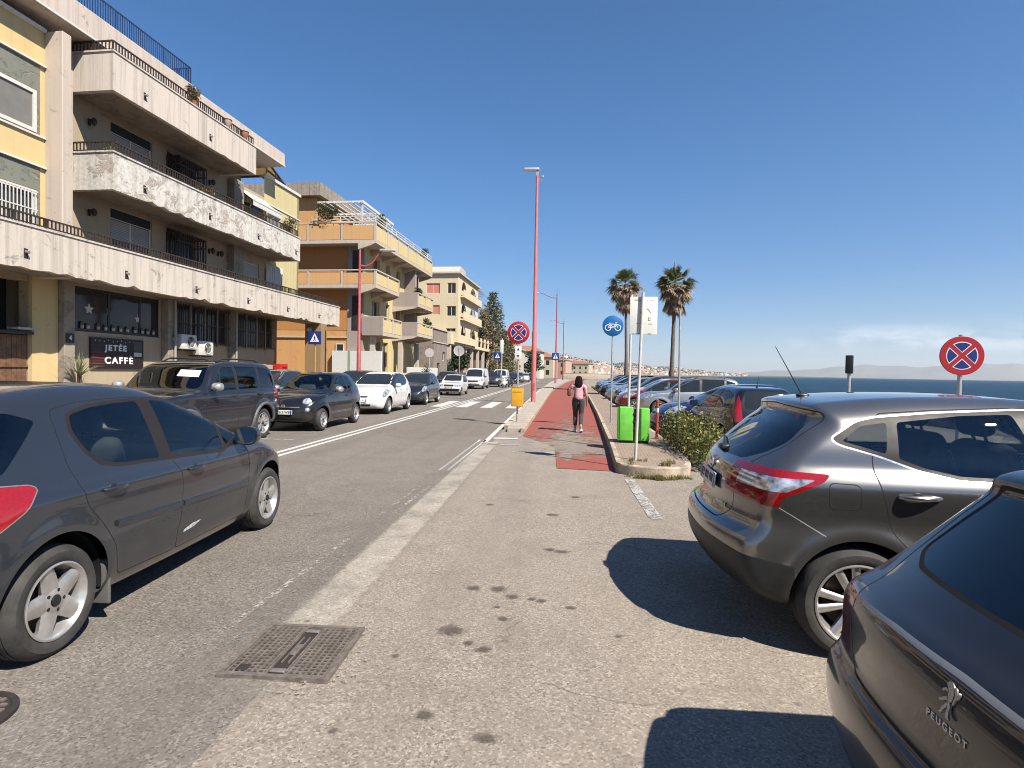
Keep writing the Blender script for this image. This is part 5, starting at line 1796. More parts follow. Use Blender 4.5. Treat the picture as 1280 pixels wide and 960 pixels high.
    # pilaster between the flat wall and the balconies
    col_box(B, 'pilaster', 14.05, 14.34, 14.69, 16.0, 4.10, 10.96, PL_pil, None, .02)
    col_box(B, 'cross_wall', 14.341, 15.0, 15.32, 16.0, 4.18, 10.9, PL_pil, None, .01)
    # flat yellow wall with grey panels, left
    m = MB()
    wall_front(m, 2, 14.05, 4.15, 10.9, 15.25, [(11.4, 13.80, 8.05, 9.20), (7.6, 10.0, 8.05, 9.2), (11.4, 13.76, 5.3, 6.46), (7.6, 10.0, 5.3, 6.46)], .14)
    B.put(m, 'wall', PL_yel)
    for za, zb, wa, wb in ((8.0, 9.93, 8.05, 9.20), (5.0, 7.12, 5.3, 6.46)):
        m = MB(); wall_front(m, 5, 13.90, za, zb, 15.236, [(11.38, 13.82, wa - .02, wb + .02), (7.58, 10.02, wa - .02, wb + .02)], .012)
        B.put(m, 'wall_panel', PL_panel)
        m = MB(); m.box(2, 14.04, 15.17, 15.249, zb + .001, zb + .05); m.box(2, 14.04, 15.19, 15.249, za - .05, za - .001); B.put(m, 'sill_band', M_white)
        for a, b in ((11.4, 13.80), (7.6, 10.0)):
            window(B, a, b, wa, wb, 15.225, M_white, plain('blind_dim', (.20, .19, .17), .35, 0, .1, 3) if za > 7 else M_pane, ((a + b) / 2,), (), .10, depth=.09)
    bars = MB()
    for s in np.arange(11.5, 13.75, .1): bars.bar((s, 15.16, 5.3), (s, 15.16, 6.42), .022)
    for zz in (5.32, 5.9, 6.4): bars.bar((11.44, 15.16, zz), (13.76, 15.16, zz), .03)
    B.put(bars, 'window_bars', M_white)
    m = MB(); m.box(2, 14.04, 15.16, 15.5, 10.902, 11.0); B.put(m, 'cornice', M_white)
    # set-back top floor under the roof slab
    m = MB(); wall_front(m, 2, 26.0, 10.9, 11.3, 17.2, [], .1); wall_front(m, 2, 26, 9.9, 10.9, 17.2, [(3, 13.6, 10.0, 10.9), (15.5, 18, 10.0, 10.9)], .1); B.put(m, 'wall', PL_cream)
    window(B, 3, 13.6, 10.0, 11.28, 17.1, M_trim(), M_pane, (5, 7, 9, 11, 12.3), (), .07)
    col_box(B, 'terrace_post', 13.55, 13.67, 15.6, 15.72, 11.0, 11.27, M_trim())
    col_box(B, 'terrace_wall', 14.35, 14.9, 15.9, 17.0, 10.9, 11.27, PL_cream)
    m = MB(); m.box(2, 19.45, 14.7, 25, 11.28, 12.08); m.box(19.452, 25.67, 14.7, 25, 11.36, 11.97); o = B.put(m, 'roof', PL_roof); bevel_obj(o, .015, 1)
    m = MB(); m.box(2, 19.4, 14.67, 14.699, 11.28, 11.34); m.box(19.46, 25.68, 14.67, 14.699, 11.36, 11.42); B.put(m, 'fascia', M_white, o)
    railing(B, [(14.0, 14.85), (19.35, 14.85), (19.35, 17.5)], 12.10, 12.74, M_blue, .09, .035, .02, o)
    # roof-end screen of dark frames
    m = MB()
    for s in (26.1, 26.9, 27.8): m.bar((s, 15.9, 11.0), (s, 15.9, 11.9 - (s - 26.1) * .35), .05)
    m.bar((26.1, 15.9, 11.9), (28.0, 15.9, 11.15), .06); m.bar((26.1, 15.9, 11.45), (27.6, 15.9, 11.3), .05)
    m.bar((26.1, 15.9, 11.9), (26.1, 18, 12.0), .05)
    o2 = B.put(m, 'terrace_screen', M_rail)
    m = MB(); m.add([(26.1, 15.92, 11.05), (27.9, 15.92, 11.05), (27.9, 15.92, 11.18), (26.1, 15.92, 11.86)], [(0, 1, 2, 3)]); m.add([(26.1, 15.93, 11.05), (26.1, 15.93, 11.86), (26.1, 18, 11.9), (26.1, 18, 11.05)], [(0, 1, 2, 3)])
    B.put(m, 'screen_panel', plain('screen_ochre', (.22, .14, .05), .7), o2)
    # ground floor
    m = MB()
    wall_front(m, 5, 26.4, 0, 4.18, 15.6, [(9.5, 13.88, 0.15, 3.98), (15.22, 18.76, 2.70, 4.08), (19.34, 22.70, 2.65, 4.08), (23.05, 26.2, 2.65, 4.08)], .3)
    B.put(m, 'wall', PL_cream)
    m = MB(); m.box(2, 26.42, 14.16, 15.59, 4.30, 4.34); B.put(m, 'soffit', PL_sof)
    m = MB(); m.box(13.9, 14.68, 15.50, 15.598, .1, 4.17); B.put(m, 'wall', PL_yel)
    for a, b in ((14.7, 15.05), (18.85, 19.25), (22.72, 23.0)):
        col_box(B, 'column', a, b, 15.30, 15.59, 0, 4.16, PL_sof)
    fr = M_trim()
    w = window(B, 15.22, 18.76, 2.70, 4.08, 15.64, fr, M_pane, (16.62, 17.92), (), .09)
    st = [(.19 * (1 if k % 2 == 0 else .45) * math.sin(PI * k / 5), .19 * (1 if k % 2 == 0 else .45) * math.cos(PI * k / 5)) for k in range(10)]
    Mx = lambda s, z, k=1: Matrix.Translation((s, 15.655, z)) @ Matrix.Rotation(PI / 2, 4, 'X') @ Matrix.Scale(k, 4)
    moon = [(.13 * math.sin(a), .13 * math.cos(a)) for a in np.linspace(.3, 2.8, 12)] + [(.04 + .10 * math.sin(a), .115 * math.cos(a)) for a in np.linspace(2.8, .3, 12)]
    for shape, M in ((st, Mx(15.88, 3.42)), (st, Mx(17.82, 3.28, .8)), (moon, Mx(16.45, 3.42))):
        dec = MB(); dec.prism(shape, 0, .004, M)
        B.put(dec, 'window_decal', plain('decal_white', (.55, .55, .53), .7), w)
    rr = random.Random(2)
    for k in range(11):
        po = MB()
        s = 15.5 + k * .3 + rr.random() * .1
        po.lathe([(.04, 0), (.055, .09), (.05, .10), (.001, .10)], 10, Matrix.Translation((s, 15.62, 2.795)))
        po.ell((s, 15.62, 2.93), (.06, .03, .05 + .05 * rr.random()), 8, 5, 1)
        B.put(po, 'window_ornament', [plain('pot_pink', (.5, .4, .38), .7, 0, .3, 9), plain('pot_leaf', (.10, .12, .05), .8, 0, .4, 20)], w)
    for a, b in ((19.34, 22.70), (23.05, 26.2)):
        window(B, a, b, 2.65, 4.08, 15.72, fr, M_pane, [a + (b - a) * q for q in (.25, .5, .75)], (), .05)
        gr = MB()
        for s in np.arange(a, b, .13): gr.bar((s, 15.5, 2.55), (s, 15.5, 4.1), .018)
        for q in (0, .27, .52, .75): gr.bar((a + (b - a) * q, 15.49, 2.5), (a + (b - a) * q, 15.49, 4.1), .05, mi=1)
        for zz in (2.62, 3.35, 4.0): gr.bar((a, 15.5, zz), (b, 15.5, zz), .035)
        B.put(gr, 'window_grille', [M_rail, plain('grille_grey', (.23, .22, .20), .6)])
    pipe = MB(); pipe.tube([(19.1, 15.22, .1), (19.1, 15.22, 4.1)], .045, 10); pipe.box(19.02, 19.18, 15.16, 15.28, 2.6, 2.75); pipe.tube([(22.8, 15.24, .1), (22.8, 15.24, 4.1)], .045, 10)
    B.put(pipe, 'drainpipe', plain('pipe_grey', (.33, .31, .28), .6))
    # big dark counter opening over wooden doors
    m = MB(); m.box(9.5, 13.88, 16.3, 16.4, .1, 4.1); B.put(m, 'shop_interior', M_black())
    m = MB()
    for k in range(31):
        a = 9.52 + k * .14
        m.box(a, a + .132, 15.62, 15.66 + .004 * (k % 2), .15, 2.46)
    m.bar((9.5, 15.6, 1.6), (13.86, 15.6, 1.6), .05); m.bar((9.5, 15.6, .6), (13.86, 15.6, .6), .05)
    B.put(m, 'wooden_shutter', M_wood)
    m = MB(); m.box(9.5, 13.87, 15.40, 15.66, 2.48, 2.56); m.box(13.3, 13.9, 15.25, 15.6, 2.60, 2.66, 1); B.put(m, 'counter', [M_trim(), plain('counter_grey', (.4, .4, .38), .5)])
    m = MB(); m.box(12.9, 13.35, 16.0, 16.01, 3.0, 3.45); B.put(m, 'menu_board', plain('board_grey', (.16, .16, .15), .6))
    # passage with pillars to the yard
    m = MB(); m.box(26.41, 26.62, 15.6, 24, 0, 4.17); B.put(m, 'passage_wall', plaster('brown_plaster', (.30, .19, .10), (.28, .2, .13), .2, .15))
    col_box(B, 'pillar', 28.06, 28.7, 13.95, 14.85, 0, 4.04, plaster('ochre_pillar', (.36, .235, .12), (.33, .24, .15), .2, .15))
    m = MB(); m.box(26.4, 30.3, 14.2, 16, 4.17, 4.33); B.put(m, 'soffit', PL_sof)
    lm = MB(); lm.lathe([(.05, 0), (.13, -.06), (.14, -.12)], 12, Matrix.Translation((27.9, 14.5, 3.75)) @ Matrix.Rotation(.7, 4, 'Y')); lm.bar((28.07, 14.5, 3.8), (27.9, 14.5, 3.78), .03); B.put(lm, 'wall_lamp', M_white)
block1()

def on_b1(name, label, cat, s, d, z, group=None):
    return thing(name, label, cat, bpos(s, d, z), B_ANG, group)

# cafe board
r_ = on_b1('cafe_sign', 'dark cafe board lettered in white on the cream wall below the big window', 'sign', 16.88, 15.56, 1.55)
m = MB(); m.box(-1.06, 1.06, -.03, .02, 0, 1.0, 0)
for k in range(7): m.box(-1.03, -.55, -.036, -.031, .05 + k * .09, .10 + k * .09, 1 if k % 2 else 2)
rr_ = random.Random(9)
for k in range(10): m.lathe([(.02, 0), (.001, .004)], 6, Matrix.Translation((-.9 + k * .17, -.031, .88 + .05 * rr_.random())) @ Matrix.Rotation(PI / 2, 4, 'X'), 3)
m.box(.62, .98, -.036, -.031, .60, .92, 4); m.box(.64, .97, -.036, -.031, .42, .56, 3)
m.build('board', [plain('board_brown', (.022, .012, .012), .5), plain('board_red', (.22, .02, .02), .6), plain('board_slat', (.05, .03, .025), .6), plain('board_white', (.6, .6, .58), .6), plain('board_grey2', (.08, .07, .07), .6)], r_)
for txt, z, sz, x in (('JETÉE', .67, .26, -.10), ('CAFFÈ', .26, .30, .02)):
    me = text_mesh(txt, sz, .006, .010, 1.25)
    place_mesh(me, Matrix.Translation((x, -.036, z)) @ Matrix.Rotation(PI / 2, 4, 'X') @ Matrix.Scale(1.15, 4, (1, 0, 0)))
    link('lettering', me, plain('letter_white', (.78, .77, .74), .5), r_)
r_ = on_b1('house_number', 'small dark number plate on the grey column left of the cafe window', 'sign', 14.86, 15.28, 2.45)
m = MB(); m.box(-.13, .13, -.015, .0, -.14, .14); m.build('plaque', M_trim(), r_)
me = text_mesh('4', .2, .003, .004); place_mesh(me, Matrix.Translation((0, -.018, 0)) @ Matrix.Rotation(PI / 2, 4, 'X')); link('digit', me, plain('letter_white', (.78, .77, .74), .5), r_)

def ac_unit(label, s, z, d=15.35):
    r_ = on_b1('air_conditioner', label, 'air conditioner', s, d, z, 'air conditioners under the grille windows')
    m = MB(); m.rbox(-.42, .42, -.28, 0, 0, .56, .02); m.build('casing', plain('ac_white', (.66, .63, .57), .5, 0, .12, 8), r_)
    m = MB(); m.lathe([(.235, 0), (.235, .02), (.215, .022), (.2, .0)], 28, Matrix.Translation((.08, -.28, .28)) @ Matrix.Rotation(PI / 2, 4, 'X'))
    m.lathe([(.215, .004), (.001, .004)], 24, Matrix.Translation((.08, -.28, .28)) @ Matrix.Rotation(PI / 2, 4, 'X'), 1)
    for k in range(5): m.lathe([(.03 + k * .04, .016), (.036 + k * .04, .018), (.036 + k * .04, .014)], 24, Matrix.Translation((.08, -.28, .28)) @ Matrix.Rotation(PI / 2, 4, 'X'), 0)
    for k in range(3): m.prism([(0, 0), (.19, .03), (.17, .1), (.05, .06)], .006, .01, Matrix.Translation((.08, -.28, .28)) @ Matrix.Rotation(PI / 2, 4, 'X') @ Matrix.Rotation(k * 2.1, 4, 'Z'), 2)
    m.build('fan_grille', [plain('ac_white', (.66, .63, .57), .5), M_black(), plain('fan_grey', (.3, .3, .29), .5)], r_)
    m = MB(); m.bar((-.35, -.25, -.03), (-.35, .2, -.03), .04); m.bar((.35, -.25, -.03), (.35, .2, -.03), .04); m.build('bracket', M_rail, r_)
ac_unit('white air conditioner, the lower and cleaner of the pair under the grille window', 20.62, 2.12)
ac_unit('rusty-edged air conditioner beside the grey drainpipe, left of the cleaner one', 19.72, 2.32, 15.40)
r_ = on_b1('letter_box', 'red wall box on the corner of the passage', 'letter box', 26.55, 15.35, 1.25)
m = MB(); m.rbox(-.32, .32, -.22, .2, 0, .62, .03); m.build('casing', plain('box_red', (.45, .02, .015), .45), r_)
m = MB(); m.box(-.2, .2, -.228, -.221, .40, .45); m.box(-.14, .22, -.226, -.221, .16, .30, 1); m.build('slot', [M_black(), plain('letter_white', (.78, .77, .74), .5)], r_)
# ================= block 2: orange and yellow flats
O_wall = plaster('orange_plaster', (.68, .37, .15), (.64, .37, .17), .2, .12)
O_dark = plaster('deep_orange_and_shade', (.56, .25, .08), (.52, .25, .1), .2, .12)  # also carries the painted shadow of the attic panel
O_pan = plaster('orange_panel', (.72, .42, .19), (.66, .42, .22), .15, .08)
Y_wall = plaster('yellow_block_plaster', (.72, .57, .30), (.66, .54, .32), .15, .1)
G_mauve = plaster('mauve_grey_plaster', (.40, .335, .30), (.36, .31, .28), .2, .2)
C_trim = plaster('cream_trim', (.62, .53, .43), (.58, .5, .42), .15, .2)
B2 = Bld('apartment_building', 'orange and yellow apartment block with wrap-round balconies behind the weathered block', 42, 15.2)
def panel_balcony(B, s0, s1, d0, dback, z, h, col_e, col_s, south_to=None, name='balcony', legs=True):
    """Slab with coloured parapet panels on the street side and on its south end."""
    m = MB()
    m.box(s0, s1, d0, dback, z, z + .22)
    if south_to: m.box(s0, s0 + 1.1, dback + .001, south_to, z, z + .22)
    sl = B.put(m, name, C_trim)
    m = MB()
    n = max(1, round((s1 - s0) / 2.3)); L = (s1 - s0) / n
    for k in range(n): m.box(s0 + k * L + .09, s0 + (k + 1) * L - .09, d0 + .03, d0 + .12, z + .26, z + h - .22)
    B.put(m, 'parapet_panel', col_e, sl)
    m = MB()
    e = south_to or dback
    q = max(1, round((e - d0) / 2.6)); L2 = (e - d0) / q
    for k in range(q): m.box(s0 + .03, s0 + .12, d0 + k * L2 + .12, d0 + (k + 1) * L2 - .09, z + .26, z + h - .22)
    B.put(m, 'parapet_panel', col_s, sl)
    m = MB()
    for k in range(n + 1): m.box(s0 + k * L - .07 if k else s0, s0 + k * L + .07 if k else s0 + .14, d0, d0 + .14, z + .22, z + h - .03)
    for k in range(1, q + 1): m.box(s0, s0 + .14, d0 + k * L2 - .07, d0 + k * L2 + .07, z + .22, z + h - .03)
    m.box(s0 - .02, s1, d0 - .02, d0 + .1, z + h - .08, z + h); m.box(s0 - .02, s0 + .1, d0 + .101, e, z + h - .08, z + h)
    B.put(m, 'railing', C_trim, sl)
    if legs:
        for k in range(n + 1):
            m = MB()
            a = s0 + k * L
            m.prism([(d0 + .02, z - .02), (dback, z - .02), (dback, z - .42), (d0 + .3, z - .16)], a - .10, a + .10, Matrix(((0, 0, 1, 0), (1, 0, 0, 0), (0, 1, 0, 0), (0, 0, 0, 1))))
            B.put(m, 'bracket', C_trim, sl)
    return sl
def block2():
    B = B2
    # street wall
    ops = [(37.6, 39.9, 1.0, 3.7), (40.3, 41.5, 1.0, 3.7)]
    for z in (4.3, 7.3): ops += [(40.9, 41.7, z + .2, z + 2.3), (43.2, 44.1, z + .1, z + 2.3), (46.2, 48.5, z, z + 2.4), (38.2, 39.6, z, z + 2.3)]
    m = MB(); wall_front(m, 36.8, 49.0, .0, 10.05, 15.2, ops, .25); B.put(m, 'wall', Y_wall)
    m = MB(); m.box(36.82, 49, 15.5, 24, .0, 10.02); B.put(m, 'wall', Y_wall)
    m = MB(); m.box(36.6, 36.79, 16.3, 24, .0, 10.04); o = B.put(m, 'wall', O_wall)
    m = MB(); m.box(36.585, 36.598, 16.35, 24, 4.3, 7.08); m.box(36.585, 36.598, 16.35, 24, 7.35, 10.0); B.put(m, 'wall_panel', O_dark)
    m = MB(); m.box(36.55, 36.79, 15.2, 16.299, .0, 10.04); B.put(m, 'wall', G_mauve)
    m = MB(); m.box(36.5, 36.584, 16.3, 24, 3.78, 3.86); B.put(m, 'string_course', C_trim)
    for z in (4.35, 7.4):
        window(B, 15.35, 15.95, z, z + 2.3, 36.50, M_trim(), M_pane, (), (), .06, True)
    window(B, 16.5, 17.1, 2.2, 3.4, 36.52, M_white, M_pane, (), (), .06, True)
    for k, (a, b, c, d) in enumerate(ops):
        pn = M_pane if k < 2 else (M_pane if k % 3 else plain('shutter_brown', (.20, .075, .03), .7, 0, .2, 6))
        window(B, a, b, c, d, 15.38, C_trim, pn, ((a + b) / 2,), (), .08)
    panel_balcony(B, 35.7, 49.2, 14.0, 15.19, 10.0, 1.40, Y_wall, O_pan, 23.5)
    panel_balcony(B, 35.8, 40.4, 14.0, 15.19, 7.08, 1.22, Y_wall, O_pan, 23.5)
    for z in (3.95, 6.6):
        s0 = 36.4 if z < 5 else 42.4
        sl = panel_balcony(B, 42.4, 46.6, 13.15, 15.19, z + (.35 if z < 5 else 0), 1.1, Y_wall, G_mauve, None)
        m = MB(); m.box(42.37, 42.43, 13.2, 15.18, z + (.3 if z < 5 else -.05), z + 1.1 + (.35 if z < 5 else 0)); B.put(m, 'end_wall', G_mauve, sl)
    sl = panel_balcony(B, 36.4, 40.2, 13.7, 15.19, 3.95, 1.3, Y_wall, G_mauve, None, legs=False)
    m = MB(); m.box(36.36, 36.42, 13.72, 15.18, 3.97, 5.22); B.put(m, 'end_wall', G_mauve, sl)
    # dark sheet painted as the shade of a recessed bay; side columns
    m = MB(); m.box(45.9, 48.6, 15.12, 15.19, 4.2, 9.9); B.put(m, 'bay_shade', M_dark())
    m = MB(); m.box(45.2, 45.6, 14.3, 15.18, 3.9, 9.99); B.put(m, 'fin_wall', G_mauve)
    for s in (36.7, 42.4, 46.5): col_box(B, 'column', s, s + .35, 14.4, 14.75, 0, 3.94, C_trim)
    m = MB(); m.box(36.2, 49.2, 13.6, 13.75, 0, 1.0); o = B.put(m, 'garden_wall', Y_wall)
    m = MB(); m.box(36.2, 36.5, 13.76, 17.2, 0, 2.9); m.box(41.0, 49.3, 13.4, 13.55, 0, 1.9); B.put(m, 'garden_wall', M_white)
    m = MB(); m.box(36.17, 36.199, 15.9, 16.05, .1, 2.9); B.put(m, 'drainpipe', plain('pipe_green', (.25, .33, .25), .6))
    # roof storey
    m = MB(); m.box(36.8, 48, 18.7, 23.8, 10.22, 13.4); B.put(m, 'attic_wall', O_wall)
    m = MB(); m.box(36.3, 48.5, 18.2, 24, 13.42, 14.3); B.put(m, 'roof', plaster('attic_concrete', (.40, .34, .29), (.36, .31, .27), .4, .8))
    m = MB(); wall_front(m, 36.9, 48, 10.3, 13.3, 18.6, [(38, 40.5, 10.3, 12.6), (42, 44.5, 10.3, 12.6)], .09); B.put(m, 'wall_panel', O_dark)  # deep orange puts the attic wall's shadow into its colour
    m = MB()
    for k in range(7): m.box(36.0, 42.0, 15.3 + k * .44, 15.37 + k * .44, 12.74, 12.80)
    for s in (36.1, 39, 41.9): m.box(s, s + .1, 15.15, 18.3, 12.80, 12.92)
    m.box(36.0, 42.0, 15.05, 15.15, 12.74, 12.92)
    for s in (36.1, 41.8): m.box(s, s + .09, 15.1, 15.19, 11.3, 12.7)
    B.put(m, 'pergola', M_white)
    railing(B, [(35.75, 18.5), (35.75, 14.05), (49.1, 14.05)], 11.42, 11.78, M_white, 0, .05, .02, None, mid=True)
block2()
B2b = Bld('garden_house', 'low grey rendered house with a flat parapet beside the yellow block', 52.4, 14.0)
def block2b():
    B = B2b; g = plaster('stone_render', (.33, .275, .23), (.28, .24, .2), .4, .35)
    m = MB(); wall_front(m, 50.0, 55.0, 0, 5.5, 14.0, [(51.2, 52.2, .2, 2.4), (53.2, 54.2, 2.6, 3.5)], .2); m.box(50.0, 50.2, 14.01, 22, 0, 5.5); m.box(50.3, 54.9, 14.3, 22, 0, 5.3); m.box(54.8, 55, 14.01, 22, 0, 5.5)
    B.put(m, 'wall', g)
    m = MB(); m.box(49.9, 55.1, 13.9, 14.5, 5.5, 5.62); m.box(49.9, 50.3, 14.5, 22, 5.5, 5.62); m.box(49.9, 55.1, 13.92, 13.999, 4.25, 4.33); B.put(m, 'cornice', C_trim)
    window(B, 51.2, 52.2, .2, 2.4, 14.12, M_wood, M_pane, (51.7,), (), .08, name='door'); window(B, 53.2, 54.2, 2.6, 3.5, 14.12, M_white, M_pane, (), (), .07)
block2b()

# ================= block 3: cream villa flats with arched loggias and a long terrace
B3 = Bld('apartment_building', 'cream apartment house with arched corner loggias and salmon blinds farther up the street', 70, 16)
V_cream = plaster('villa_cream', (.76, .64, .43), (.70, .6, .44), .15, .08)
def arch_wall(m, x0, x1, z0, z1, y, a, b, c, d, depth, n=10):
    """Front wall with one round-headed opening."""
    r = (b - a) / 2; cx = (a + b) / 2; zs = d - r
    m.add([(x0, y, z0), (a, y, z0), (a, y, z1), (x0, y, z1)], [(0, 1, 2, 3)])
    m.add([(b, y, z0), (x1, y, z0), (x1, y, z1), (b, y, z1)], [(0, 1, 2, 3)])
    m.add([(a, y, z0), (b, y, z0), (b, y, c), (a, y, c)], [(0, 1, 2, 3)])
    P = [(a, c), (a, zs)] + [(cx - r * math.cos(t), zs + r * math.sin(t)) for t in np.linspace(0, PI, n + 1)[1:-1]] + [(b, zs), (b, c)]
    for (u, v), (w, q) in zip(P[1:-2], P[2:-1]):
        m.add([(u, y, v), (w, y, q), (w, y, z1), (u, y, z1)], [(0, 1, 2, 3)])
    for (u, v), (w, q) in zip(P, P[1:] + P[:1]):
        m.add([(u, y, v), (w, y, q), (w, y + depth, q), (u, y + depth, v)], [(0, 1, 2, 3)])
def block3():
    B = B3
    sal = plain('salmon_blind', (.62, .22, .16), .7, 0, .1, 5)
    m = MB()
    ops = [(17.4, 19.05, 10.7, 11.9), (15.5, 16.5, 10.7, 11.95), (17.4, 19.1, 8.2, 9.35), (15.45, 16.55, 8.05, 9.25), (15.45, 16.6, 6.2, 6.65)]
    # (south face in y from 15.2 to 20)
    wall_side(m, 15.2, 20.5, 5.0, 13.0, 64.5, ops, .2)
    for k, (z0, z1) in enumerate(((5.0, 7.75), (7.75, 10.45), (10.45, 13.0))):
        arch_wall(m, 64.5, 69.8, z0, z1, 15.2, 66.3, 68.9, z0 + .9 if k else z0 + 1.0, z1 - .5, .10)
        arch_wall(m, 69.8, 76.5, z0, z1, 15.2, 71.0, 75.2, z0 + .9, z1 - .5, .10)
        m.box(64.75, 76.5, 17.3, 17.4, z0 + .01, z1 - .01)
    m.box(64.72, 76.5, 17.42, 20.4, 0, 12.9)
    B.put(m, 'wall', V_cream)
    m = MB(); m.box(64.76, 76.45, 17.2, 17.295, 5.2, 12.8); B.put(m, 'loggia_back', plain('loggia_shade', (.09, .075, .06), .8))  # dark sheet paints the shade inside the arches
    m = MB()
    for z in (7.72, 10.42): m.box(65.6, 77, 14.7, 16.5, z, z + .16)
    m.box(65.6, 76.8, 14.72, 14.82, 7.9, 8.7); m.box(65.6, 76.8, 14.72, 14.82, 10.6, 11.3)
    B.put(m, 'balcony', V_cream)
    for k, (a, b, c, d) in enumerate(ops):
        window(B, a, b, c, d, 64.58, V_cream, sal if k in (0, 2) else M_pane, ((a + b) / 2,), (), .07, True)
    m = MB(); m.box(64.2, 77, 14.9, 20.8, 13.0, 13.2); m.prism([(64.2, 13.2), (67.5, 13.2), (67.5, 13.75), (64.9, 13.9)], 15.0, 20.5, Matrix(((1, 0, 0, 0), (0, 0, 1, 0), (0, 1, 0, 0), (0, 0, 0, 1)))); B.put(m, 'roof', C_trim)
    m = MB(); m.box(67.5, 67.7, 16.2, 16.4, 13.2, 14.0); m.box(69, 69.8, 15.5, 16.5, 13.2, 13.7); B.put(m, 'chimney', M_trim())
    # terrace over a dark arcade
    m = MB(); m.box(63.0, 100, 15.6, 22, 4.75, 5.15); m.box(63.0, 64.4, 15.65, 20, 5.16, 6.1); B.put(m, 'terrace', V_cream)
    m = MB()
    for k in range(13): m.rbox(64.8 + k * 2.85, 65.1 + k * 2.85, 15.62, 15.9, 5.15, 6.5, .05)
    m.box(64.5, 100, 15.62, 15.72, 6.0, 6.1); B.put(m, 'terrace_post', V_cream)
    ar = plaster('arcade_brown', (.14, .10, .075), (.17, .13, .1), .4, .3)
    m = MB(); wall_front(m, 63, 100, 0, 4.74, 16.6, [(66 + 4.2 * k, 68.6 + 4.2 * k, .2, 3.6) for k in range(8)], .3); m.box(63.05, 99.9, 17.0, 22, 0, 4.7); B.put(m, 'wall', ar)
    for k in range(8): window(B, 66 + 4.2 * k, 68.6 + 4.2 * k, .2, 3.6, 16.75, M_trim(), M_pane, (67.3 + 4.2 * k,), (), .08, name='shop_window')
    for k in range(9): col_box(B, 'column', 63.2 + 4.2 * k, 63.6 + 4.2 * k, 15.7, 16.1, 0, 4.74, C_trim)
block3()

# ================= simple houses closing the street and standing along the bay
def far_house(x, y, rz, w, dp, h, col, roof, label, flat=False):
    r_ = thing('far_house', label, 'house', (x, y, 0), rz, 'houses at the far end of the street')
    m = MB(); ops = []
    nf = max(1, int(h / 3)); nw = max(2, int(w / 3))
    for f in range(nf):
        for k in range(nw):
            a = -w / 2 + (k + .5) * w / nw - .55
            ops.append((a, a + 1.1, .9 + f * 3, 2.4 + f * 3))
    wall_front(m, -w / 2, w / 2, 0, h, -dp / 2, ops, .15)
    m.box(-w / 2 + .02, w / 2 - .02, -dp / 2 + .2, dp / 2, 0, h - .02)
    m.box(-w / 2, -w / 2 + .019, -dp / 2 + .01, dp / 2, 0, h); m.box(w / 2 - .019, w / 2, -dp / 2 + .01, dp / 2, 0, h)
    m.build('wall', col, r_)
    for (a, b, c, d) in ops:
        q = MB(); q.box(a, b, -dp / 2 + .05, -dp / 2 + .1, c, d); q.build('window', M_pane, r_)
    q = MB()
    if flat: q.box(-w / 2 - .3, w / 2 + .3, -dp / 2 - .3, dp / 2 + .3, h + .002, h + .3)
    else: q.add([(-w / 2 - .4, -dp / 2 - .4, h), (w / 2 + .4, -dp / 2 - .4, h), (w / 2 + .4, dp / 2 + .4, h), (-w / 2 - .4, dp / 2 + .4, h), (-w / 2 + w * .2, 0, h + 1.6), (w / 2 - w * .2, 0, h + 1.6)], [(0, 1, 5, 4), (1, 2, 5), (2, 3, 4, 5), (3, 0, 4), (3, 2, 1, 0)])
    q.build('roof', roof, r_)
    return r_
hc = [plaster('house_cream', (.66, .55, .40), (.6, .5, .4), .2, .1), plaster('house_white', (.72, .68, .60), (.66, .62, .56), .2, .1), plaster('house_pink', (.62, .42, .32), (.58, .42, .34), .2, .1), plaster('house_ochre', (.58, .42, .22), (.54, .4, .25), .2, .1)]
tile = plain('roof_tiles', (.33, .15, .085), .85, 0, .3, 2)
flat_ = plain('flat_roof', (.42, .37, .32), .9, 0, .2, 2)
for (x, y, rz, w, dp, h, c, fl, lb) in (
        (-13.5, 118, -.05, 12, 10, 6.2, 0, True, 'long cream house on the building side just past the terrace'),
        (-9.5, 150, -.1, 11, 9, 7.0, 1, False, 'white two-storey house with a tiled roof behind the striped pole'),
        (-7.5, 180, -.15, 14, 9, 6.4, 0, False, 'cream house with a hipped tiled roof where the street bends'),
        (-2.5, 232, -.3, 15, 9, 6.6, 2, True, 'pinkish flat-roofed house closing the view down the road'),
        (-22, 205, -.1, 15, 12, 12.5, 3, False, 'tall ochre house rising behind the lower street houses'),
        (-30, 150, 0, 14, 12, 14, 1, True, 'tall white block behind the conifers'),
        (10, 335, -.3, 20, 10, 7, 0, False, 'low cream house with tiled roof beside the end of the path'),
        (-8, 330, -.2, 18, 10, 9.5, 1, True, 'wide white flat-roofed building beyond the bend')):
    far_house(x, y, rz, w, dp, h, hc[c], flat_ if fl else tile, lb, fl)
# long sea wall across the end of the parking
r_ = thing('sea_wall', 'pale low wall running across behind the last parked cars', 'wall', (5, 150, 0), .0)
m = MB(); m.rbox(-3.5, 9, -.2, .2, 0, 1.5, .05); m.build('wall', plaster('sea_wall_render', (.62, .53, .42), (.56, .5, .42), .25, .2), r_)
m = MB(); m.box(-3.6, 9.1, -.26, .26, 1.501, 1.6); m.build('coping', C_trim, r_)
r_ = thing('quay_wall', 'low concrete wall along the sea edge behind the parked cars', 'wall', (13.7, 90, 0))
m = MB(); m.rbox(-.2, .2, -100, 110, 0, .35, .03); m.build('wall', M_conc, r_)
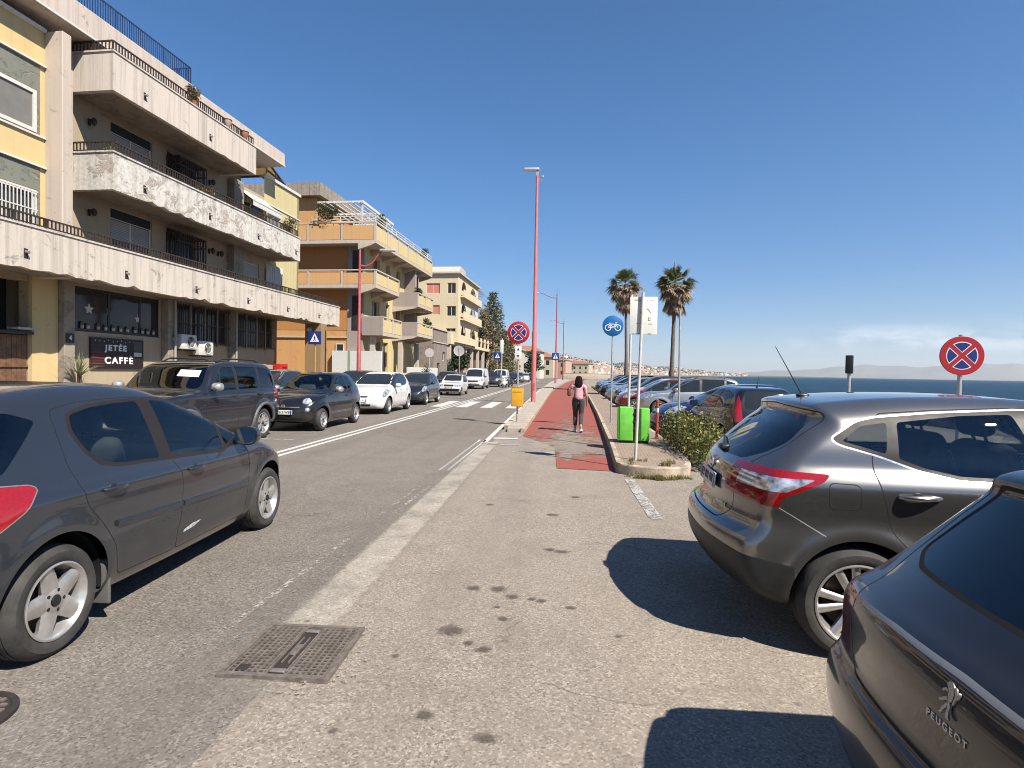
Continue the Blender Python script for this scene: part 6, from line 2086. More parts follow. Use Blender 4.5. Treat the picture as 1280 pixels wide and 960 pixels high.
# ------------------------------------------------------------------ vegetation and the far shore
def leaf_mat(name, c1, c2, rough=.55, trans=.25):
    if name in _MC: return _MC[name]
    t = NT(name)
    c1, c2 = (tuple(c * .82 for c in q) for q in (c1, c2))
    n = t.noise(2.2, detail=4); f = t.noise(37, detail=2)
    c = t.mix(t.math('MULTIPLY_ADD', f, .6, t.math('MULTIPLY', n, .4), clamp=True), c1, c2)
    pr = t.n('ShaderNodeBsdfPrincipled'); t.set(pr.inputs['Base Color'], c); pr.inputs['Roughness'].default_value = rough; pr.inputs['Specular IOR Level'].default_value = .3
    tl = t.n('ShaderNodeBsdfTranslucent'); t.set(tl.inputs[0], c)
    mx = t.n('ShaderNodeMixShader'); mx.inputs[0].default_value = trans
    t.t.links.new(pr.outputs[0], mx.inputs[1]); t.t.links.new(tl.outputs[0], mx.inputs[2]); t.t.links.new(mx.outputs[0], t.out.inputs[0])
    _MC[name] = t.m
    return t.m
NR = np.random.default_rng(11)
def leaves(centres, size, aspect=.55, spread=1.0, rng=NR, up=0.3):
    """Many small folded leaf quads at the given centres."""
    c = np.asarray(centres, float); n = len(c)
    d = rng.normal(size=(n, 3)); d[:, 2] += up; d /= np.linalg.norm(d, axis=1)[:, None]
    a = rng.normal(size=(n, 3)); w = np.cross(d, a); w /= np.linalg.norm(w, axis=1)[:, None] + 1e-9
    s = size * rng.uniform(.6, 1.35, n)[:, None]
    tip = c + d * s; l = c + d * s * .5 + w * s * aspect * .5; r = c + d * s * .5 - w * s * aspect * .5
    V = np.stack([c, r, tip, l], 1).reshape(-1, 3)
    return V, np.arange(4 * n).reshape(-1, 4)
def leaf_obj(name, V, F, mat, parent=None):
    return link(name, npmesh(name, V, F, smooth=False), mat, parent)
def clump_points(n, blobs, rng=NR, shell=.55):
    """Points mostly near the surface of several ellipsoids, with gaps."""
    out = []
    vol = np.array([b[1][0] * b[1][1] * b[1][2] for b in blobs])**.67; vol /= vol.sum()
    for (c, r), f in zip(blobs, vol):
        k = max(3, int(n * f)); d = rng.normal(size=(k, 3)); d /= np.linalg.norm(d, axis=1)[:, None]
        q = rng.uniform(shell, 1.0, k)**.7
        out.append(np.array(c) + d * q[:, None] * np.array(r))
    return np.concatenate(out)

# flowering shrub at the end of the raised pavement
r_ = thing('shrub', 'low yellow-green flowering shrub at the rounded end of the raised pavement', 'shrub', (2.66, 11.2, 0))
bl = [((-.1, .9, .62), (.5, .6, .45)), ((.2, -.2, .6), (.45, .5, .42)), ((-.1, -1.0, .36), (.38, .5, .36)), ((.1, -.3, .46), (.5, .6, .44)), ((-.1, .5, .50), (.5, .7, .42)), ((.25, 1.2, .45), (.5, .7, .40)), ((.4, -.8, .3), (.35, .4, .3)), ((-.25, .9, .55), (.3, .4, .36)), ((.5, .3, .45), (.4, .5, .4)), ((.2, 2.0, .35), (.5, .6, .33)), ((.25, -1.35, .2), (.3, .3, .2))]
P = clump_points(8200, bl, shell=.4); P[:, 2] = np.abs(P[:, 2]) * .92; P[:, 0] *= .72; P[:, 0] += NR.normal(size=len(P)) * .04
P[:, 2] *= 1 + .12 * np.sin(P[:, 1] * 5.1 + P[:, 0] * 7); V, F = leaves(P, .062, .5)
leaf_obj('leaves', V, F, leaf_mat('shrub_leaf', (.045, .06, .016), (.22, .22, .06)), r_)
P = clump_points(900, bl, shell=.95); P = P[P[:, 2] > .34]; P[:, 0] *= .74; P[:, 2] *= .95
V, F = leaves(P, .042, .8); leaf_obj('blossom', V, F, leaf_mat('shrub_flower', (.33, .26, .07), (.46, .38, .12)), r_)
m = MB(); rr = random.Random(5)
for k in range(26):
    a = rr.random() * 6.3; b = Vector((.1 + .3 * math.cos(a), -.8 + rr.random() * 2.2, 0)); e = b + Vector((rr.uniform(-.3, .3), rr.uniform(-.3, .3), .55))
    m.tube([b, b.lerp(e, .5) + Vector((.03, 0, .03)), e], [.014, .01, .005], 5)
m.build('stem', plain('twig_brown', (.10, .07, .05), .9, 0, .3, 10), r_)

# weeds along the kerb foot
def tufts(name, pts, n, h, mat, rng):
    V = []; F = []
    for (x, y, z) in pts:
        for k in range(n):
            a = rng.random() * 6.28; r = rng.random() * .07; l = h * rng.uniform(.4, 1.1); b = rng.random() * 6.28
            p = Vector((x + r * math.cos(a), y + r * math.sin(a), z)); w = Vector((math.cos(b), math.sin(b), 0)) * .006; t_ = p + Vector((rng.uniform(-.5, .5) * l, rng.uniform(-.5, .5) * l, l))
            i = len(V); V += [p - w, p + w, t_]; F.append((i, i + 1, i + 2))
    me = bpy.data.meshes.new(name); me.from_pydata([tuple(v) for v in V], [], F); me.update()
    return link(name, me, mat)
rr = random.Random(8)
wp = [(1.15 + 1.0 * q + rr.uniform(-.03, .03), 9.34 - .2 * math.sin(PI * q) + rr.uniform(-.10, .01), 0) for q in [.5 + .5 * rr.uniform(-1, 1)**3 for _ in range(52)]]
wp += [(1.2 + rr.random()**2 * .9, 9.42 + rr.random()**2 * .5, PK - .004) for _ in range(14)]
o = tufts('weeds', wp, 20, .085, leaf_mat('weed', (.12, .11, .03), (.27, .22, .07)), rr); tag(o, kind='stuff')
hedge = []
for y in np.arange(15.2, 62, .45):
    hedge.append((2.9 + (y - 15) * .0185 + rr.uniform(-.1, .1), y, 0))
o = tufts('verge_plants', hedge, 42, .38, leaf_mat('verge', (.06, .075, .025), (.18, .17, .06)), rr); tag(o, kind='stuff')

# fan palms
M_palm_g = leaf_mat('palm_green', (.075, .09, .035), (.21, .22, .09)); M_palm_d = leaf_mat('palm_dead', (.19, .125, .08), (.50, .37, .25), .8, .15)
M_palm_t = plain('palm_trunk', (.155, .12, .095), .9, 0, .3, 6, .8, bscale=26)
def fans(n, c, rng, pol, L, blades=11, spread=1.25, stalk=.5, size=.9):
    V = []; F = []
    for k in range(n):
        th = rng.uniform(*pol); az = rng.uniform(0, 2 * PI)
        d = Vector((math.sin(th) * math.cos(az), math.sin(th) * math.sin(az), math.cos(th)))
        l = L * rng.uniform(.8, 1.15); base = Vector(c) + d * rng.uniform(.05, .3); hub = base + d * l * stalk + Vector((0, 0, -.08 * l * math.sin(th)))
        side = d.cross(Vector((0, 0, 1))); side = side.normalized() if side.length > .05 else Vector((1, 0, 0))
        side = (Matrix.Rotation(rng.uniform(-.7, .7), 3, d) @ side)
        nrm = side.cross(d)
        i = len(V); w = side * .018; V += [base - w, base + w, hub + w, hub - w]; F.append((i, i + 1, i + 2, i + 3))
        for b in range(blades):
            a = (b / (blades - 1) - .5) * 2 * spread
            bd = (d * math.cos(a) + side * math.sin(a)).normalized()
            ll = l * size * rng.uniform(.75, 1.05) * (1 - .25 * abs(a) / spread)
            m1 = hub + bd * ll * .55 + nrm * .03; tip = hub + bd * ll + Vector((0, 0, -.28 * ll * rng.uniform(.3, 1)))
            ws = bd.cross(nrm).normalized() * .045
            i = len(V); V += [hub, m1 - ws, tip, m1 + ws]; F.append((i, i + 1, i + 2, i + 3))
    return V, F
def palm(x, y, h, cr, label, seed, lean=(0, 0)):
    rng = random.Random(seed)
    r_ = thing('palm_tree', label, 'palm tree', (x, y, 0))
    top = Vector((lean[0], lean[1], h))
    m = MB(); pts = []; rad = []
    for i in range(22):
        q = i / 21; pts.append((top.x * q**1.4, top.y * q**1.4, h * q)); rad.append((.25 - .10 * min(1, q * 3) - .05 * q) * (1 + .05 * (i % 2)))
    m.tube(pts, rad, 12); m.build('trunk', M_palm_t, r_)
    def mk(nm, V, F, mat):
        me = bpy.data.meshes.new(nm); me.from_pydata([tuple(v) for v in V], [], F); me.update(); return link(nm, me, mat, r_)
    V, F = fans(54, top + Vector((0, 0, .0)), rng, (.05, 1.85), cr * .72, 11, 1.05, .48, .85)
    mk('crown', V, F, M_palm_g)
    V, F = fans(50, top + Vector((0, 0, -.05)), rng, (1.6, 2.3), cr * .66, 9, .9, .5, .85)
    V2, F2 = fans(120, top + Vector((0, 0, -.15 * cr)), rng, (2.1, 2.85), cr * .66, 9, .6, .5, .85)
    V3, F3 = fans(110, top + Vector((0, 0, -.6 * cr)), rng, (2.35, 3.0), cr * .62, 8, .45, .5, .85)
    b = len(V); V += V2; F += [tuple(i + b for i in f) for f in F2]
    b = len(V); V += V3; F += [tuple(i + b for i in f) for f in F3]
    mk('dead_fronds', V, F, M_palm_d)
palm(6.35, 52.4, 9.9, 1.78, 'tall fan palm half behind the white board, thick dead fronds under its crown', 3, (-.25, .1))
palm(7.55, 38.0, 7.65, 1.36, 'fan palm standing alone against the sky right of the white board', 7, (.12, 0))

def conifer(x, y, h, w, label, seed, mats, n=5200):
    rng = np.random.default_rng(seed); r2 = random.Random(seed)
    r_ = thing('conifer', label, 'tree', (x, y, 0), 0, 'conifers above the terrace')
    m = MB(); m.tube([(0, 0, 0), (.1, 0, h * .5), (0, .05, h)], [.32, .2, .03], 8)
    pts = []
    z = h * .12
    while z < h * .985:
        q = z / h; L = w * (1 - q)**.75 * r2.uniform(.8, 1.1) + .15
        k = 6 if q < .8 else 5
        a0 = r2.random() * 6
        for j in range(k):
            a = a0 + 2 * PI * j / k + r2.uniform(-.2, .2); l = L * r2.uniform(.7, 1.1)
            e = Vector((l * math.cos(a), l * math.sin(a), z + l * .12)); s_ = Vector((0, 0, z))
            m.tube([s_, s_.lerp(e, .6) + Vector((0, 0, -.05 * l)), e], [.05, .03, .012], 5)
            nn = int(10 + 26 * l)
            t_ = rng.uniform(.25, 1.05, nn)
            P = np.outer(1 - t_, np.array(s_)) + np.outer(t_, np.array(e))
            P += rng.normal(size=(nn, 3)) * np.array([.16, .16, .10]) * (.5 + .5 * l / w)
            pts.append(P)
        z += h * .034 + .22 * (1 - q)
    m.build('trunk', plain('bark', (.11, .08, .06), .9, 0, .3, 6), r_)
    V, F = leaves(np.concatenate(pts), .40, .38, rng=rng, up=.1)
    leaf_obj('crown', V, F, mats, r_)
M_con = leaf_mat('conifer_green', (.06, .075, .038), (.17, .18, .09)); M_con2 = leaf_mat('conifer_brown', (.13, .10, .055), (.29, .23, .125)); M_dkg = leaf_mat('dark_green', (.022, .04, .016), (.07, .09, .03))
def at_b(s, d): v = bpos(s, d); return v.x, v.y
conifer(*at_b(98, 16.8), 15.8, 5.4, 'tall tiered conifer rising highest above the long terrace', 2, M_con)
conifer(*at_b(90, 16.9), 11.8, 4.6, 'brownish conifer left of the tallest one', 4, M_con2)
conifer(*at_b(106, 16.4), 9.8, 4.0, 'shorter brown-green conifer at the terrace end', 6, M_con2)
def feather_palm(x, y, h, cr, label, seed):
    rng = random.Random(seed); r_ = thing('palm_tree', label, 'palm tree', (x, y, 0))
    m = MB(); m.tube([(0, 0, 0), (0, 0, h)], [.35, .25], 10); m.build('trunk', M_palm_t, r_)
    V = []; F = []
    for k in range(46):
        az = rng.random() * 6.28; el = rng.uniform(-.5, 1.3); P = []
        for i in range(9):
            q = i / 8; rad = cr * q * math.cos(el * .8); P.append(Vector((rad * math.cos(az), rad * math.sin(az), h + cr * q * math.sin(el) - cr * .75 * q * q)))
        for i in range(8):
            d = (P[i + 1] - P[i]); s = d.cross(Vector((0, 0, 1))).normalized()
            for sg in (-1, 1):
                for u in (0, .5):
                    b = P[i].lerp(P[i + 1], u); t_ = b + s * sg * .42 + d * .5 + Vector((0, 0, -.16)); j = len(V); V += [b, b + d * .22, t_]; F.append((j, j + 1, j + 2))
    me = bpy.data.meshes.new('crown'); me.from_pydata([tuple(v) for v in V], [], F); me.update(); link('crown', me, M_con2, r_)
feather_palm(*at_b(80, 17.0), 12.6, 2.8, 'feathery palm at the corner of the cream house', 5)

def bushy(name, x, y, h, w, label, seed, mat, cat='tree', group=None, z=0, n=2600, size=.22, trunk=True):
    rng = np.random.default_rng(seed); r2 = random.Random(seed)
    r_ = thing(name, label, cat, (x, y, z), 0, group)
    bl = []
    for k in range(13):
        a = r2.random() * 6.28; q = r2.random()**.6; zz = h * r2.uniform(.38, .9)
        bl.append(((w * .6 * q * math.cos(a), w * .6 * q * math.sin(a), zz), (w * r2.uniform(.25, .45), w * r2.uniform(.25, .45), h * r2.uniform(.1, .2))))
    V, F = leaves(clump_points(n, bl, rng), size, .55, rng=rng); leaf_obj('crown' if trunk else 'leaves', V, F, mat, r_)
    if trunk:
        m = MB(); m.tube([(0, 0, 0), (.05, 0, h * .35), (0, .05, h * .65)], [w * .07, w * .05, .03], 7)
        for k in range(5):
            c = bl[k][0]; m.tube([(.03, 0, h * .3), (c[0] * .6, c[1] * .6, c[2] * .8), c], [w * .04, w * .025, .01], 5)
        m.build('trunk', plain('bark', (.11, .08, .06), .9, 0, .3, 6), r_)
    return r_
bushy('tree', *at_b(62.5, 14.6), 3.9, 1.5, 'dark leafy tree in front of the arcade beside the round mirror', 21, M_dkg)
for k, (x, y, h, w, lb) in enumerate(((-5.5, 128, 6, 3, 'round dark tree on the building side before the white house'), (-3.2, 205, 7, 4, 'olive-green tree where the street bends'), (4.6, 250, 6, 3.6, 'single dark round tree standing on the ridge above the path'), (-12, 260, 9, 4.5, 'broad tree behind the pinkish house'), (-18, 170, 10, 4.5, 'dense tree between the ochre house and the tall white block'))):
    bushy('tree', x, y, h, w, lb, 40 + k, M_dkg if k != 1 else M_con2, 'tree', 'trees at the far end of the street', size=.5, n=1500)
# greenery on the balconies
def pot_plant(label, s, d, z, h, w, seed, mat=M_dkg, n=700):
    p = bpos(s, d, z)
    r_ = bushy('potted_plant', p.x, p.y, h, w, label, seed, mat, 'plant', 'plants on the balconies', p.z, n, .11, False)
    m = MB(); m.lathe([(.001, 0), (.12, 0), (.16, .2), (.17, .22), (.15, .22), (.001, .20)], 12); m.build('pot', plain('terracotta', (.35, .14, .07), .8, 0, .2, 9), r_)
pot_plant('spreading dark plant hanging over the orange top balcony', 36.0, 17.4, 11.0, 1.7, 1.15, 61, n=1500)
pot_plant('round dark plant at the street corner of the orange top balcony', 38.2, 14.7, 11.2, 1.3, .6, 62)
pot_plant('dark plant at the far end of the yellow top balcony', 48.6, 14.6, 11.2, 1.2, .5, 63)
pot_plant('plant on the small mauve balcony, upper floor', 43.5, 13.5, 7.3, .9, .5, 64)
pot_plant('plants trailing over the lower mauve balcony beside the grey house', 46.2, 13.5, 5.1, .9, .6, 65)
pot_plant('small shrub in a pot on the top parapet corner of the weathered block', 18.6, 14.15, 10.9, .75, .28, 66, M_con2, 400)
pot_plant('tangled plants at the end of the middle flaking balcony', 25.2, 14.2, 7.95, .8, .4, 67, M_con2, 500)
pot_plant('small pale plant in the gap of the middle balcony railing', 15.4, 14.45, 7.35, .95, .2, 68, leaf_mat('pale_leaf', (.12, .15, .06), (.25, .28, .12)), 300)
pot_plant('dense dark greenery on the terrace under the roof, far left', 11.2, 15.5, 10.95, 1.3, 1.5, 69, M_dkg, 1500)
pot_plant('dry plants by the black cage on the middle balcony', 19.6, 14.5, 7.7, .7, .4, 70, M_con2, 300)
v = bpos(14.95, 15.05)
r_ = thing('yucca', 'spiky pale-green plant at the cafe wall beside the board', 'plant', (v.x, v.y, .3))
V, F = [], []
rg = random.Random(3)
for k in range(60):
    a = rg.random() * 6.28; el = rg.uniform(.1, 1.5); l = rg.uniform(.5, .8); b = Vector((0, 0, 1.0 + rg.random() * .2)); d = Vector((math.cos(a) * math.cos(el), math.sin(a) * math.cos(el), math.sin(el))); s = d.cross(Vector((0, 0, 1))).normalized() * .03
    i = len(V); V += [b - s, b + s, b + d * l + Vector((0, 0, -.1))]; F.append((i, i + 1, i + 2))
me = bpy.data.meshes.new('leaves'); me.from_pydata([tuple(x) for x in V], [], F); me.update(); link('leaves', me, leaf_mat('yucca_leaf', (.16, .19, .09), (.32, .34, .18)), r_)
m = MB(); m.tube([(0, 0, 0), (0, 0, 1.1)], .06, 8); m.build('stem', plain('bark', (.11, .08, .06), .9), r_)
v = bpos(43.0, 12.6)
r_ = thing('cypress_shrub', 'narrow dark columnar shrub at the foot of the yellow block', 'shrub', (v.x, v.y, 0))
P = NR.normal(size=(900, 3)) * np.array([.14, .14, .42]) + np.array([0, 0, 1.1]); P = P[P[:, 2] > .1]
V, F = leaves(P, .14, .4, up=.9); leaf_obj('leaves', V, F, M_dkg, r_)
m = MB(); m.tube([(0, 0, 0), (0, 0, 1.2)], .04, 6); m.build('stem', plain('bark', (.11, .08, .06), .9), r_)

# ---- far hillside round the bay with its town
def ridge(px):
    return .60 * np.interp(px, [520, 600, 640, 690, 730, 760, 800, 850, 890, 930, 1000, 1060], [60, 62, 62, 70, 66, 56, 46, 33, 16, 4, 2, 0])
def hill_h(x, y):
    r = np.hypot(x, y); px = 696 + 704 * np.tan(np.arctan2(x, y))
    top = ridge(px); D0 = np.interp(px, [560, 700, 760, 850, 930, 1060], [700, 900, 1300, 2300, 3300, 4400]); D1 = D0 * 1.55 + 200
    q = np.clip((r - D0) / (D1 - D0), 0, 1)
    hh = top * (D1 / 2000)**.85 * (q**.8)
    hh = hh + (6 * np.sin(x * .02 + 1) + 5 * np.sin(y * .013 + x * .007)) * q * np.clip(top / 30, 0, 1)
    return np.maximum(hh, -2.0 + 0 * hh), q
A = np.linspace(560, 1060, 150); Q = np.linspace(0, 1, 26)
V = []; 
for a in A:
    D0 = np.interp(a, [560, 700, 760, 850, 930, 1060], [700, 900, 1300, 2300, 3300, 4400]); D1 = D0 * 1.55 + 200
    th = math.atan((a - 696) / 704)
    for q in Q:
        r = D0 - 60 + (D1 - D0 + 400) * q; x, y = r * math.sin(th), r * math.cos(th); h_, _ = hill_h(np.array([x]), np.array([y])); V.append((x, y, float(h_[0]) - (.8 if q > 0 else 6) + .9))
F = [(i * 26 + j, (i + 1) * 26 + j, (i + 1) * 26 + j + 1, i * 26 + j + 1) for i in range(149) for j in range(25)]
t = NT('hill_scrub')
n = t.noise(.006, detail=8, rough=.65); n2 = t.noise(.05, detail=5)
c = t.ramp(t.math('MULTIPLY_ADD', n2, .5, t.math('MULTIPLY', n, .5)), [(.35, (.045, .05, .025)), (.5, (.10, .085, .05)), (.68, (.18, .145, .10))])
o = link('hills', npmesh('hills', V, F), t.pbr(c, .95, spec=.1)); tag(o, kind='structure')
# town: countless small houses on that slope
rng = np.random.default_rng(3)
N = 4200
apx = np.concatenate([rng.uniform(575, 760, N // 2), rng.uniform(740, 925, N // 2)]); qq = rng.beta(1.1, 1.7, N)
D0 = np.interp(apx, [560, 700, 760, 850, 930, 1060], [700, 900, 1300, 2300, 3300, 4400]); D1 = D0 * 1.55 + 200
rr_ = D0 - 20 + (D1 - D0) * qq; th = np.arctan((apx - 696) / 704); X = rr_ * np.sin(th); Y = rr_ * np.cos(th)
Hh, _ = hill_h(X, Y); Hh = np.maximum(Hh, -1)
w = rng.uniform(4, 9, N); dp = rng.uniform(6, 11, N); hh = rng.uniform(3.5, 7, N) + (rng.random(N) < .06) * 5; rot = rng.uniform(-.6, .6, N) - th
VV = np.zeros((N, 8, 3)); k = 0
for zc in (0, 1):
    for yc in (-1, 1):
        for xc in (-1, 1):
            lx, ly = xc * w, yc * dp
            VV[:, k, 0] = X + lx * np.cos(rot) - ly * np.sin(rot); VV[:, k, 1] = Y + lx * np.sin(rot) + ly * np.cos(rot); VV[:, k, 2] = Hh + np.where(zc, hh, -6); k += 1
fc = np.array([(4, 5, 7, 6), (0, 1, 5, 4), (2, 6, 7, 3), (0, 4, 6, 2), (1, 3, 7, 5)])
FF = (np.arange(N)[:, None, None] * 8 + fc[None]).reshape(-1, 4)
mi = np.repeat(rng.integers(0, 5, N), 5); isroof = np.tile(np.arange(5) == 0, N); mi = np.where(isroof & (np.repeat(rng.random(N), 5) < .5), 5, mi)
def town_wall(name, c):
    t = NT(name); b = t.n('ShaderNodeTexBrick'); t.t.links.new(t.mapping(t.co(), (1, 1, 1)), b.inputs['Vector'])
    z = t.xyz(); win = t.math('MULTIPLY', t.math('GREATER_THAN', t.math('FRACT', t.math('MULTIPLY', z[2], .32)), .55), t.math('GREATER_THAN', t.math('FRACT', t.math('MULTIPLY', t.math('ADD', z[0], z[1]), .22)), .6))
    cc = t.mix(t.math('MULTIPLY', win, .7), tuple(x * ALB for x in c), (.06, .06, .06))
    t.t.nodes.remove(b)
    return t.pbr(cc, .9, spec=.1)
mats = [town_wall('town_cream', (.50, .41, .31)), town_wall('town_white', (.62, .59, .54)), town_wall('town_pink', (.44, .29, .23)), town_wall('town_ochre', (.40, .28, .17)), town_wall('town_grey', (.30, .27, .24)), plain('town_roof', (.30, .15, .09), .9, 0, .2, .05)]
o = link('hillside_town', npmesh('hillside_town', VV.reshape(-1, 3), FF, smooth=False, mats=mi), mats); tag(o, kind='stuff')
# trees between those houses
N = 2600
apx = rng.uniform(565, 900, N); qq = rng.beta(1.3, 1.2, N); D0 = np.interp(apx, [560, 700, 760, 850, 930, 1060], [700, 900, 1300, 2300, 3300, 4400]); D1 = D0 * 1.55 + 200
rr_ = D0 + (D1 - D0) * qq; th = np.arctan((apx - 696) / 704); X = rr_ * np.sin(th); Y = rr_ * np.cos(th); Hh, _ = hill_h(X, Y)
c = np.repeat(np.stack([X, Y, Hh + 2], 1), 14, 0) + rng.normal(size=(N * 14, 3)) * np.array([5, 5, 2.2])
V, F = leaves(c, 4.5, .8, rng=rng)
o = leaf_obj('hillside_trees', V, F, M_dkg); tag(o, kind='stuff')
# faint mountains beyond the strait
r2 = random.Random(4); V = []; F = []
for i in range(121):
    a = R(-2 + 60 * i / 120); q = i / 120
    hgt = 330 * max(0, math.sin(PI * min(1, max(0, (q - .30) / .62))))**.8 * (1 + .12 * math.sin(i * .35) + .05 * math.sin(i * 1.3)) + 5
    for (rd, hz) in ((14500, 0), (15500, hgt * .62), (16500, hgt), (18500, 0)):
        V.append((rd * math.sin(a), rd * math.cos(a), hz - 3 + r2.uniform(-8, 8) * (hz > 20)))
for i in range(120):
    for j in range(3): F.append((i * 4 + j, (i + 1) * 4 + j, (i + 1) * 4 + j + 1, i * 4 + j + 1))
me = bpy.data.meshes.new('mountains'); me.from_pydata(V, [], F); me.update()
t = NT('mountain_slope'); o = link('mountains', me, t.pbr(t.ramp(t.noise(.0008, detail=7), [(.3, (.07, .08, .05)), (.7, (.16, .14, .10))]), .95, spec=.1)); tag(o, kind='structure')
# ------------------------------------------------------------------ signs, poles, lamps, bins
M_galv = plain('galvanised', (.40, .40, .40), .45, .55, .2, 12)
M_pink = plain('pole_pink', (.58, .17, .165), .5, 0, .12, 5)
M_pinkd = plain('pole_red', (.40, .085, .085), .5, 0, .2, 5)
M_sred = plain('sign_red', (.40, .012, .022), .45, 0, .06, 12)
M_sblue = plain('sign_blue', (.008, .025, .17), .45, 0, .08, 12)
M_swhite = plain('sign_white', (.74, .74, .72), .45, 0, .04, 12)
M_sback = plain('sign_back', (.30, .30, .30), .5, .4, .15, 12)
M_cblue = plain('sign_cycle_blue', (.008, .13, .37), .4, 0, .06, 12)
RX = Matrix.Rotation(PI / 2, 4, 'X')        # XY plane -> facing -Y

def round_sign(root, z, r, y=-.04, name='disc'):
    """No-stopping disc: red ring and cross over blue quarters with white piping."""
    M = Matrix.Translation((0, y, z)) @ RX
    m = MB()
    m.lathe([(r, -.012), (r, .0), (r * .985, .003), (.001, .003)], 48, M, 0)
    m.lathe([(.001, -.012), (r, -.012)], 48, M, 1)
    o = m.build(name, [M_sred, M_sback], root)
    def quarter(mb, a0, r0, gap, zz, mi):
        pts = []
        R_ = r0
        # sector bounded by two lines offset by gap from the diagonals
        s = gap * math.sqrt(2)
        pts.append((s * math.cos(a0), s * math.sin(a0)))
        b = math.asin(gap / R_)
        for t in np.linspace(a0 - PI / 4 + b, a0 + PI / 4 - b, 14): pts.append((R_ * math.cos(t), R_ * math.sin(t)))
        mb.prism(pts, zz, zz + .002, M, mi)
    w = MB(); bl = MB()
    for k in range(4):
        quarter(w, k * PI / 2, r * .715, r * .105, .003, 0)
        quarter(bl, k * PI / 2, r * .665, r * .145, .0052, 0)
    w.build('white_piping', M_swhite, root); bl.build('blue_quarter', M_sblue, root)
    return o
def pole(root, h, r=.03, mat=None, lean=0.0, z0=0.0, name='pole', y=0.0):
    m = MB(); m.tube([(0, y, z0 - .02), (lean * .5, y, h * .5), (lean, y, h)], r, 12)
    m.lathe([(r * 1.02, 0), (r * 1.02, .012), (.001, .016)], 12, Matrix.Translation((lean, y, h)))
    return m.build(name, mat or M_galv, root)
def clamps(root, zs, r=.036):
    m = MB()
    for z in zs: m.box(-.045, .045, -.030, .036, z - .016, z + .016)
    m.build('clamp', M_sback, root)

# left no-stopping sign with its panel and the yellow box
r_ = thing('no_stopping_sign', 'no stopping sign with a white panel below, on the kerbed island left of the path', 'road sign', (-1.22, 17.6, .115))
pole(r_, 3.15, .028); round_sign(r_, 2.79, .345); clamps(r_, (2.6, 2.98))
m = MB(); m.rbox(-.10, .10, -.052, -.040, 1.95, 2.36, .004); o = m.build('panel', M_swhite, r_)
m = MB()
for zz in (2.27, 2.05): m.prism([(-.04, -.035), (.04, -.035), (0, .045)] if zz > 2.2 else [(-.04, .035), (.04, .035), (0, -.045)], .0, .003, Matrix.Translation((0, -.0525, zz)) @ RX)
m.build('arrow', M_trim(), o)
r_ = thing('yellow_box', 'yellow box strapped to the pole of the left no stopping sign', 'box', (-1.22, 17.55, .6))
m = MB(); m.rbox(-.19, .19, -.13, .02, 0, .58, .02); m.build('casing', plain('box_yellow', (.72, .36, .02), .5, 0, .12, 8), r_)
m = MB(); m.rbox(-.20, .20, -.14, .03, .582, .61, .01); m.box(-.14, .14, -.135, -.13, .44, .47); m.build('lid', plain('box_yellow_dark', (.55, .26, .015), .5), r_)
# right no-stopping sign beyond the crossover
r_ = thing('no_stopping_sign', 'round no stopping sign rising above the grey crossover roof', 'road sign', (5.68, 8.45, 0), -.14)
pole(r_, 2.30, .028); round_sign(r_, 2.015, .275); clamps(r_, (1.85, 2.17))
# cycle path sign
r_ = thing('cycle_path_sign', 'round blue cycle path sign on a thin pole beside the green bin', 'road sign', (1.66, 17.3, PK))
pole(r_, 3.25, .026); M = Matrix.Translation((0, -.04, 2.95)) @ RX
m = MB(); m.lathe([(.315, -.01), (.315, 0), (.31, .003), (.001, .003)], 44, M, 0); m.lathe([(.001, -.0101), (.315, -.0101)], 44, M, 1); m.build('disc', [M_cblue, M_sback], r_)
m = MB()
for sx in (-1, 1):
    m.lathe([(.086 + .012 * math.cos(a), .0045 + .002 * math.sin(a)) for a in np.linspace(0, 2 * PI, 7)[:-1]], 28, M @ Matrix.Translation((sx * .145, -.055, 0)), closed=True)
def bstick(x0, y0, x1, y1, w=.022): m.bar(M @ Vector((x0, y0, .005)), M @ Vector((x1, y1, .005)), .004, w, up=(0, -1, 0)) if False else m.prism([(x0 - (y1 - y0) / math.hypot(x1 - x0, y1 - y0) * w / 2, y0 + (x1 - x0) / math.hypot(x1 - x0, y1 - y0) * w / 2), (x0 + (y1 - y0) / math.hypot(x1 - x0, y1 - y0) * w / 2, y0 - (x1 - x0) / math.hypot(x1 - x0, y1 - y0) * w / 2), (x1 + (y1 - y0) / math.hypot(x1 - x0, y1 - y0) * w / 2, y1 - (x1 - x0) / math.hypot(x1 - x0, y1 - y0) * w / 2), (x1 - (y1 - y0) / math.hypot(x1 - x0, y1 - y0) * w / 2, y1 + (x1 - x0) / math.hypot(x1 - x0, y1 - y0) * w / 2)], .003, .007, M)
for s in ((-.145, -.055, -.075, .055), (-.145, -.055, 0, -.055), (0, -.055, .085, .045), (-.075, .055, .085, .045), (-.085, .075, 0, -.055), (.145, -.055, .075, .095), (.075, .095, .115, .10), (-.12, .075, -.05, .08)): bstick(*s)
m.build('bicycle_symbol', M_swhite, r_)
clamps(r_, (2.75, 3.12))
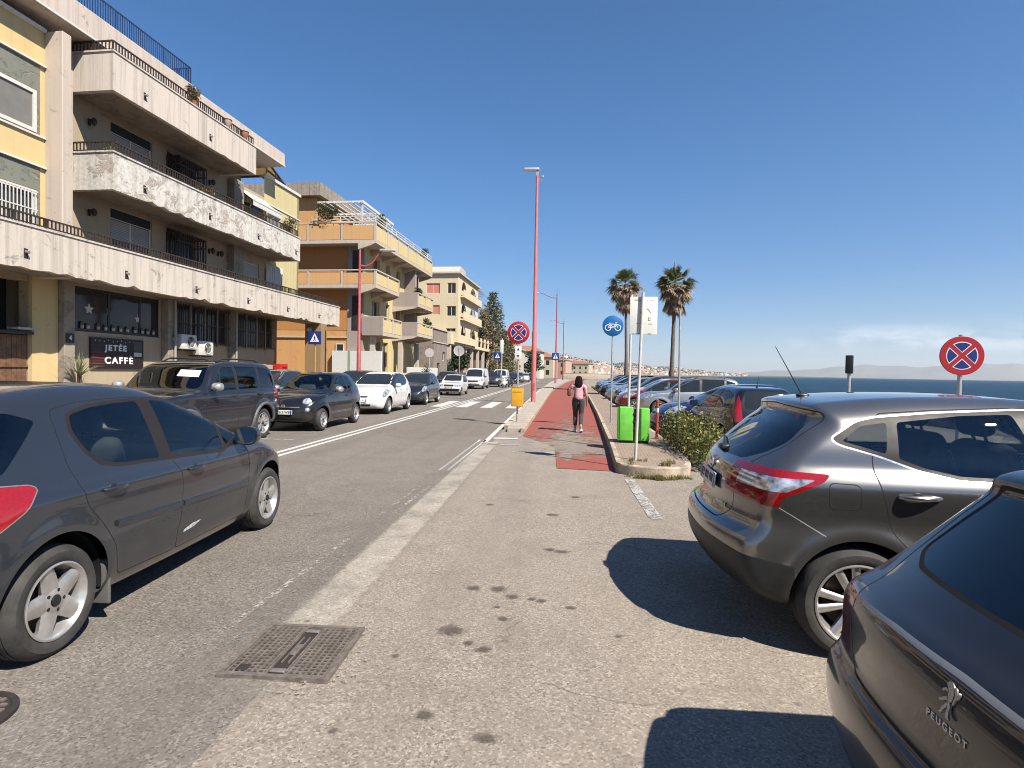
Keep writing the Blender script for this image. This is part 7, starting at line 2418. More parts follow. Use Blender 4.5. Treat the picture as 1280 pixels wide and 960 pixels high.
# white notice board on two poles
r_ = thing('notice_board', 'white notice board with faint grey print, screwed to a leaning pole', 'sign', (1.40, 10.0, PK))
pole(r_, 2.92, .026, plain('pole_cream', (.60, .56, .50), .55, 0, .15, 9), .07, 0, 'pole', 0)
pole_b = MB(); pole_b.tube([(.005, 1.9, 0), (.06, 1.9, 2.95)], .026, 12)
m = MB(); m.rbox(-.145, .33, .035, .047, 2.20, 2.86, .004); o = m.build('board', plain('board_cream', (.78, .76, .70), .5, 0, .05, 5), r_)
pr = MB(); rg = random.Random(6)
def row(z, x0, x1, hgt, fill):
    x = x0
    while x < x1:
        w = rg.uniform(.006, .017)
        if rg.random() < fill: pr.box(x, min(x + w, x1), .0335, .0348, z - hgt / 2, z + hgt / 2)
        x += w + .006
row(2.80, -.07, .07, .022, .85); row(2.795, .15, .26, .014, .6); row(2.39, -.03, .09, .016, .7); row(2.385, .18, .24, .016, .8); row(2.215, -.10, .05, .013, .75); row(2.215, .17, .28, .02, .8)
for k in range(9):
    a = PI * (.05 + .9 * k / 8)
    if abs(a - PI / 2) > .25: pr.box(.122 + .085 * math.cos(a) - .008, .122 + .085 * math.cos(a) + .008, .0335, .0348, 2.57 + .08 * math.sin(a) - .012, 2.57 + .08 * math.sin(a) + .012)
for x in (.055, .19): pr.box(x - .02, x + .02, .0335, .0348, 2.44, 2.50); pr.box(x - .008, x + .012, .0331, .0334, 2.455, 2.485, 1)
pr.build('print', [plain('print_grey', (.22, .21, .19), .7, 0, .25, 60), plain('board_cream', (.78, .76, .70), .5)], o)
r_ = thing('pole', 'bare cream pole behind the notice board, partly hidden by the green bin', 'pole', (1.60, 12.7, PK))
pole(r_, 3.25, .027, plain('pole_cream', (.60, .56, .50), .55), .02)
r_ = thing('pole', 'bare grey pole standing in the flowering shrub', 'pole', (2.52, 11.8, 0))
pole(r_, 2.98, .022, M_galv, -.03)
# green double bin
r_ = thing('litter_bin', 'bright green double litter bin with a black gap on the raised pavement', 'litter bin', (1.73, 12.55, PK), -.06)
Mg = plain('bin_green', (.17, .58, .07), .5, 0, .16, 4); Mgd = plain('bin_green_edge', (.05, .27, .02), .5, 0, .1, 6)
for s, a, b in ((-1, -.34, -.045), (1, .045, .30)):
    m = MB(); m.rbox(a, b, -.15, .17, .05, .78 if s < 0 else .76, .015); m.build('panel', Mg, r_)
m = MB(); m.rbox(-.04, .04, -.10, .14, .05, .74, .01); m.box(-.33, .29, -.12, .12, .0, .049); m.tube([(0, -.13, .3), (0, -.17, .33)], .02, 8); m.tube([(0, -.13, .55), (0, -.17, .55)], .02, 8); m.box(-.05, .05, -.16, -.101, .45, .49); m.box(-.05, .05, -.16, -.101, .62, .66)
m.build('frame', M_dark(), r_)
m = MB(); m.box(-.375, -.345, -.14, .165, .06, .75); m.build('side_panel', Mgd, r_)
r_ = thing('bollard', 'short rusty red bollard between the green bin and the shrub', 'bollard', (2.36, 13.4, PK))
m = MB(); m.tube([(0, 0, 0), (0, 0, .85)], .035, 10); m.lathe([(.04, .85), (.04, .90), (.001, .93)], 12); m.build('post', plain('bollard_red', (.36, .07, .045), .7, 0, .4, 10), r_)
m = MB(); m.lathe([(.037, .62), (.037, .72)], 12); m.build('band', M_swhite, r_)
# signal head on a pole seen from behind
r_ = thing('signal_head', 'small black signal head on a grey pole against the sea', 'signal', (7.35, 14.85, 0), -.5)
pole(r_, 1.8, .04); m = MB(); m.rbox(-.085, .085, -.12, .06, 1.78, 2.24, .02); m.build('housing', M_dark(), r_)
m = MB()
for z in (1.9, 2.12): m.lathe([(.075, 0), (.075, .09), (.07, .09), (.07, 0)], 14, Matrix.Translation((.0, .06, z)) @ Matrix.Rotation(-PI / 2, 4, 'X'))
m.build('visor', M_dark(), r_)

# street lamps
def lamp(label, x, y, h, mat, arm, style=0, r0=.11, z0=0, ry=0):
    r_ = thing('street_lamp', label, 'street lamp', (x, y, z0), ry)
    m = MB(); m.tube([(0, 0, 0), (0, 0, h * .3), (0, 0, h * .31), (0, 0, h)], [r0, r0 * .95, r0 * .8, r0 * .5], 14)
    m.rbox(-r0 * 1.3, r0 * 1.3, -r0 * 1.3, r0 * 1.3, 0, .03, .01)
    o = m.build('pole', mat, r_)
    d = MB(); d.box(-r0 * .45, r0 * .45, -r0 * 1.01, -r0 * .8, .6, 1.0); d.build('hatch', M_pinkd if mat in (M_pink, M_pinkd) else M_sback, o)
    if style == 0:
        m = MB(); m.rbox(-arm, .10, -.12, .12, h - .04, h + .10, .04); m.bar((0, 0, h - .3), (0, 0, h), .12); m.build('lamp_head', plain('lamp_grey', (.42, .43, .44), .4, .3, .1, 8), r_)
        m = MB(); m.box(-arm + .06, -.05, -.10, .10, h - .052, h - .041); m.build('lamp_glass', clear_lamp(), r_)
        m = MB(); m.bar((.04, 0, h - .55), (.26, 0, h - .35), .04); m.rbox(.20, .34, -.05, .05, h - .42, h - .30, .02); m.bar((.0, 0, h - .62), (.30, 0, h - .52), .025); m.build('bracket', M_sback, r_)
    else:
        pts = [(0, 0, h * .955), (-arm * .25, 0, h * .96), (-arm * .55, 0, h * .985), (-arm * .8, 0, h * 1.01), (-arm, 0, h * 1.015)]
        m = MB(); m.tube(pts, [.06, .055, .05, .045, .04], 8); m.build('arm', mat, r_)
        m = MB(); m.rbox(-arm - .6, -arm + .1, -.13, .13, h * 1.012 - .06, h * 1.012 + .08, .04); m.build('lamp_head', plain('lamp_pale', (.60, .60, .60), .4, .2, .1, 8), r_)
        m = MB(); m.tube([(0, 0, h), (0, 0, h + .7)], [.05, .02], 8); m.build('finial', mat, r_)
    return r_
lamp('tall pink street lamp with a short flat head, tallest pole in the photo', -1.22, 29.6, 12.1, M_pink, .72, 0, .13, .115)
lamp('second pink street lamp up the road with a curved arm over the carriageway', -.2, 82, 12.9, M_pinkd, 2.8, 1, .15, .115)
lamp('farther street lamp beside the path, thinner than the two before it', 1.2, 116, 12.2, M_pinkd, 2.2, 1, .14, .0)
lamp('red street lamp with a bent arm in front of the orange block', -9.78, 27.0, 7.3, M_pinkd, -.0 + .001, 1, .10) if False else None
r_ = thing('street_lamp', 'red street lamp with a bent arm in front of the orange block', 'street lamp', (-9.72, 27.0, .1))
m = MB(); m.tube([(0, 0, 0), (0, 0, 2.6), (0, 0, 2.65), (0, 0, 7.45)], [.11, .10, .075, .055], 12); m.build('pole', M_pinkd, r_)
m = MB(); m.tube([(0, 0, 6.65), (.3, 0, 6.6), (.62, 0, 6.75), (.95, 0, 7.2), (1.12, 0, 7.35)], [.05, .05, .045, .04, .035], 8); m.build('arm', M_pinkd, r_)
m = MB(); m.rbox(1.0, 1.75, -.12, .12, 7.32, 7.44, .04); m.build('lamp_head', plain('lamp_grey', (.42, .43, .44), .4, .3), r_)
# pedestrian signs
def ped_sign(label, x, y, z, s, ry=0, ph=None, mat=M_galv):
    r_ = thing('pedestrian_sign', label, 'road sign', (x, y, 0), ry)
    pole(r_, (z + s * .55) if ph is None else ph, .03, mat)
    m = MB(); m.rbox(-s / 2, s / 2, -.055, -.042, z - s / 2, z + s / 2, .004); m.build('panel', M_sblue if s > .5 and x < -5 else plain('sign_blue2', (.01, .06, .22), .45), r_)
    M = Matrix.Translation((0, -.056, z)) @ RX
    m = MB(); m.prism([(-s * .36, -s * .30), (s * .36, -s * .30), (0, s * .36)], 0, .003, M); m.build('white_triangle', M_swhite, r_)
    m = MB(); M2 = M
    m.lathe([(s * .045, .003), (.001, .006)], 10, M2 @ Matrix.Translation((.0, s * .12, 0)))
    for (x0, y0, x1, y1, w) in ((0, .07, 0, -.08, .07), (0, -.06, -.08, -.24, .045), (0, -.06, .08, -.24, .045), (0, .05, -.10, -.03, .03), (0, .05, .10, -.03, .03)):
        L = math.hypot(x1 - x0, y1 - y0); nx, ny = -(y1 - y0) / L * w / 2, (x1 - x0) / L * w / 2
        m.prism([(s * (x0 + nx), s * (y0 + ny)), (s * (x0 - nx), s * (y0 - ny)), (s * (x1 - nx), s * (y1 - ny)), (s * (x1 + nx), s * (y1 + ny))], .003, .006, M2)
    m.build('walker_symbol', M_trim(), r_)
ped_sign('square blue pedestrian crossing sign in front of the orange wall', -9.55, 21.6, 2.88, .52, 0, 2.95, plain('pole_ochre', (.45, .25, .08), .6))
ped_sign('small blue pedestrian crossing sign on a pole beside the second pink lamp', -.25, 78.5, 3.9, 1.0)
ped_sign('blue pedestrian crossing sign across the road behind the left no stopping sign', -6.6, 62, 3.4, .8)
# round traffic mirror and a disc sign seen from behind by the far arcade
r_ = thing('traffic_mirror', 'round traffic mirror on a post by the arcade of the cream house', 'mirror', (-10.6, 60.5, 0))
pole(r_, 4.2, .045); m = MB(); m.lathe([(.62, 0), (.60, -.06), (.001, -.10)], 28, Matrix.Translation((0, -.06, 3.9)) @ RX); m.build('disc', plain('mirror_back', (.50, .47, .44), .5, 0, .1), r_)
r_ = thing('disc_sign', 'grey back of a round road sign in front of the yellow block', 'road sign', (-9.3, 40.5, 0), .3)
pole(r_, 3.3, .03); m = MB(); m.lathe([(.33, 0), (.33, .012), (.001, .012)], 32, Matrix.Translation((0, -.04, 2.95)) @ RX); m.build('disc', plain('disc_back', (.44, .40, .38), .5, .2, .1), r_)
r_ = thing('banner_pole', 'white narrow banner on a pole above the far parked cars', 'banner', (-6.9, 70, 0))
pole(r_, 5.8, .05, M_swhite); m = MB(); m.rbox(-.2, .2, -.09, -.06, 3.9, 5.6, .01); m.build('banner', M_swhite, r_)
# overhead wires between the lamps
r_ = thing('overhead_wire', 'thin wire strung across the road from the tall pink lamp to the second one', 'wire', (-1.22, 29.6, 0))
m = MB(); P0, P1 = Vector((0, 0, 3.75)), Vector((1.02, 52.4, 7.55)); m.tube([P0.lerp(P1, q) + Vector((0, 0, -.3 * q * (1 - q))) for q in np.linspace(0, 1, 12)], .012, 5); m.build('cable', M_sback, r_)
# flower vase pots on the weathered block parapet
for s, d, z, lb in ((20.4, 14.08, 11.25, 'round grey urn on the top parapet of the weathered block'), (21.5, 14.08, 11.25, 'small terracotta pot on the far end of the top parapet')):
    p = bpos(s, d, 10.93); r_ = thing('urn', lb, 'pot', p, 0, 'pots on the top parapet')
    m = MB(); m.lathe([(.001, 0), (.10, 0), (.07, .05), (.16, .22), (.15, .30), (.18, .33), (.15, .34), (.001, .28)], 14); m.build('pot', plain('urn_grey' if 'grey' in lb else 'terracotta', (.38, .30, .24) if 'grey' in lb else (.35, .14, .07), .8), r_)
build_a(); build_b(); build_c()
# ------------------------------------------------------------------ the other cars
def clip_poly(P, a, b):
    """Part of polygon P left of the line a->b."""
    out = []
    f = lambda p: (b[0] - a[0]) * (p[1] - a[1]) - (b[1] - a[1]) * (p[0] - a[0])
    for i in range(len(P)):
        p, q = P[i], P[(i + 1) % len(P)]
        fp, fq = f(p), f(q)
        if fp >= 0: out.append(p)
        if (fp >= 0) != (fq >= 0):
            t = fp / (fp - fq); out.append((p[0] + (q[0] - p[0]) * t, p[1] + (q[1] - p[1]) * t))
    return out

def spec(prof, plan, inset, wb, wheel, dlo, cuts, ws, rw, hl, tl, rim=('spoke', 5, .07, .07, .012, 0, .065), doors=(), grille=None, bumper=None, low=None, front=(.22, 2.2), rear=(.12, 2.5), mid=None, r0=.06, r1=.13, crown=.03, track=None, archr=None, hlmin=.42, tlmin=.5, fog=None, extra=(), seal=True, lampcol=None):
    d = dict(prof=prof, plan=plan, inset=inset, wb=wb, wheel=wheel, rim=rim, front=front, rear=rear, r0=r0, r1=r1, crown=crown)
    wm = max(p[1] for p in plan)
    d['track'] = track or wm - .02; d['archr'] = archr or wheel[0] + .055; d['archz'] = wheel[0]
    xs = [p[0] for p in prof]; d['mid'] = mid or (min(xs) + max(xs)) / 2
    d['flare'] = [(0, wheel[0], d['archr'] + .03, .014, .05), (wb, wheel[0], d['archr'] + .03, .014, .05)]
    def make(paint_m, glass_m=None):
        gm = glass_m or darkglass('car_glass')
        B = []
        P = list(dlo); parts = []
        for (xb, xt, hw) in cuts:
            zb, zt = .8, 1.75
            left = clip_poly(P, (xt - hw, zt), (xb - hw, zb)) if False else [q for q in clip_poly(P, (xb - hw, zb), (xt - hw, zt))]
            right = clip_poly(P, (xt + hw, zt), (xb + hw, zb))
            parts.append(left); P = right
        parts.append(P)
        for k, q in enumerate(parts):
            if len(q) >= 3: B.append(dict(name='side_window', gid=k, proj='side', poly=q, r=.025, mat=gm))
        if seal: B.append(dict(name='window_seal', proj='side', poly=dlo, r=.03, band=.018, mat=M_trim())); 
        B.append(dict(name='window_pillar', proj='side', poly=dlo, r=.03, mat=M_trim()))
        B.append(dict(name='windscreen', proj='top', sym=True, poly=[(ws[0], -.1), (ws[0] + .02, ws[2] * .85), (ws[0] + .10, ws[2]), (ws[1] - .14, ws[3]), (ws[1] - .06, ws[3] * .92), (ws[1], -.1)], r=.05, lim=ws[4], mat=gm, split=False))
        B.append(dict(name='rear_window', proj='rear', sym=True, poly=[(-.1, rw[0]), (rw[2] * .92, rw[0] + .01), (rw[2], rw[0] + .06), (rw[3], rw[1] - .03), (rw[3] * .9, rw[1]), (-.1, rw[1] + .01)], r=.04, lim=rw[4], mat=gm, split=False))
        B.append(dict(name='headlight', proj='side', poly=hl, r=.03, ymin=hlmin, mat=clear_lamp()))
        B.append(dict(name='tail_light', proj='side', poly=tl, r=.025, ymin=tlmin, mat=LAMP_RED()))
        for g in grille or ():
            B.append(dict(name='grille', proj='front', poly=g, r=.025, lim=wb, mat=M_dark(), split=False))
        if low: B.append(dict(name='lower_cladding', proj='side', poly=low, r=.02, ymin=-1, mat=plain('grey_cladding', (.040, .039, .038), .5, 0, .2, 18), split=False))
        for rg in extra: B.append(dict(rg, mat=rg['matf']()))
        for k, dp in enumerate(doors):
            B.append(dict(name='panel_gap', gid=9, proj='side', poly=dp, r=.04, band=.006, gap=True, mat=M_black()))
            B.append(dict(name='door', gid=k, proj='side', poly=dp, r=.04))
        d2 = dict(d); d2['paint'] = paint_m; d2['regions'] = B
        return d2
    return make

INS_STD = [(.15, .12), (.22, .07), (.34, .025), (.5, .003), (.65, .0), (.82, .012), (.94, .035), (1.0, .06), (1.1, .10), (1.25, .165), (1.4, .24), (1.6, .35)]
# modern small hatchback
K_hatch = spec(
    [(-.6, .28), (-.68, .40), (-.70, .62), (-.66, .85), (-.62, 1.0), (-.42, 1.26), (-.24, 1.43), (-.15, 1.48), (.2, 1.50), (.6, 1.505), (.95, 1.48), (1.25, 1.40), (1.7, 1.19), (2.05, 1.02), (2.4, .96), (2.8, .88), (3.08, .75), (3.25, .60), (3.32, .42), (3.24, .26), (2.8, .19), (1.2, .17), (.3, .19), (-.3, .23)],
    [(-.75, .72), (-.4, .80), (0, .84), (1.2, .845), (2.2, .84), (2.7, .81), (3.0, .74), (3.3, .55)], INS_STD, 2.51, (.30, .185, .19),
    [(-.02, 1.15), (.35, 1.03), (1.2, .975), (1.95, .945), (1.98, .99), (1.6, 1.20), (1.22, 1.365), (.9, 1.42), (.4, 1.425), (.02, 1.36)], [(.42, .34, .03), (1.06, .96, .055), (1.84, 1.64, .025)],
    (1.18, 2.02, .52, .64, .98), (1.02, 1.40, .56, .50, .3),
    [(2.42, .84), (2.62, .89), (2.86, .80), (3.06, .66), (2.96, .60), (2.68, .69)], [(-.12, 1.0), (-.24, 1.06), (-.9, 1.06), (-.9, .72), (-.42, .76)],
    doors=([(1.05, .25), (1.95, .27), (2.05, .9), (1.95, .99), (1.6, 1.235), (1.2, 1.40), (.98, 1.44), (1.08, .97), (1.12, .6)], [(.1, 1.40), (.06, 1.1), (.22, .8), (.42, .5), (.45, .25), (1.05, .25), (1.12, .6), (1.08, .97), (.98, 1.44)]),
    grille=([(-.36, .30), (.36, .30), (.40, .38), (-.40, .38)], [(-.24, .60), (.24, .60), (.28, .655), (-.28, .655)]))
# retro city car
K_retro = spec(
    [(-.5, .28), (-.60, .40), (-.63, .60), (-.60, .84), (-.53, 1.02), (-.36, 1.24), (-.2, 1.42), (-.08, 1.47), (.3, 1.495), (.7, 1.49), (1.0, 1.44), (1.3, 1.27), (1.58, 1.06), (1.75, .99), (2.1, .955), (2.45, .90), (2.72, .80), (2.86, .66), (2.90, .48), (2.85, .30), (2.5, .20), (1.1, .18), (.3, .19), (-.25, .23)],
    [(-.7, .68), (-.4, .77), (0, .815), (1.1, .82), (1.9, .81), (2.3, .79), (2.6, .71), (2.85, .52)], [(.15, .12), (.22, .07), (.34, .025), (.5, .0), (.65, .0), (.82, .02), (.92, .045), (1.0, .075), (1.1, .11), (1.25, .18), (1.4, .26), (1.6, .37)], 2.30, (.292, .185, .19),
    [(.12, 1.10), (.5, 1.03), (1.45, .985), (1.56, 1.02), (1.28, 1.20), (.98, 1.36), (.6, 1.405), (.25, 1.36)], [(.58, .48, .04), (1.42, 1.2, .02)],
    (.96, 1.62, .50, .62, .96), (1.04, 1.38, .52, .46, .3),
    [(2.42, .60), (2.42, .78), (2.60, .78), (2.75, .70), (2.75, .60)], [(-.2, .80), (-.3, 1.0), (-.9, 1.0), (-.9, .78)],
    rim=('spoke', 7, .045, .05, .012, 0, .06), hlmin=9, front=(.26, 2.0),
    doors=([(.62, .25), (1.60, .28), (1.68, .85), (1.58, 1.04), (1.28, 1.24), (.98, 1.40), (.55, 1.435), (.58, 1.0), (.58, .6)],),
    grille=([(-.46, .29), (.46, .29), (.42, .37), (-.42, .37)],))
# boxy off-roader
K_jeep = spec(
    [(-.66, .38), (-.78, .44), (-.82, .60), (-.81, .85), (-.79, 1.02), (-.74, 1.12), (-.64, 1.48), (-.55, 1.62), (-.3, 1.665), (.5, 1.685), (1.1, 1.675), (1.42, 1.63), (1.6, 1.55), (1.95, 1.20), (2.06, 1.13), (2.4, 1.10), (2.9, 1.06), (3.14, 1.0), (3.25, .88), (3.28, .6), (3.22, .42), (3.05, .32), (2.6, .27), (1.3, .25), (.3, .27), (-.3, .32)],
    [(-.9, .82), (-.5, .865), (0, .89), (1.2, .89), (2.4, .885), (2.9, .86), (3.2, .80)], [(.2, .12), (.3, .06), (.42, .02), (.6, .0), (.9, .0), (1.04, .01), (1.12, .04), (1.25, .065), (1.45, .115), (1.6, .18), (1.75, .26)], 2.57, (.345, .215, .23),
    [(-.52, 1.18), (-.36, 1.14), (.5, 1.12), (1.72, 1.10), (1.80, 1.14), (1.52, 1.44), (1.36, 1.555), (.9, 1.58), (.1, 1.575), (-.42, 1.54)], [(.16, .10, .045), (.98, .95, .05), (1.62, 1.42, .02)],
    (1.44, 2.04, .60, .70, 1.1), (1.16, 1.54, .62, .56, .2),
    [(3.0, .80), (3.0, .98), (3.4, .98), (3.4, .80)], [(-.5, .90), (-.5, 1.10), (-1.0, 1.10), (-1.0, .90)],
    rim=('spoke', 5, .05, .06, .012, .045, .065), hlmin=.5, r0=.07, r1=.09, rear=(.08, 3), front=(.10, 3), archr=.43,
    low=[(-1.2, .1), (-1.2, .42), (-.44, .42), (-.40, .36), (.42, .36), (.46, .36), (2.1, .36), (2.16, .42), (3.0, .42), (3.5, .42), (3.5, .1)],
    doors=([(.98, .30), (2.0, .30), (2.05, 1.0), (1.80, 1.17), (1.52, 1.48), (1.36, 1.60), (.95, 1.62), (1.0, 1.1)], [(.05, 1.60), (.1, 1.12), (.3, .85), (.48, .6), (.5, .30), (.98, .30), (1.0, 1.1), (.95, 1.62)]),
    grille=([(-.45, .78), (.45, .78), (.45, .95), (-.45, .95)],))
# older angular small car
K_box = spec(
    [(-.55, .30), (-.62, .42), (-.63, .70), (-.60, .92), (-.42, 1.34), (-.32, 1.40), (.2, 1.42), (.9, 1.41), (1.12, 1.37), (1.72, .98), (1.85, .93), (2.6, .84), (2.92, .80), (2.98, .70), (3.00, .42), (2.9, .26), (1.2, .2), (.3, .2), (-.3, .24)],
    [(-.65, .70), (-.3, .755), (0, .775), (1.2, .78), (2.2, .775), (2.7, .75), (3.0, .68)], [(.2, .08), (.32, .03), (.5, 0), (.75, 0), (.9, .02), (1.0, .05), (1.2, .12), (1.35, .18), (1.5, .26)], 2.36, (.275, .165, .17),
    [(-.32, 1.02), (.5, .95), (1.6, .92), (1.62, .96), (1.12, 1.31), (.4, 1.345), (-.28, 1.32)], [(.2, .14, .03), (.82, .78, .04)],
    (1.10, 1.74, .56, .62, .9), (.98, 1.33, .54, .5, .2),
    [(2.7, .62), (2.7, .77), (3.2, .77), (3.2, .62)], [(-.5, .66), (-.5, .88), (-.9, .88), (-.9, .66)], rim=('disc', 8), hlmin=.36, r0=.05, r1=.07, front=(.08, 3), rear=(.05, 3),
    doors=([(.82, .25), (1.66, .28), (1.72, .9), (1.12, 1.36), (.78, 1.38), (.84, .93)],),
    grille=([(-.33, .62), (.33, .62), (.33, .76), (-.33, .76)], [(-.70, .30), (.70, .30), (.72, .48), (-.72, .48)]))
# delivery van
K_van = spec(
    [(-.75, .38), (-.85, .50), (-.86, 1.0), (-.82, 1.5), (-.74, 1.85), (-.6, 1.94), (0, 1.97), (1.6, 1.97), (2.3, 1.93), (2.6, 1.80), (3.2, 1.25), (3.4, 1.14), (3.75, 1.02), (3.90, .85), (3.94, .55), (3.86, .34), (3.4, .26), (1.5, .24), (.3, .26), (-.3, .30)],
    [(-.9, .90), (-.4, .94), (1, .95), (2.6, .945), (3.2, .92), (3.6, .85), (3.9, .72)], [(.2, .12), (.35, .04), (.55, 0), (.95, .0), (1.15, .03), (1.4, .08), (1.7, .13), (1.9, .19), (2.05, .27)], 3.1, (.33, .205, .20),
    [(2.15, 1.12), (3.05, 1.10), (3.15, 1.14), (2.62, 1.66), (2.4, 1.72), (2.15, 1.72)], [(2.85, 2.6, .02)],
    (2.52, 3.38, .66, .78, 1.15), (1.15, 1.75, .6, .6, .1),
    [(3.42, .80), (3.42, 1.0), (3.62, 1.02), (3.9, .86), (3.9, .74)], [(-.6, .70), (-.6, 1.20), (-1.1, 1.20), (-1.1, .70)], rim=('disc', 8), hlmin=.5, tlmin=.72, r0=.08, r1=.12, front=(.16, 2.6), rear=(.04, 4),
    doors=([(2.1, .30), (3.1, .32), (3.25, 1.1), (2.66, 1.72), (2.4, 1.78), (2.08, 1.78)], [(.75, .30), (2.06, .30), (2.04, 1.80), (.75, 1.80)]),
    grille=([(-.45, .66), (.45, .66), (.5, .82), (-.5, .82)], [(-.6, .34), (.6, .34), (.6, .46), (-.6, .46)]))
# sport utility / estate with rails
K_suv = spec(
    [(-.72, .36), (-.82, .48), (-.84, .70), (-.80, .92), (-.74, 1.05), (-.55, 1.36), (-.42, 1.52), (-.25, 1.58), (.4, 1.62), (1.0, 1.61), (1.3, 1.56), (1.75, 1.30), (2.1, 1.09), (2.4, 1.04), (2.95, .98), (3.25, .87), (3.42, .70), (3.46, .46), (3.36, .30), (2.8, .23), (1.2, .22), (.3, .24), (-.3, .28)],
    [(-.9, .80), (-.5, .86), (0, .885), (1.3, .885), (2.4, .88), (2.9, .85), (3.2, .77), (3.45, .60)], [(.2, .12), (.3, .06), (.42, .02), (.6, .0), (.8, .006), (.95, .02), (1.05, .05), (1.2, .10), (1.4, .175), (1.55, .25), (1.7, .34)], 2.62, (.34, .215, .225),
    [(-.42, 1.16), (-.2, 1.12), (1.0, 1.06), (2.05, 1.02), (2.06, 1.07), (1.72, 1.27), (1.30, 1.49), (.9, 1.535), (.1, 1.525), (-.30, 1.42)], [(.15, .02, .04), (1.06, .98, .05), (1.92, 1.7, .02)],
    (1.28, 2.10, .56, .68, 1.05), (1.10, 1.48, .60, .54, .2),
    [(2.75, .90), (3.0, .95), (3.3, .84), (3.5, .74), (3.3, .72), (2.95, .82)], [(-.4, .92), (-.5, 1.04), (-1.0, 1.04), (-1.0, .80), (-.6, .82)], hlmin=.42,
    doors=([(1.06, .30), (2.1, .32), (2.15, .98), (2.05, 1.10), (1.72, 1.31), (1.30, 1.53), (.96, 1.57), (1.08, 1.05)], [(.05, 1.56), (.05, 1.1), (.3, .8), (.44, .5), (.46, .30), (1.06, .30), (1.08, 1.05), (.96, 1.57)]),
    grille=([(-.40, .34), (.40, .34), (.44, .46), (-.44, .46)], [(-.42, .62), (.42, .62), (.46, .78), (-.46, .78)]))
# three-door hatch with tall pillar lamps
K_pillar = spec(
    [(-.56, .30), (-.66, .42), (-.68, .62), (-.65, .80), (-.60, .98), (-.48, 1.24), (-.38, 1.40), (-.25, 1.45), (.2, 1.475), (.6, 1.475), (.95, 1.44), (1.3, 1.31), (1.75, 1.08), (2.0, .97), (2.4, .90), (2.8, .80), (3.02, .66), (3.10, .48), (3.04, .28), (2.6, .2), (1.2, .18), (.3, .19), (-.3, .24)],
    [(-.75, .72), (-.4, .79), (0, .825), (1.2, .83), (2.2, .825), (2.7, .78), (3.05, .60)], INS_STD, 2.46, (.29, .175, .185),
    [(-.22, 1.06), (.3, 1.0), (1.2, .96), (1.85, .94), (1.88, .98), (1.5, 1.19), (1.15, 1.34), (.8, 1.385), (.2, 1.38), (-.18, 1.30)], [(.62, .54, .05), (1.7, 1.5, .02)],
    (1.08, 1.92, .52, .62, .95), (.98, 1.38, .52, .47, .3),
    [(2.4, .78), (2.7, .78), (3.0, .64), (2.9, .56), (2.6, .62)], [(-.345, 1.345), (-.9, 1.345), (-.9, .72), (-.575, .72), (-.465, 1.05)], tlmin=.58, rear=(.07, 3),
    doors=([(.64, .25), (1.86, .27), (1.96, .88), (1.86, 1.0), (1.5, 1.23), (1.12, 1.385), (.52, 1.42), (.62, 1.0)],), grille=([(-.36, .30), (.36, .30), (.40, .40), (-.40, .40)],))

PT = {
    'black': paint('paint_black', (.008, .008, .010), .2, .25, .30), 'white': paint('paint_white', (.74, .73, .70), .0, .3, .25),
    'navy': paint('paint_navy', (.010, .022, .085), .4, .3, .25), 'silver': paint('paint_silver', (.40, .40, .39), .75, .3, .25), 'dgrey': paint('paint_dark_grey', (.045, .047, .05), .6, .3, .3),
    'red': paint('paint_red', (.22, .012, .012), .2, .3, .25), 'inky': paint('paint_inky', (.014, .017, .026), .4, .28, .3), 'yellow': paint('paint_yellow', (.60, .42, .03), .1, .3, .2)}

def place(kind, colour, label, x, y, deg, sc=1.0, group=None, h=.045, name='parked_car', cat='car', clear=None):
    """x, y: middle of the front axle to rear axle line's rear end (rear axle centre)."""
    sp = kind(PT[colour], clear)
    r_, body, made = car(name, sp, label, cat, (x, y, 0), R(deg), group, h, 1)
    r_.scale = (sc, sc, sc)
    if clear:
        sp['dash'] = sp['wb'] * .62; interior(r_, sp, plain('seat_cloth', (.028, .028, .03), .85), sp['wb'] * .40, .18, .42)
    return r_, body, made, sp

def dress(r_, body, sp, colour, rails=False, ant=None, plate_f='', plate_r='', mirr=None, handles=(), zf=None):
    if mirr:
        for sd in (-1, 1):
            mirror(r_, body, mirr[0], mirr[1], sd, mirr[2] if len(mirr) > 2 else PT[colour], .95)
    for (x, z) in handles:
        for sd in (-1, 1):
            y = float(body.ysurf(x, z)[0]); m = MB(); m.rbox(x - .10, x + .10, sd * y - .018, sd * y + .03, z - .018, z + .018, .012); m.build('handle', PT[colour], r_)
    if rails:
        for sd in (-1, 1):
            xs = np.linspace(sp['prof'][7][0] + .25, 1.25, 9); P = [(x, sd * .56, float(body.zsurf(x, sd * .56)[0]) + (.055 if 0 < i < 8 else 0)) for i, x in enumerate(xs)]
            m = MB(); m.tube(P, .016, 8); m.build('roof_rail', M_trim(), r_)
    if ant: aerial(r_, ant[0], 0, float(body.zsurf(ant[0], 0)[0]), ant[1], -.4)
    if plate_f: plate(r_, body, zf or .50, plate_f, False)
    if plate_r: plate(r_, body, .62, plate_r, True)

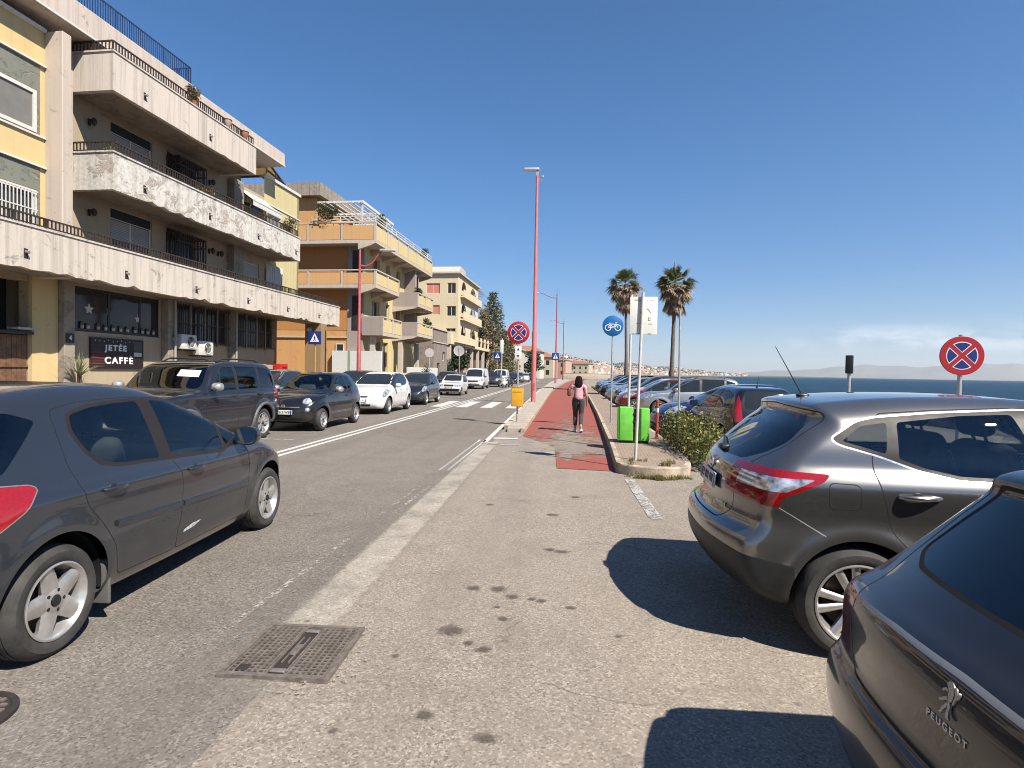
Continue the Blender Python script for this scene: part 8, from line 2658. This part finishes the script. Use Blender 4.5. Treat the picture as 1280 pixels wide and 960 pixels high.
# --- oncoming queue on the far side of the road, facing the camera
G1 = 'cars queuing on the far side of the road'
r_, b, md, sp = place(K_jeep, 'inky', 'boxy black off-roader behind the slate hatchback, white card behind its windscreen', -7.80, 12.75, -90.5, 1.07, G1, .028, clear=glass('glass_smoke', (.16, .19, .19)))
dress(r_, b, sp, 'inky', True, None, 'FP 402 XC', '', (1.85, 1.14, M_alloy()), ((.16, 1.0), (1.08, .98)))
m = MB(); x0, x1 = 1.78, 1.66
z = [float(b.zsurf(x, .25)[0]) + .006 for x in (x0, x1)]
m.add([(x0, .12, z[0]), (x0, .56, float(b.zsurf(x0, .56)[0]) + .006), (x1, .54, float(b.zsurf(x1, .54)[0]) + .006), (x1, .12, z[1])], [(0, 1, 2, 3)]); m.build('sun_card', plain('card_white', (.62, .68, .64), .6), r_)
for ax in (0, sp['wb']):
    for sd in (-1, 1):
        P = [(ax + .44 * math.cos(a), .345 + .44 * math.sin(a)) for a in np.linspace(-.1, PI + .1, 22)]
        m = MB(); X = np.array([p[0] for p in P]); Z = np.array([p[1] for p in P]); Y = b.ysurf(X, Z)
        m.tube([(x, sd * (y + .004), z) for x, y, z in zip(X, Y, Z)], .035, 8); m.build('arch_trim', plain('arch_grey', (.12, .12, .115), .6), r_)
r_, b, md, sp = place(K_retro, 'black', 'small rounded black retro car with round headlights, behind the off-roader', -7.05, 17.1, -90.5, 1.05, G1, .026, clear=glass('glass_tint_green', (.62, .72, .70)))
dress(r_, b, sp, 'black', False, None, 'EL 513 WB', '', (1.52, 1.0, M_chrome()), ((.72, .86),), .50)
for sd in (-1, 1):
    for (z, yy, rr_) in ((.73, .53, .105), (.56, .56, .055)):
        x = float(b.xsurf(sd * yy, z, False)[0])
        m = MB(); Mh = Matrix.Translation((x - .035, sd * yy, z)) @ Matrix.Rotation(sd * .42, 4, 'Z') @ Matrix.Rotation(PI / 2 - .25, 4, 'Y')
        m.lathe([(rr_ * 1.12, -.02), (rr_ * 1.1, .025), (rr_, .03)], 24, Mh, 1); m.lathe([(rr_, .028), (rr_ * .8, .042), (.001, .052)], 24, Mh, 0); m.build('headlight', [clear_lamp(), M_chrome()], r_)
m = MB()
for z, w in ((.625, .40),):
    P = [(float(b.xsurf(y, z, False)[0]) + .004, y, z) for y in np.linspace(-w, w, 11)]; m.tube(P, .010, 8)
x = float(b.xsurf(0, .64, False)[0]); m.lathe([(.05, -.01), (.05, .012), (.001, .014)], 20, Matrix.Translation((x, 0, .64)) @ Matrix.Rotation(PI / 2, 4, 'Y'))
m.build('chrome_strip', M_chrome(), r_)
r_, b, md, sp = place(K_hatch, 'white', 'white small hatchback between the two black cars of the queue', -7.14, 23.5, -90.5, 1.06, G1, .03)
dress(r_, b, sp, 'white', False, None, 'DX 907 RT', '', (1.86, .96), ((.34, .86), (1.15, .85)))
r_, b, md, sp = place(K_hatch, 'inky', 'black hatchback with swept headlights just behind the white hatchback', -7.10, 29.5, -90.5, 1.04, G1, .035)
dress(r_, b, sp, 'inky', False, None, 'FC 118 LM', '', (1.86, .96), ((.34, .86), (1.15, .85)))
r_, b, md, sp = place(K_box, 'white', 'old angular white small car with a dark bumper in the queue', -7.15, 40.0, -90.5, 1.0, G1, .04)
dress(r_, b, sp, 'white', False, None, 'AR 640 KD', '', (1.52, .95, M_trim()), (), .54)
r_, b, md, sp = place(K_van, 'white', 'white delivery van in the queue, taller than the cars around it', -7.7, 55.5, -90.5, 1.0, G1, .045)
dress(r_, b, sp, 'white', False, None, 'EW 275 PB', '', (3.0, 1.12, M_trim()), ())
for k, (kd, c, lb, x, y) in enumerate(((K_suv, 'dgrey', 'dark grey estate following the white van', -7.0, 63.5), (K_van, 'white', 'second white van, farther back in the queue', -7.2, 74), (K_hatch, 'black', 'black hatchback behind the second white van', -6.3, 81), (K_suv, 'silver', 'silver estate near the end of the queue', -6.1, 90), (K_hatch, 'white', 'last white hatchback of the queue, far up the road', -5.6, 99), (K_hatch, 'dgrey', 'dark hatchback where the queue meets the bend', -4.8, 110))):
    place(kd, c, lb, x, y, -90, 1.0, G1, .06)
# --- parked by the buildings
G2 = 'cars parked in front of the buildings'
for kd, c, lb, x, y, dg in ((K_suv, 'silver', 'silver car by the red wall box, seen between the off-roader and the retro car', -10.55, 21.0, -88), (K_suv, 'inky', 'black estate parked by the orange wall behind the retro car', -9.25, 26.8, -92),
                        (K_hatch, 'yellow', 'yellow car mostly hidden beside the silver one', -12.35, 26.8, -90), (K_hatch, 'navy', 'dark blue hatchback by the yellow block', -9.6, 40.5, -90), (K_suv, 'dgrey', 'grey-green estate parked before the grey garden house', -9.1, 47.5, -90), (K_hatch, 'black', 'black hatchback parked under the arcade trees', -9.3, 57.5, -90)):
    place(kd, c, lb, x, y, dg, 1.0, G2, .045)
# --- seaside row, noses to the raised pavement
G3 = 'cars parked nose-in along the raised pavement'
r_, b, md, sp = place(K_pillar, 'black', 'black three-door car with tall red pillar lamps, seen from behind beyond the shrub', 4.45, 12.85, 93, .97, None, .028)
dress(r_, b, sp, 'black', False, (.1, .28), '', 'BX 384 GF', (1.8, .96), ())
r_, b, md, sp = place(K_hatch, 'navy', 'dark blue hatchback between the black three-door and the silver estate', 5.85, 16.3, 180, .96, G3, .032)
dress(r_, b, sp, 'navy', False, None, '', '', (1.86, .96), ())
r_, b, md, sp = place(K_suv, 'silver', 'silver estate with black roof rails in the seaside row', 6.55, 23.0, 180, .98, G3, .04)
dress(r_, b, sp, 'silver', True, (-.2, .3), '', '', (2.0, 1.06), ())
for k, (kd, c, lb) in enumerate(((K_hatch, 'red', 'dark red hatchback next to the silver estate'), (K_hatch, 'white', 'white hatchback after the red one in the seaside row'), (K_suv, 'dgrey', 'dark grey estate beyond the white hatchback'), (K_hatch, 'silver', 'small silver hatchback fifth along the seaside row'), (K_hatch, 'black', 'black hatchback by the trunk of the nearer palm'),
                         (K_suv, 'inky', 'inky black estate past the nearer palm'), (K_hatch, 'navy', 'dark blue hatchback halfway along the seaside row'), (K_hatch, 'black', 'black hatchback before the far palm'), (K_suv, 'dgrey', 'dark estate beside the far palm trunk'), (K_hatch, 'inky', 'dark hatchback past the far palm'), (K_hatch, 'white', 'pale hatchback near the end of the seaside row'), (K_suv, 'black', 'last black estate of the seaside row'))):
    y = 25.9 + k * 2.75
    place(kd, c, lb, 6.15 + .028 * (y - 25) + .25 * ((k * 7) % 3 - 1), y, 180 + ((k * 5) % 4 - 1.5), .98, G3, .06)
# scooters in a cluster past the vans
def scooter(x, y, rz, col, label):
    r_ = thing('scooter', label, 'scooter', (x, y, 0), rz, 'scooters beyond the vans')
    m = MB(); m.rbox(-.75, -.05, -.16, .16, .38, .72, .08); m.rbox(-.15, .45, -.13, .13, .25, .36, .05); M = Matrix.Translation((.5, 0, .3)) @ Matrix.Rotation(-.3, 4, 'Y'); m.rbox(-.06, .06, -.2, .2, 0, .62, .05, 0, M); m.build('body', PT[col], r_)
    m = MB(); m.rbox(-.72, .0, -.13, .13, .721, .80, .04); m.build('seat', M_trim(), r_)
    m = MB(); m.tube([(.42, 0, .9), (.36, 0, 1.02)], .03, 8); m.tube([(.34, -.32, 1.04), (.36, 0, 1.02), (.34, .32, 1.04)], .016, 8); m.build('handlebar', M_trim(), r_)
    for ax in (-.6, .68):
        m = MB(); Mw = Matrix.Translation((ax, 0, .24)) @ Matrix.Rotation(PI / 2, 4, 'X'); m.lathe([(.24 + .05 * math.cos(a) - .05, .05 * math.sin(a)) for a in np.linspace(0, 2 * PI, 9)[:-1]], 20, Mw, closed=True); m.lathe([(.15, .02), (.001, .02)], 12, Mw); m.build('wheel', M_tyre(), r_)
    m = MB(); m.ell((.56, 0, .80), (.05, .09, .07), 10, 6); m.build('headlight', clear_lamp(), r_)
for x, y, c, lb in ((-5.4, 58, 'white', 'white scooter parked nearest in the scooter row'), (-5.3, 60.2, 'dgrey', 'dark grey scooter second in the scooter row'), (-5.1, 62.3, 'black', 'black scooter third in the scooter row')):
    scooter(x, y, R(-100), c, lb)
# ------------------------------------------------------------------ the walker on the red path
def skin_obj(name, verts, edges, radii, mat, parent, root=0, sub=2, smooth=True):
    me = bpy.data.meshes.new(name); me.from_pydata(verts, edges, []); me.update()
    o = link(name, me, None, parent)
    o.modifiers.new('skin', 'SKIN'); sk = me.skin_vertices[0].data
    for i, r in enumerate(radii): sk[i].radius = (r, r) if not isinstance(r, tuple) else r; sk[i].use_root = (i == root)
    s = o.modifiers.new('sub', 'SUBSURF'); s.levels = sub; s.render_levels = sub
    dg = bpy.context.evaluated_depsgraph_get(); dg.update()
    m2 = bpy.data.meshes.new_from_object(o.evaluated_get(dg))
    o.modifiers.clear(); o.data = m2; bpy.data.meshes.remove(me)
    m2.polygons.foreach_set('use_smooth', [True] * len(m2.polygons))
    m2.materials.clear()
    for m in (mat if isinstance(mat, (list, tuple)) else [mat]): m2.materials.append(m)
    return o

def walker():
    r_ = thing('person', 'woman walking away on the red path in a pink top and dark grey trousers', 'person', (.62, 16.0, .008), R(90 - 2))
    skin = plain('skin', (.42, .24, .16), .6, 0, .08, 9)
    # local: +x walking direction, +y her left, z up; height 1.62
    chest, pel, neck, head = 1.20, .93, 1.375, 1.50
    V = []; E = []; Rr = []
    def add(p, r, pa=None):
        V.append(p); Rr.append(r)
        if pa is not None: E.append((pa, len(V) - 1))
        return len(V) - 1
    p = add((0, 0, pel), (.125, .10))
    w = add((.005, 0, 1.06), (.105, .085), p); c = add((.02, 0, chest), (.125, .10), w); s = add((.02, 0, 1.315), (.10, .075), c)
    n = add((.03, 0, neck), .05, s); h0 = add((.04, 0, 1.44), .062, n); h = add((.045, 0, 1.515), .082, h0); add((.04, 0, 1.57), .06, h)
    ank = []
    for sd, hipx, knee, ankle, toe in ((1, 0, (.13, .08, .51), (.05, .08, .10), (.22, .09, .045)), (-1, 0, (.02, -.08, .50), (-.24, -.075, .16), (-.13, -.085, .05))):
        hp = add((hipx, sd * .085, .86), .098, p); k0 = add(((hipx + knee[0]) / 2, sd * .083, .69), .080, hp); k = add(knee, .058, k0)
        cf = add(((knee[0] * .6 + ankle[0] * .4), sd * .08, knee[2] - .13), .056, k); a = add(ankle, .038, cf); add(toe, .032, a)
    for sd, el, wr in ((1, (.02, .235, 1.07), (.14, .19, 1.18)), (-1, (-.06, -.225, 1.04), (.03, -.235, .82))):
        sh = add((.02, sd * .165, 1.30), .056, s); um = add(((.02 + el[0]) / 2, (sd * .165 + el[1]) / 2, (1.30 + el[2]) / 2), .046, sh); e = add(el, .038, um)
        fa = add(((el[0] + wr[0]) / 2, (el[1] + wr[1]) / 2, (el[2] + wr[2]) / 2), .034, e); wq = add(wr, .024, fa)
        d = (Vector(wr) - Vector(el)).normalized(); pm = Vector(wr) + d * .06
        ph = add(tuple(pm), .028, wq)
        for k in range(4):
            o_ = Vector((.012 * (k - 1.5), 0, 0)); f1 = add(tuple(pm + o_ + d * .04), .009, ph); add(tuple(pm + o_ + d * (.07 + .008 * (k in (1, 2)))), .007, f1)
        add(tuple(pm + Vector((.035, -sd * .01, 0)) + d * .01), .010, ph)
    skin_obj('body', V, E, Rr, skin, r_, 0, 2)
    # clothing: slightly larger skins over the same joints
    V2 = [(0, 0, .86), (.005, 0, 1.06), (.02, 0, chest), (.02, 0, 1.31), (.03, 0, 1.365), (.02, .175, 1.295), (.02, .205, 1.19), (.02, -.175, 1.295), (-.02, -.20, 1.19)]
    skin_obj('top', V2, [(0, 1), (1, 2), (2, 3), (3, 4), (3, 5), (5, 6), (3, 7), (7, 8)], [(.165, .138), (.140, .118), (.146, .118), (.116, .085), (.060, .06), .068, .060, .068, .060], plain('top_pink', (.62, .33, .37), .85, 0, .2, 12, .6, bscale=22), r_, 0, 2)
    V3 = [(0, 0, 1.06), (0, .088, .85), (.065, .083, .69), (.13, .08, .51), (.10, .08, .36), (.055, .08, .15), (0, -.088, .85), (.01, -.083, .69), (.02, -.08, .50), (-.08, -.078, .36), (-.215, -.075, .20)]
    skin_obj('trousers', V3, [(0, 1), (1, 2), (2, 3), (3, 4), (4, 5), (0, 6), (6, 7), (7, 8), (8, 9), (9, 10)], [(.145, .115), .118, .095, .072, .068, .055, .115, .095, .072, .068, .055], plain('trousers_grey', (.055, .052, .052), .9, 0, .2, 14, .3, bscale=40), r_, 0, 2)
    # hair: cap and shoulder-length fall
    V4 = [(.03, 0, 1.575), (-.005, 0, 1.515), (-.03, 0, 1.44), (-.05, .0, 1.34), (-.055, .01, 1.24)]
    skin_obj('hair', V4, [(0, 1), (1, 2), (2, 3), (3, 4)], [(.084, .080), (.100, .094), (.118, .08), (.125, .06), (.08, .04)], plain('hair_black', (.012, .009, .008), .85, 0, .4, 30, .9, bscale=60, spec=.15), r_, 0, 2)
    for sd, x, z, tilt in ((1, .10, .008, 0), (-1, -.20, .02, .55)):
        m = MB(); M = Matrix.Translation((x, sd * .085, z)) @ Matrix.Rotation(tilt, 4, 'Y')
        m.rbox(-.09, .165, -.045, .045, .0, .03, .012, 1, M); m.ell((.09, 0, .045), (.09, .042, .035), 12, 7, 0, M); m.ell((-.03, 0, .06), (.055, .042, .05), 12, 7, 0, M)
        m.build('shoe', [plain('shoe_white', (.62, .58, .56), .7), plain('sole_white', (.7, .68, .66), .7)], r_)
    m = MB()
    for sd in (-1, 1):
        m.ell((.125, sd * .028, 1.535), (.010, .014, .009), 10, 6)
    m.build('eye', plain('eye_dark', (.03, .02, .02), .3), r_)
    m = MB(); m.ell((.132, 0, 1.505), (.018, .013, .022), 10, 6); m.ell((.035, .083, 1.51), (.022, .012, .03), 8, 6); m.ell((.035, -.083, 1.51), (.022, .012, .03), 8, 6); m.ell((.118, 0, 1.468), (.012, .024, .007), 10, 6); m.build('face', skin, r_)
    b = thing('handbag', 'brown shoulder bag held at the left side of the walking woman', 'bag', (.62 - .27, 16.02, 1.02), R(90))
    m = MB(); m.rbox(-.13, .13, -.05, .05, .0, .24, .04); m.build('bag', plain('bag_brown', (.12, .055, .035), .6, 0, .3, 14), b)
    m = MB(); m.tube([(-.09, 0, .22), (-.06, -.05, .33), (0, -.08, .375), (.06, -.05, .33), (.09, 0, .22)], .012, 7); m.build('strap', plain('bag_brown', (.12, .055, .035), .6), b)
walker()
# ------------------------------------------------------------------ sea haze
m = MB(); m.box(-3100, 20600, -2600, 20600, -5.6, 620)
t = NT('haze_air')
pv = t.n('ShaderNodeVolumePrincipled')
pv.inputs['Color'].default_value = (.90, .94, 1.0, 1)
pv.inputs['Density'].default_value = 6.5e-5
pv.inputs['Anisotropy'].default_value = .2
t.t.links.new(pv.outputs[0], t.out.inputs['Volume'])
o = m.build('haze', t.m); tag(o, kind='stuff')
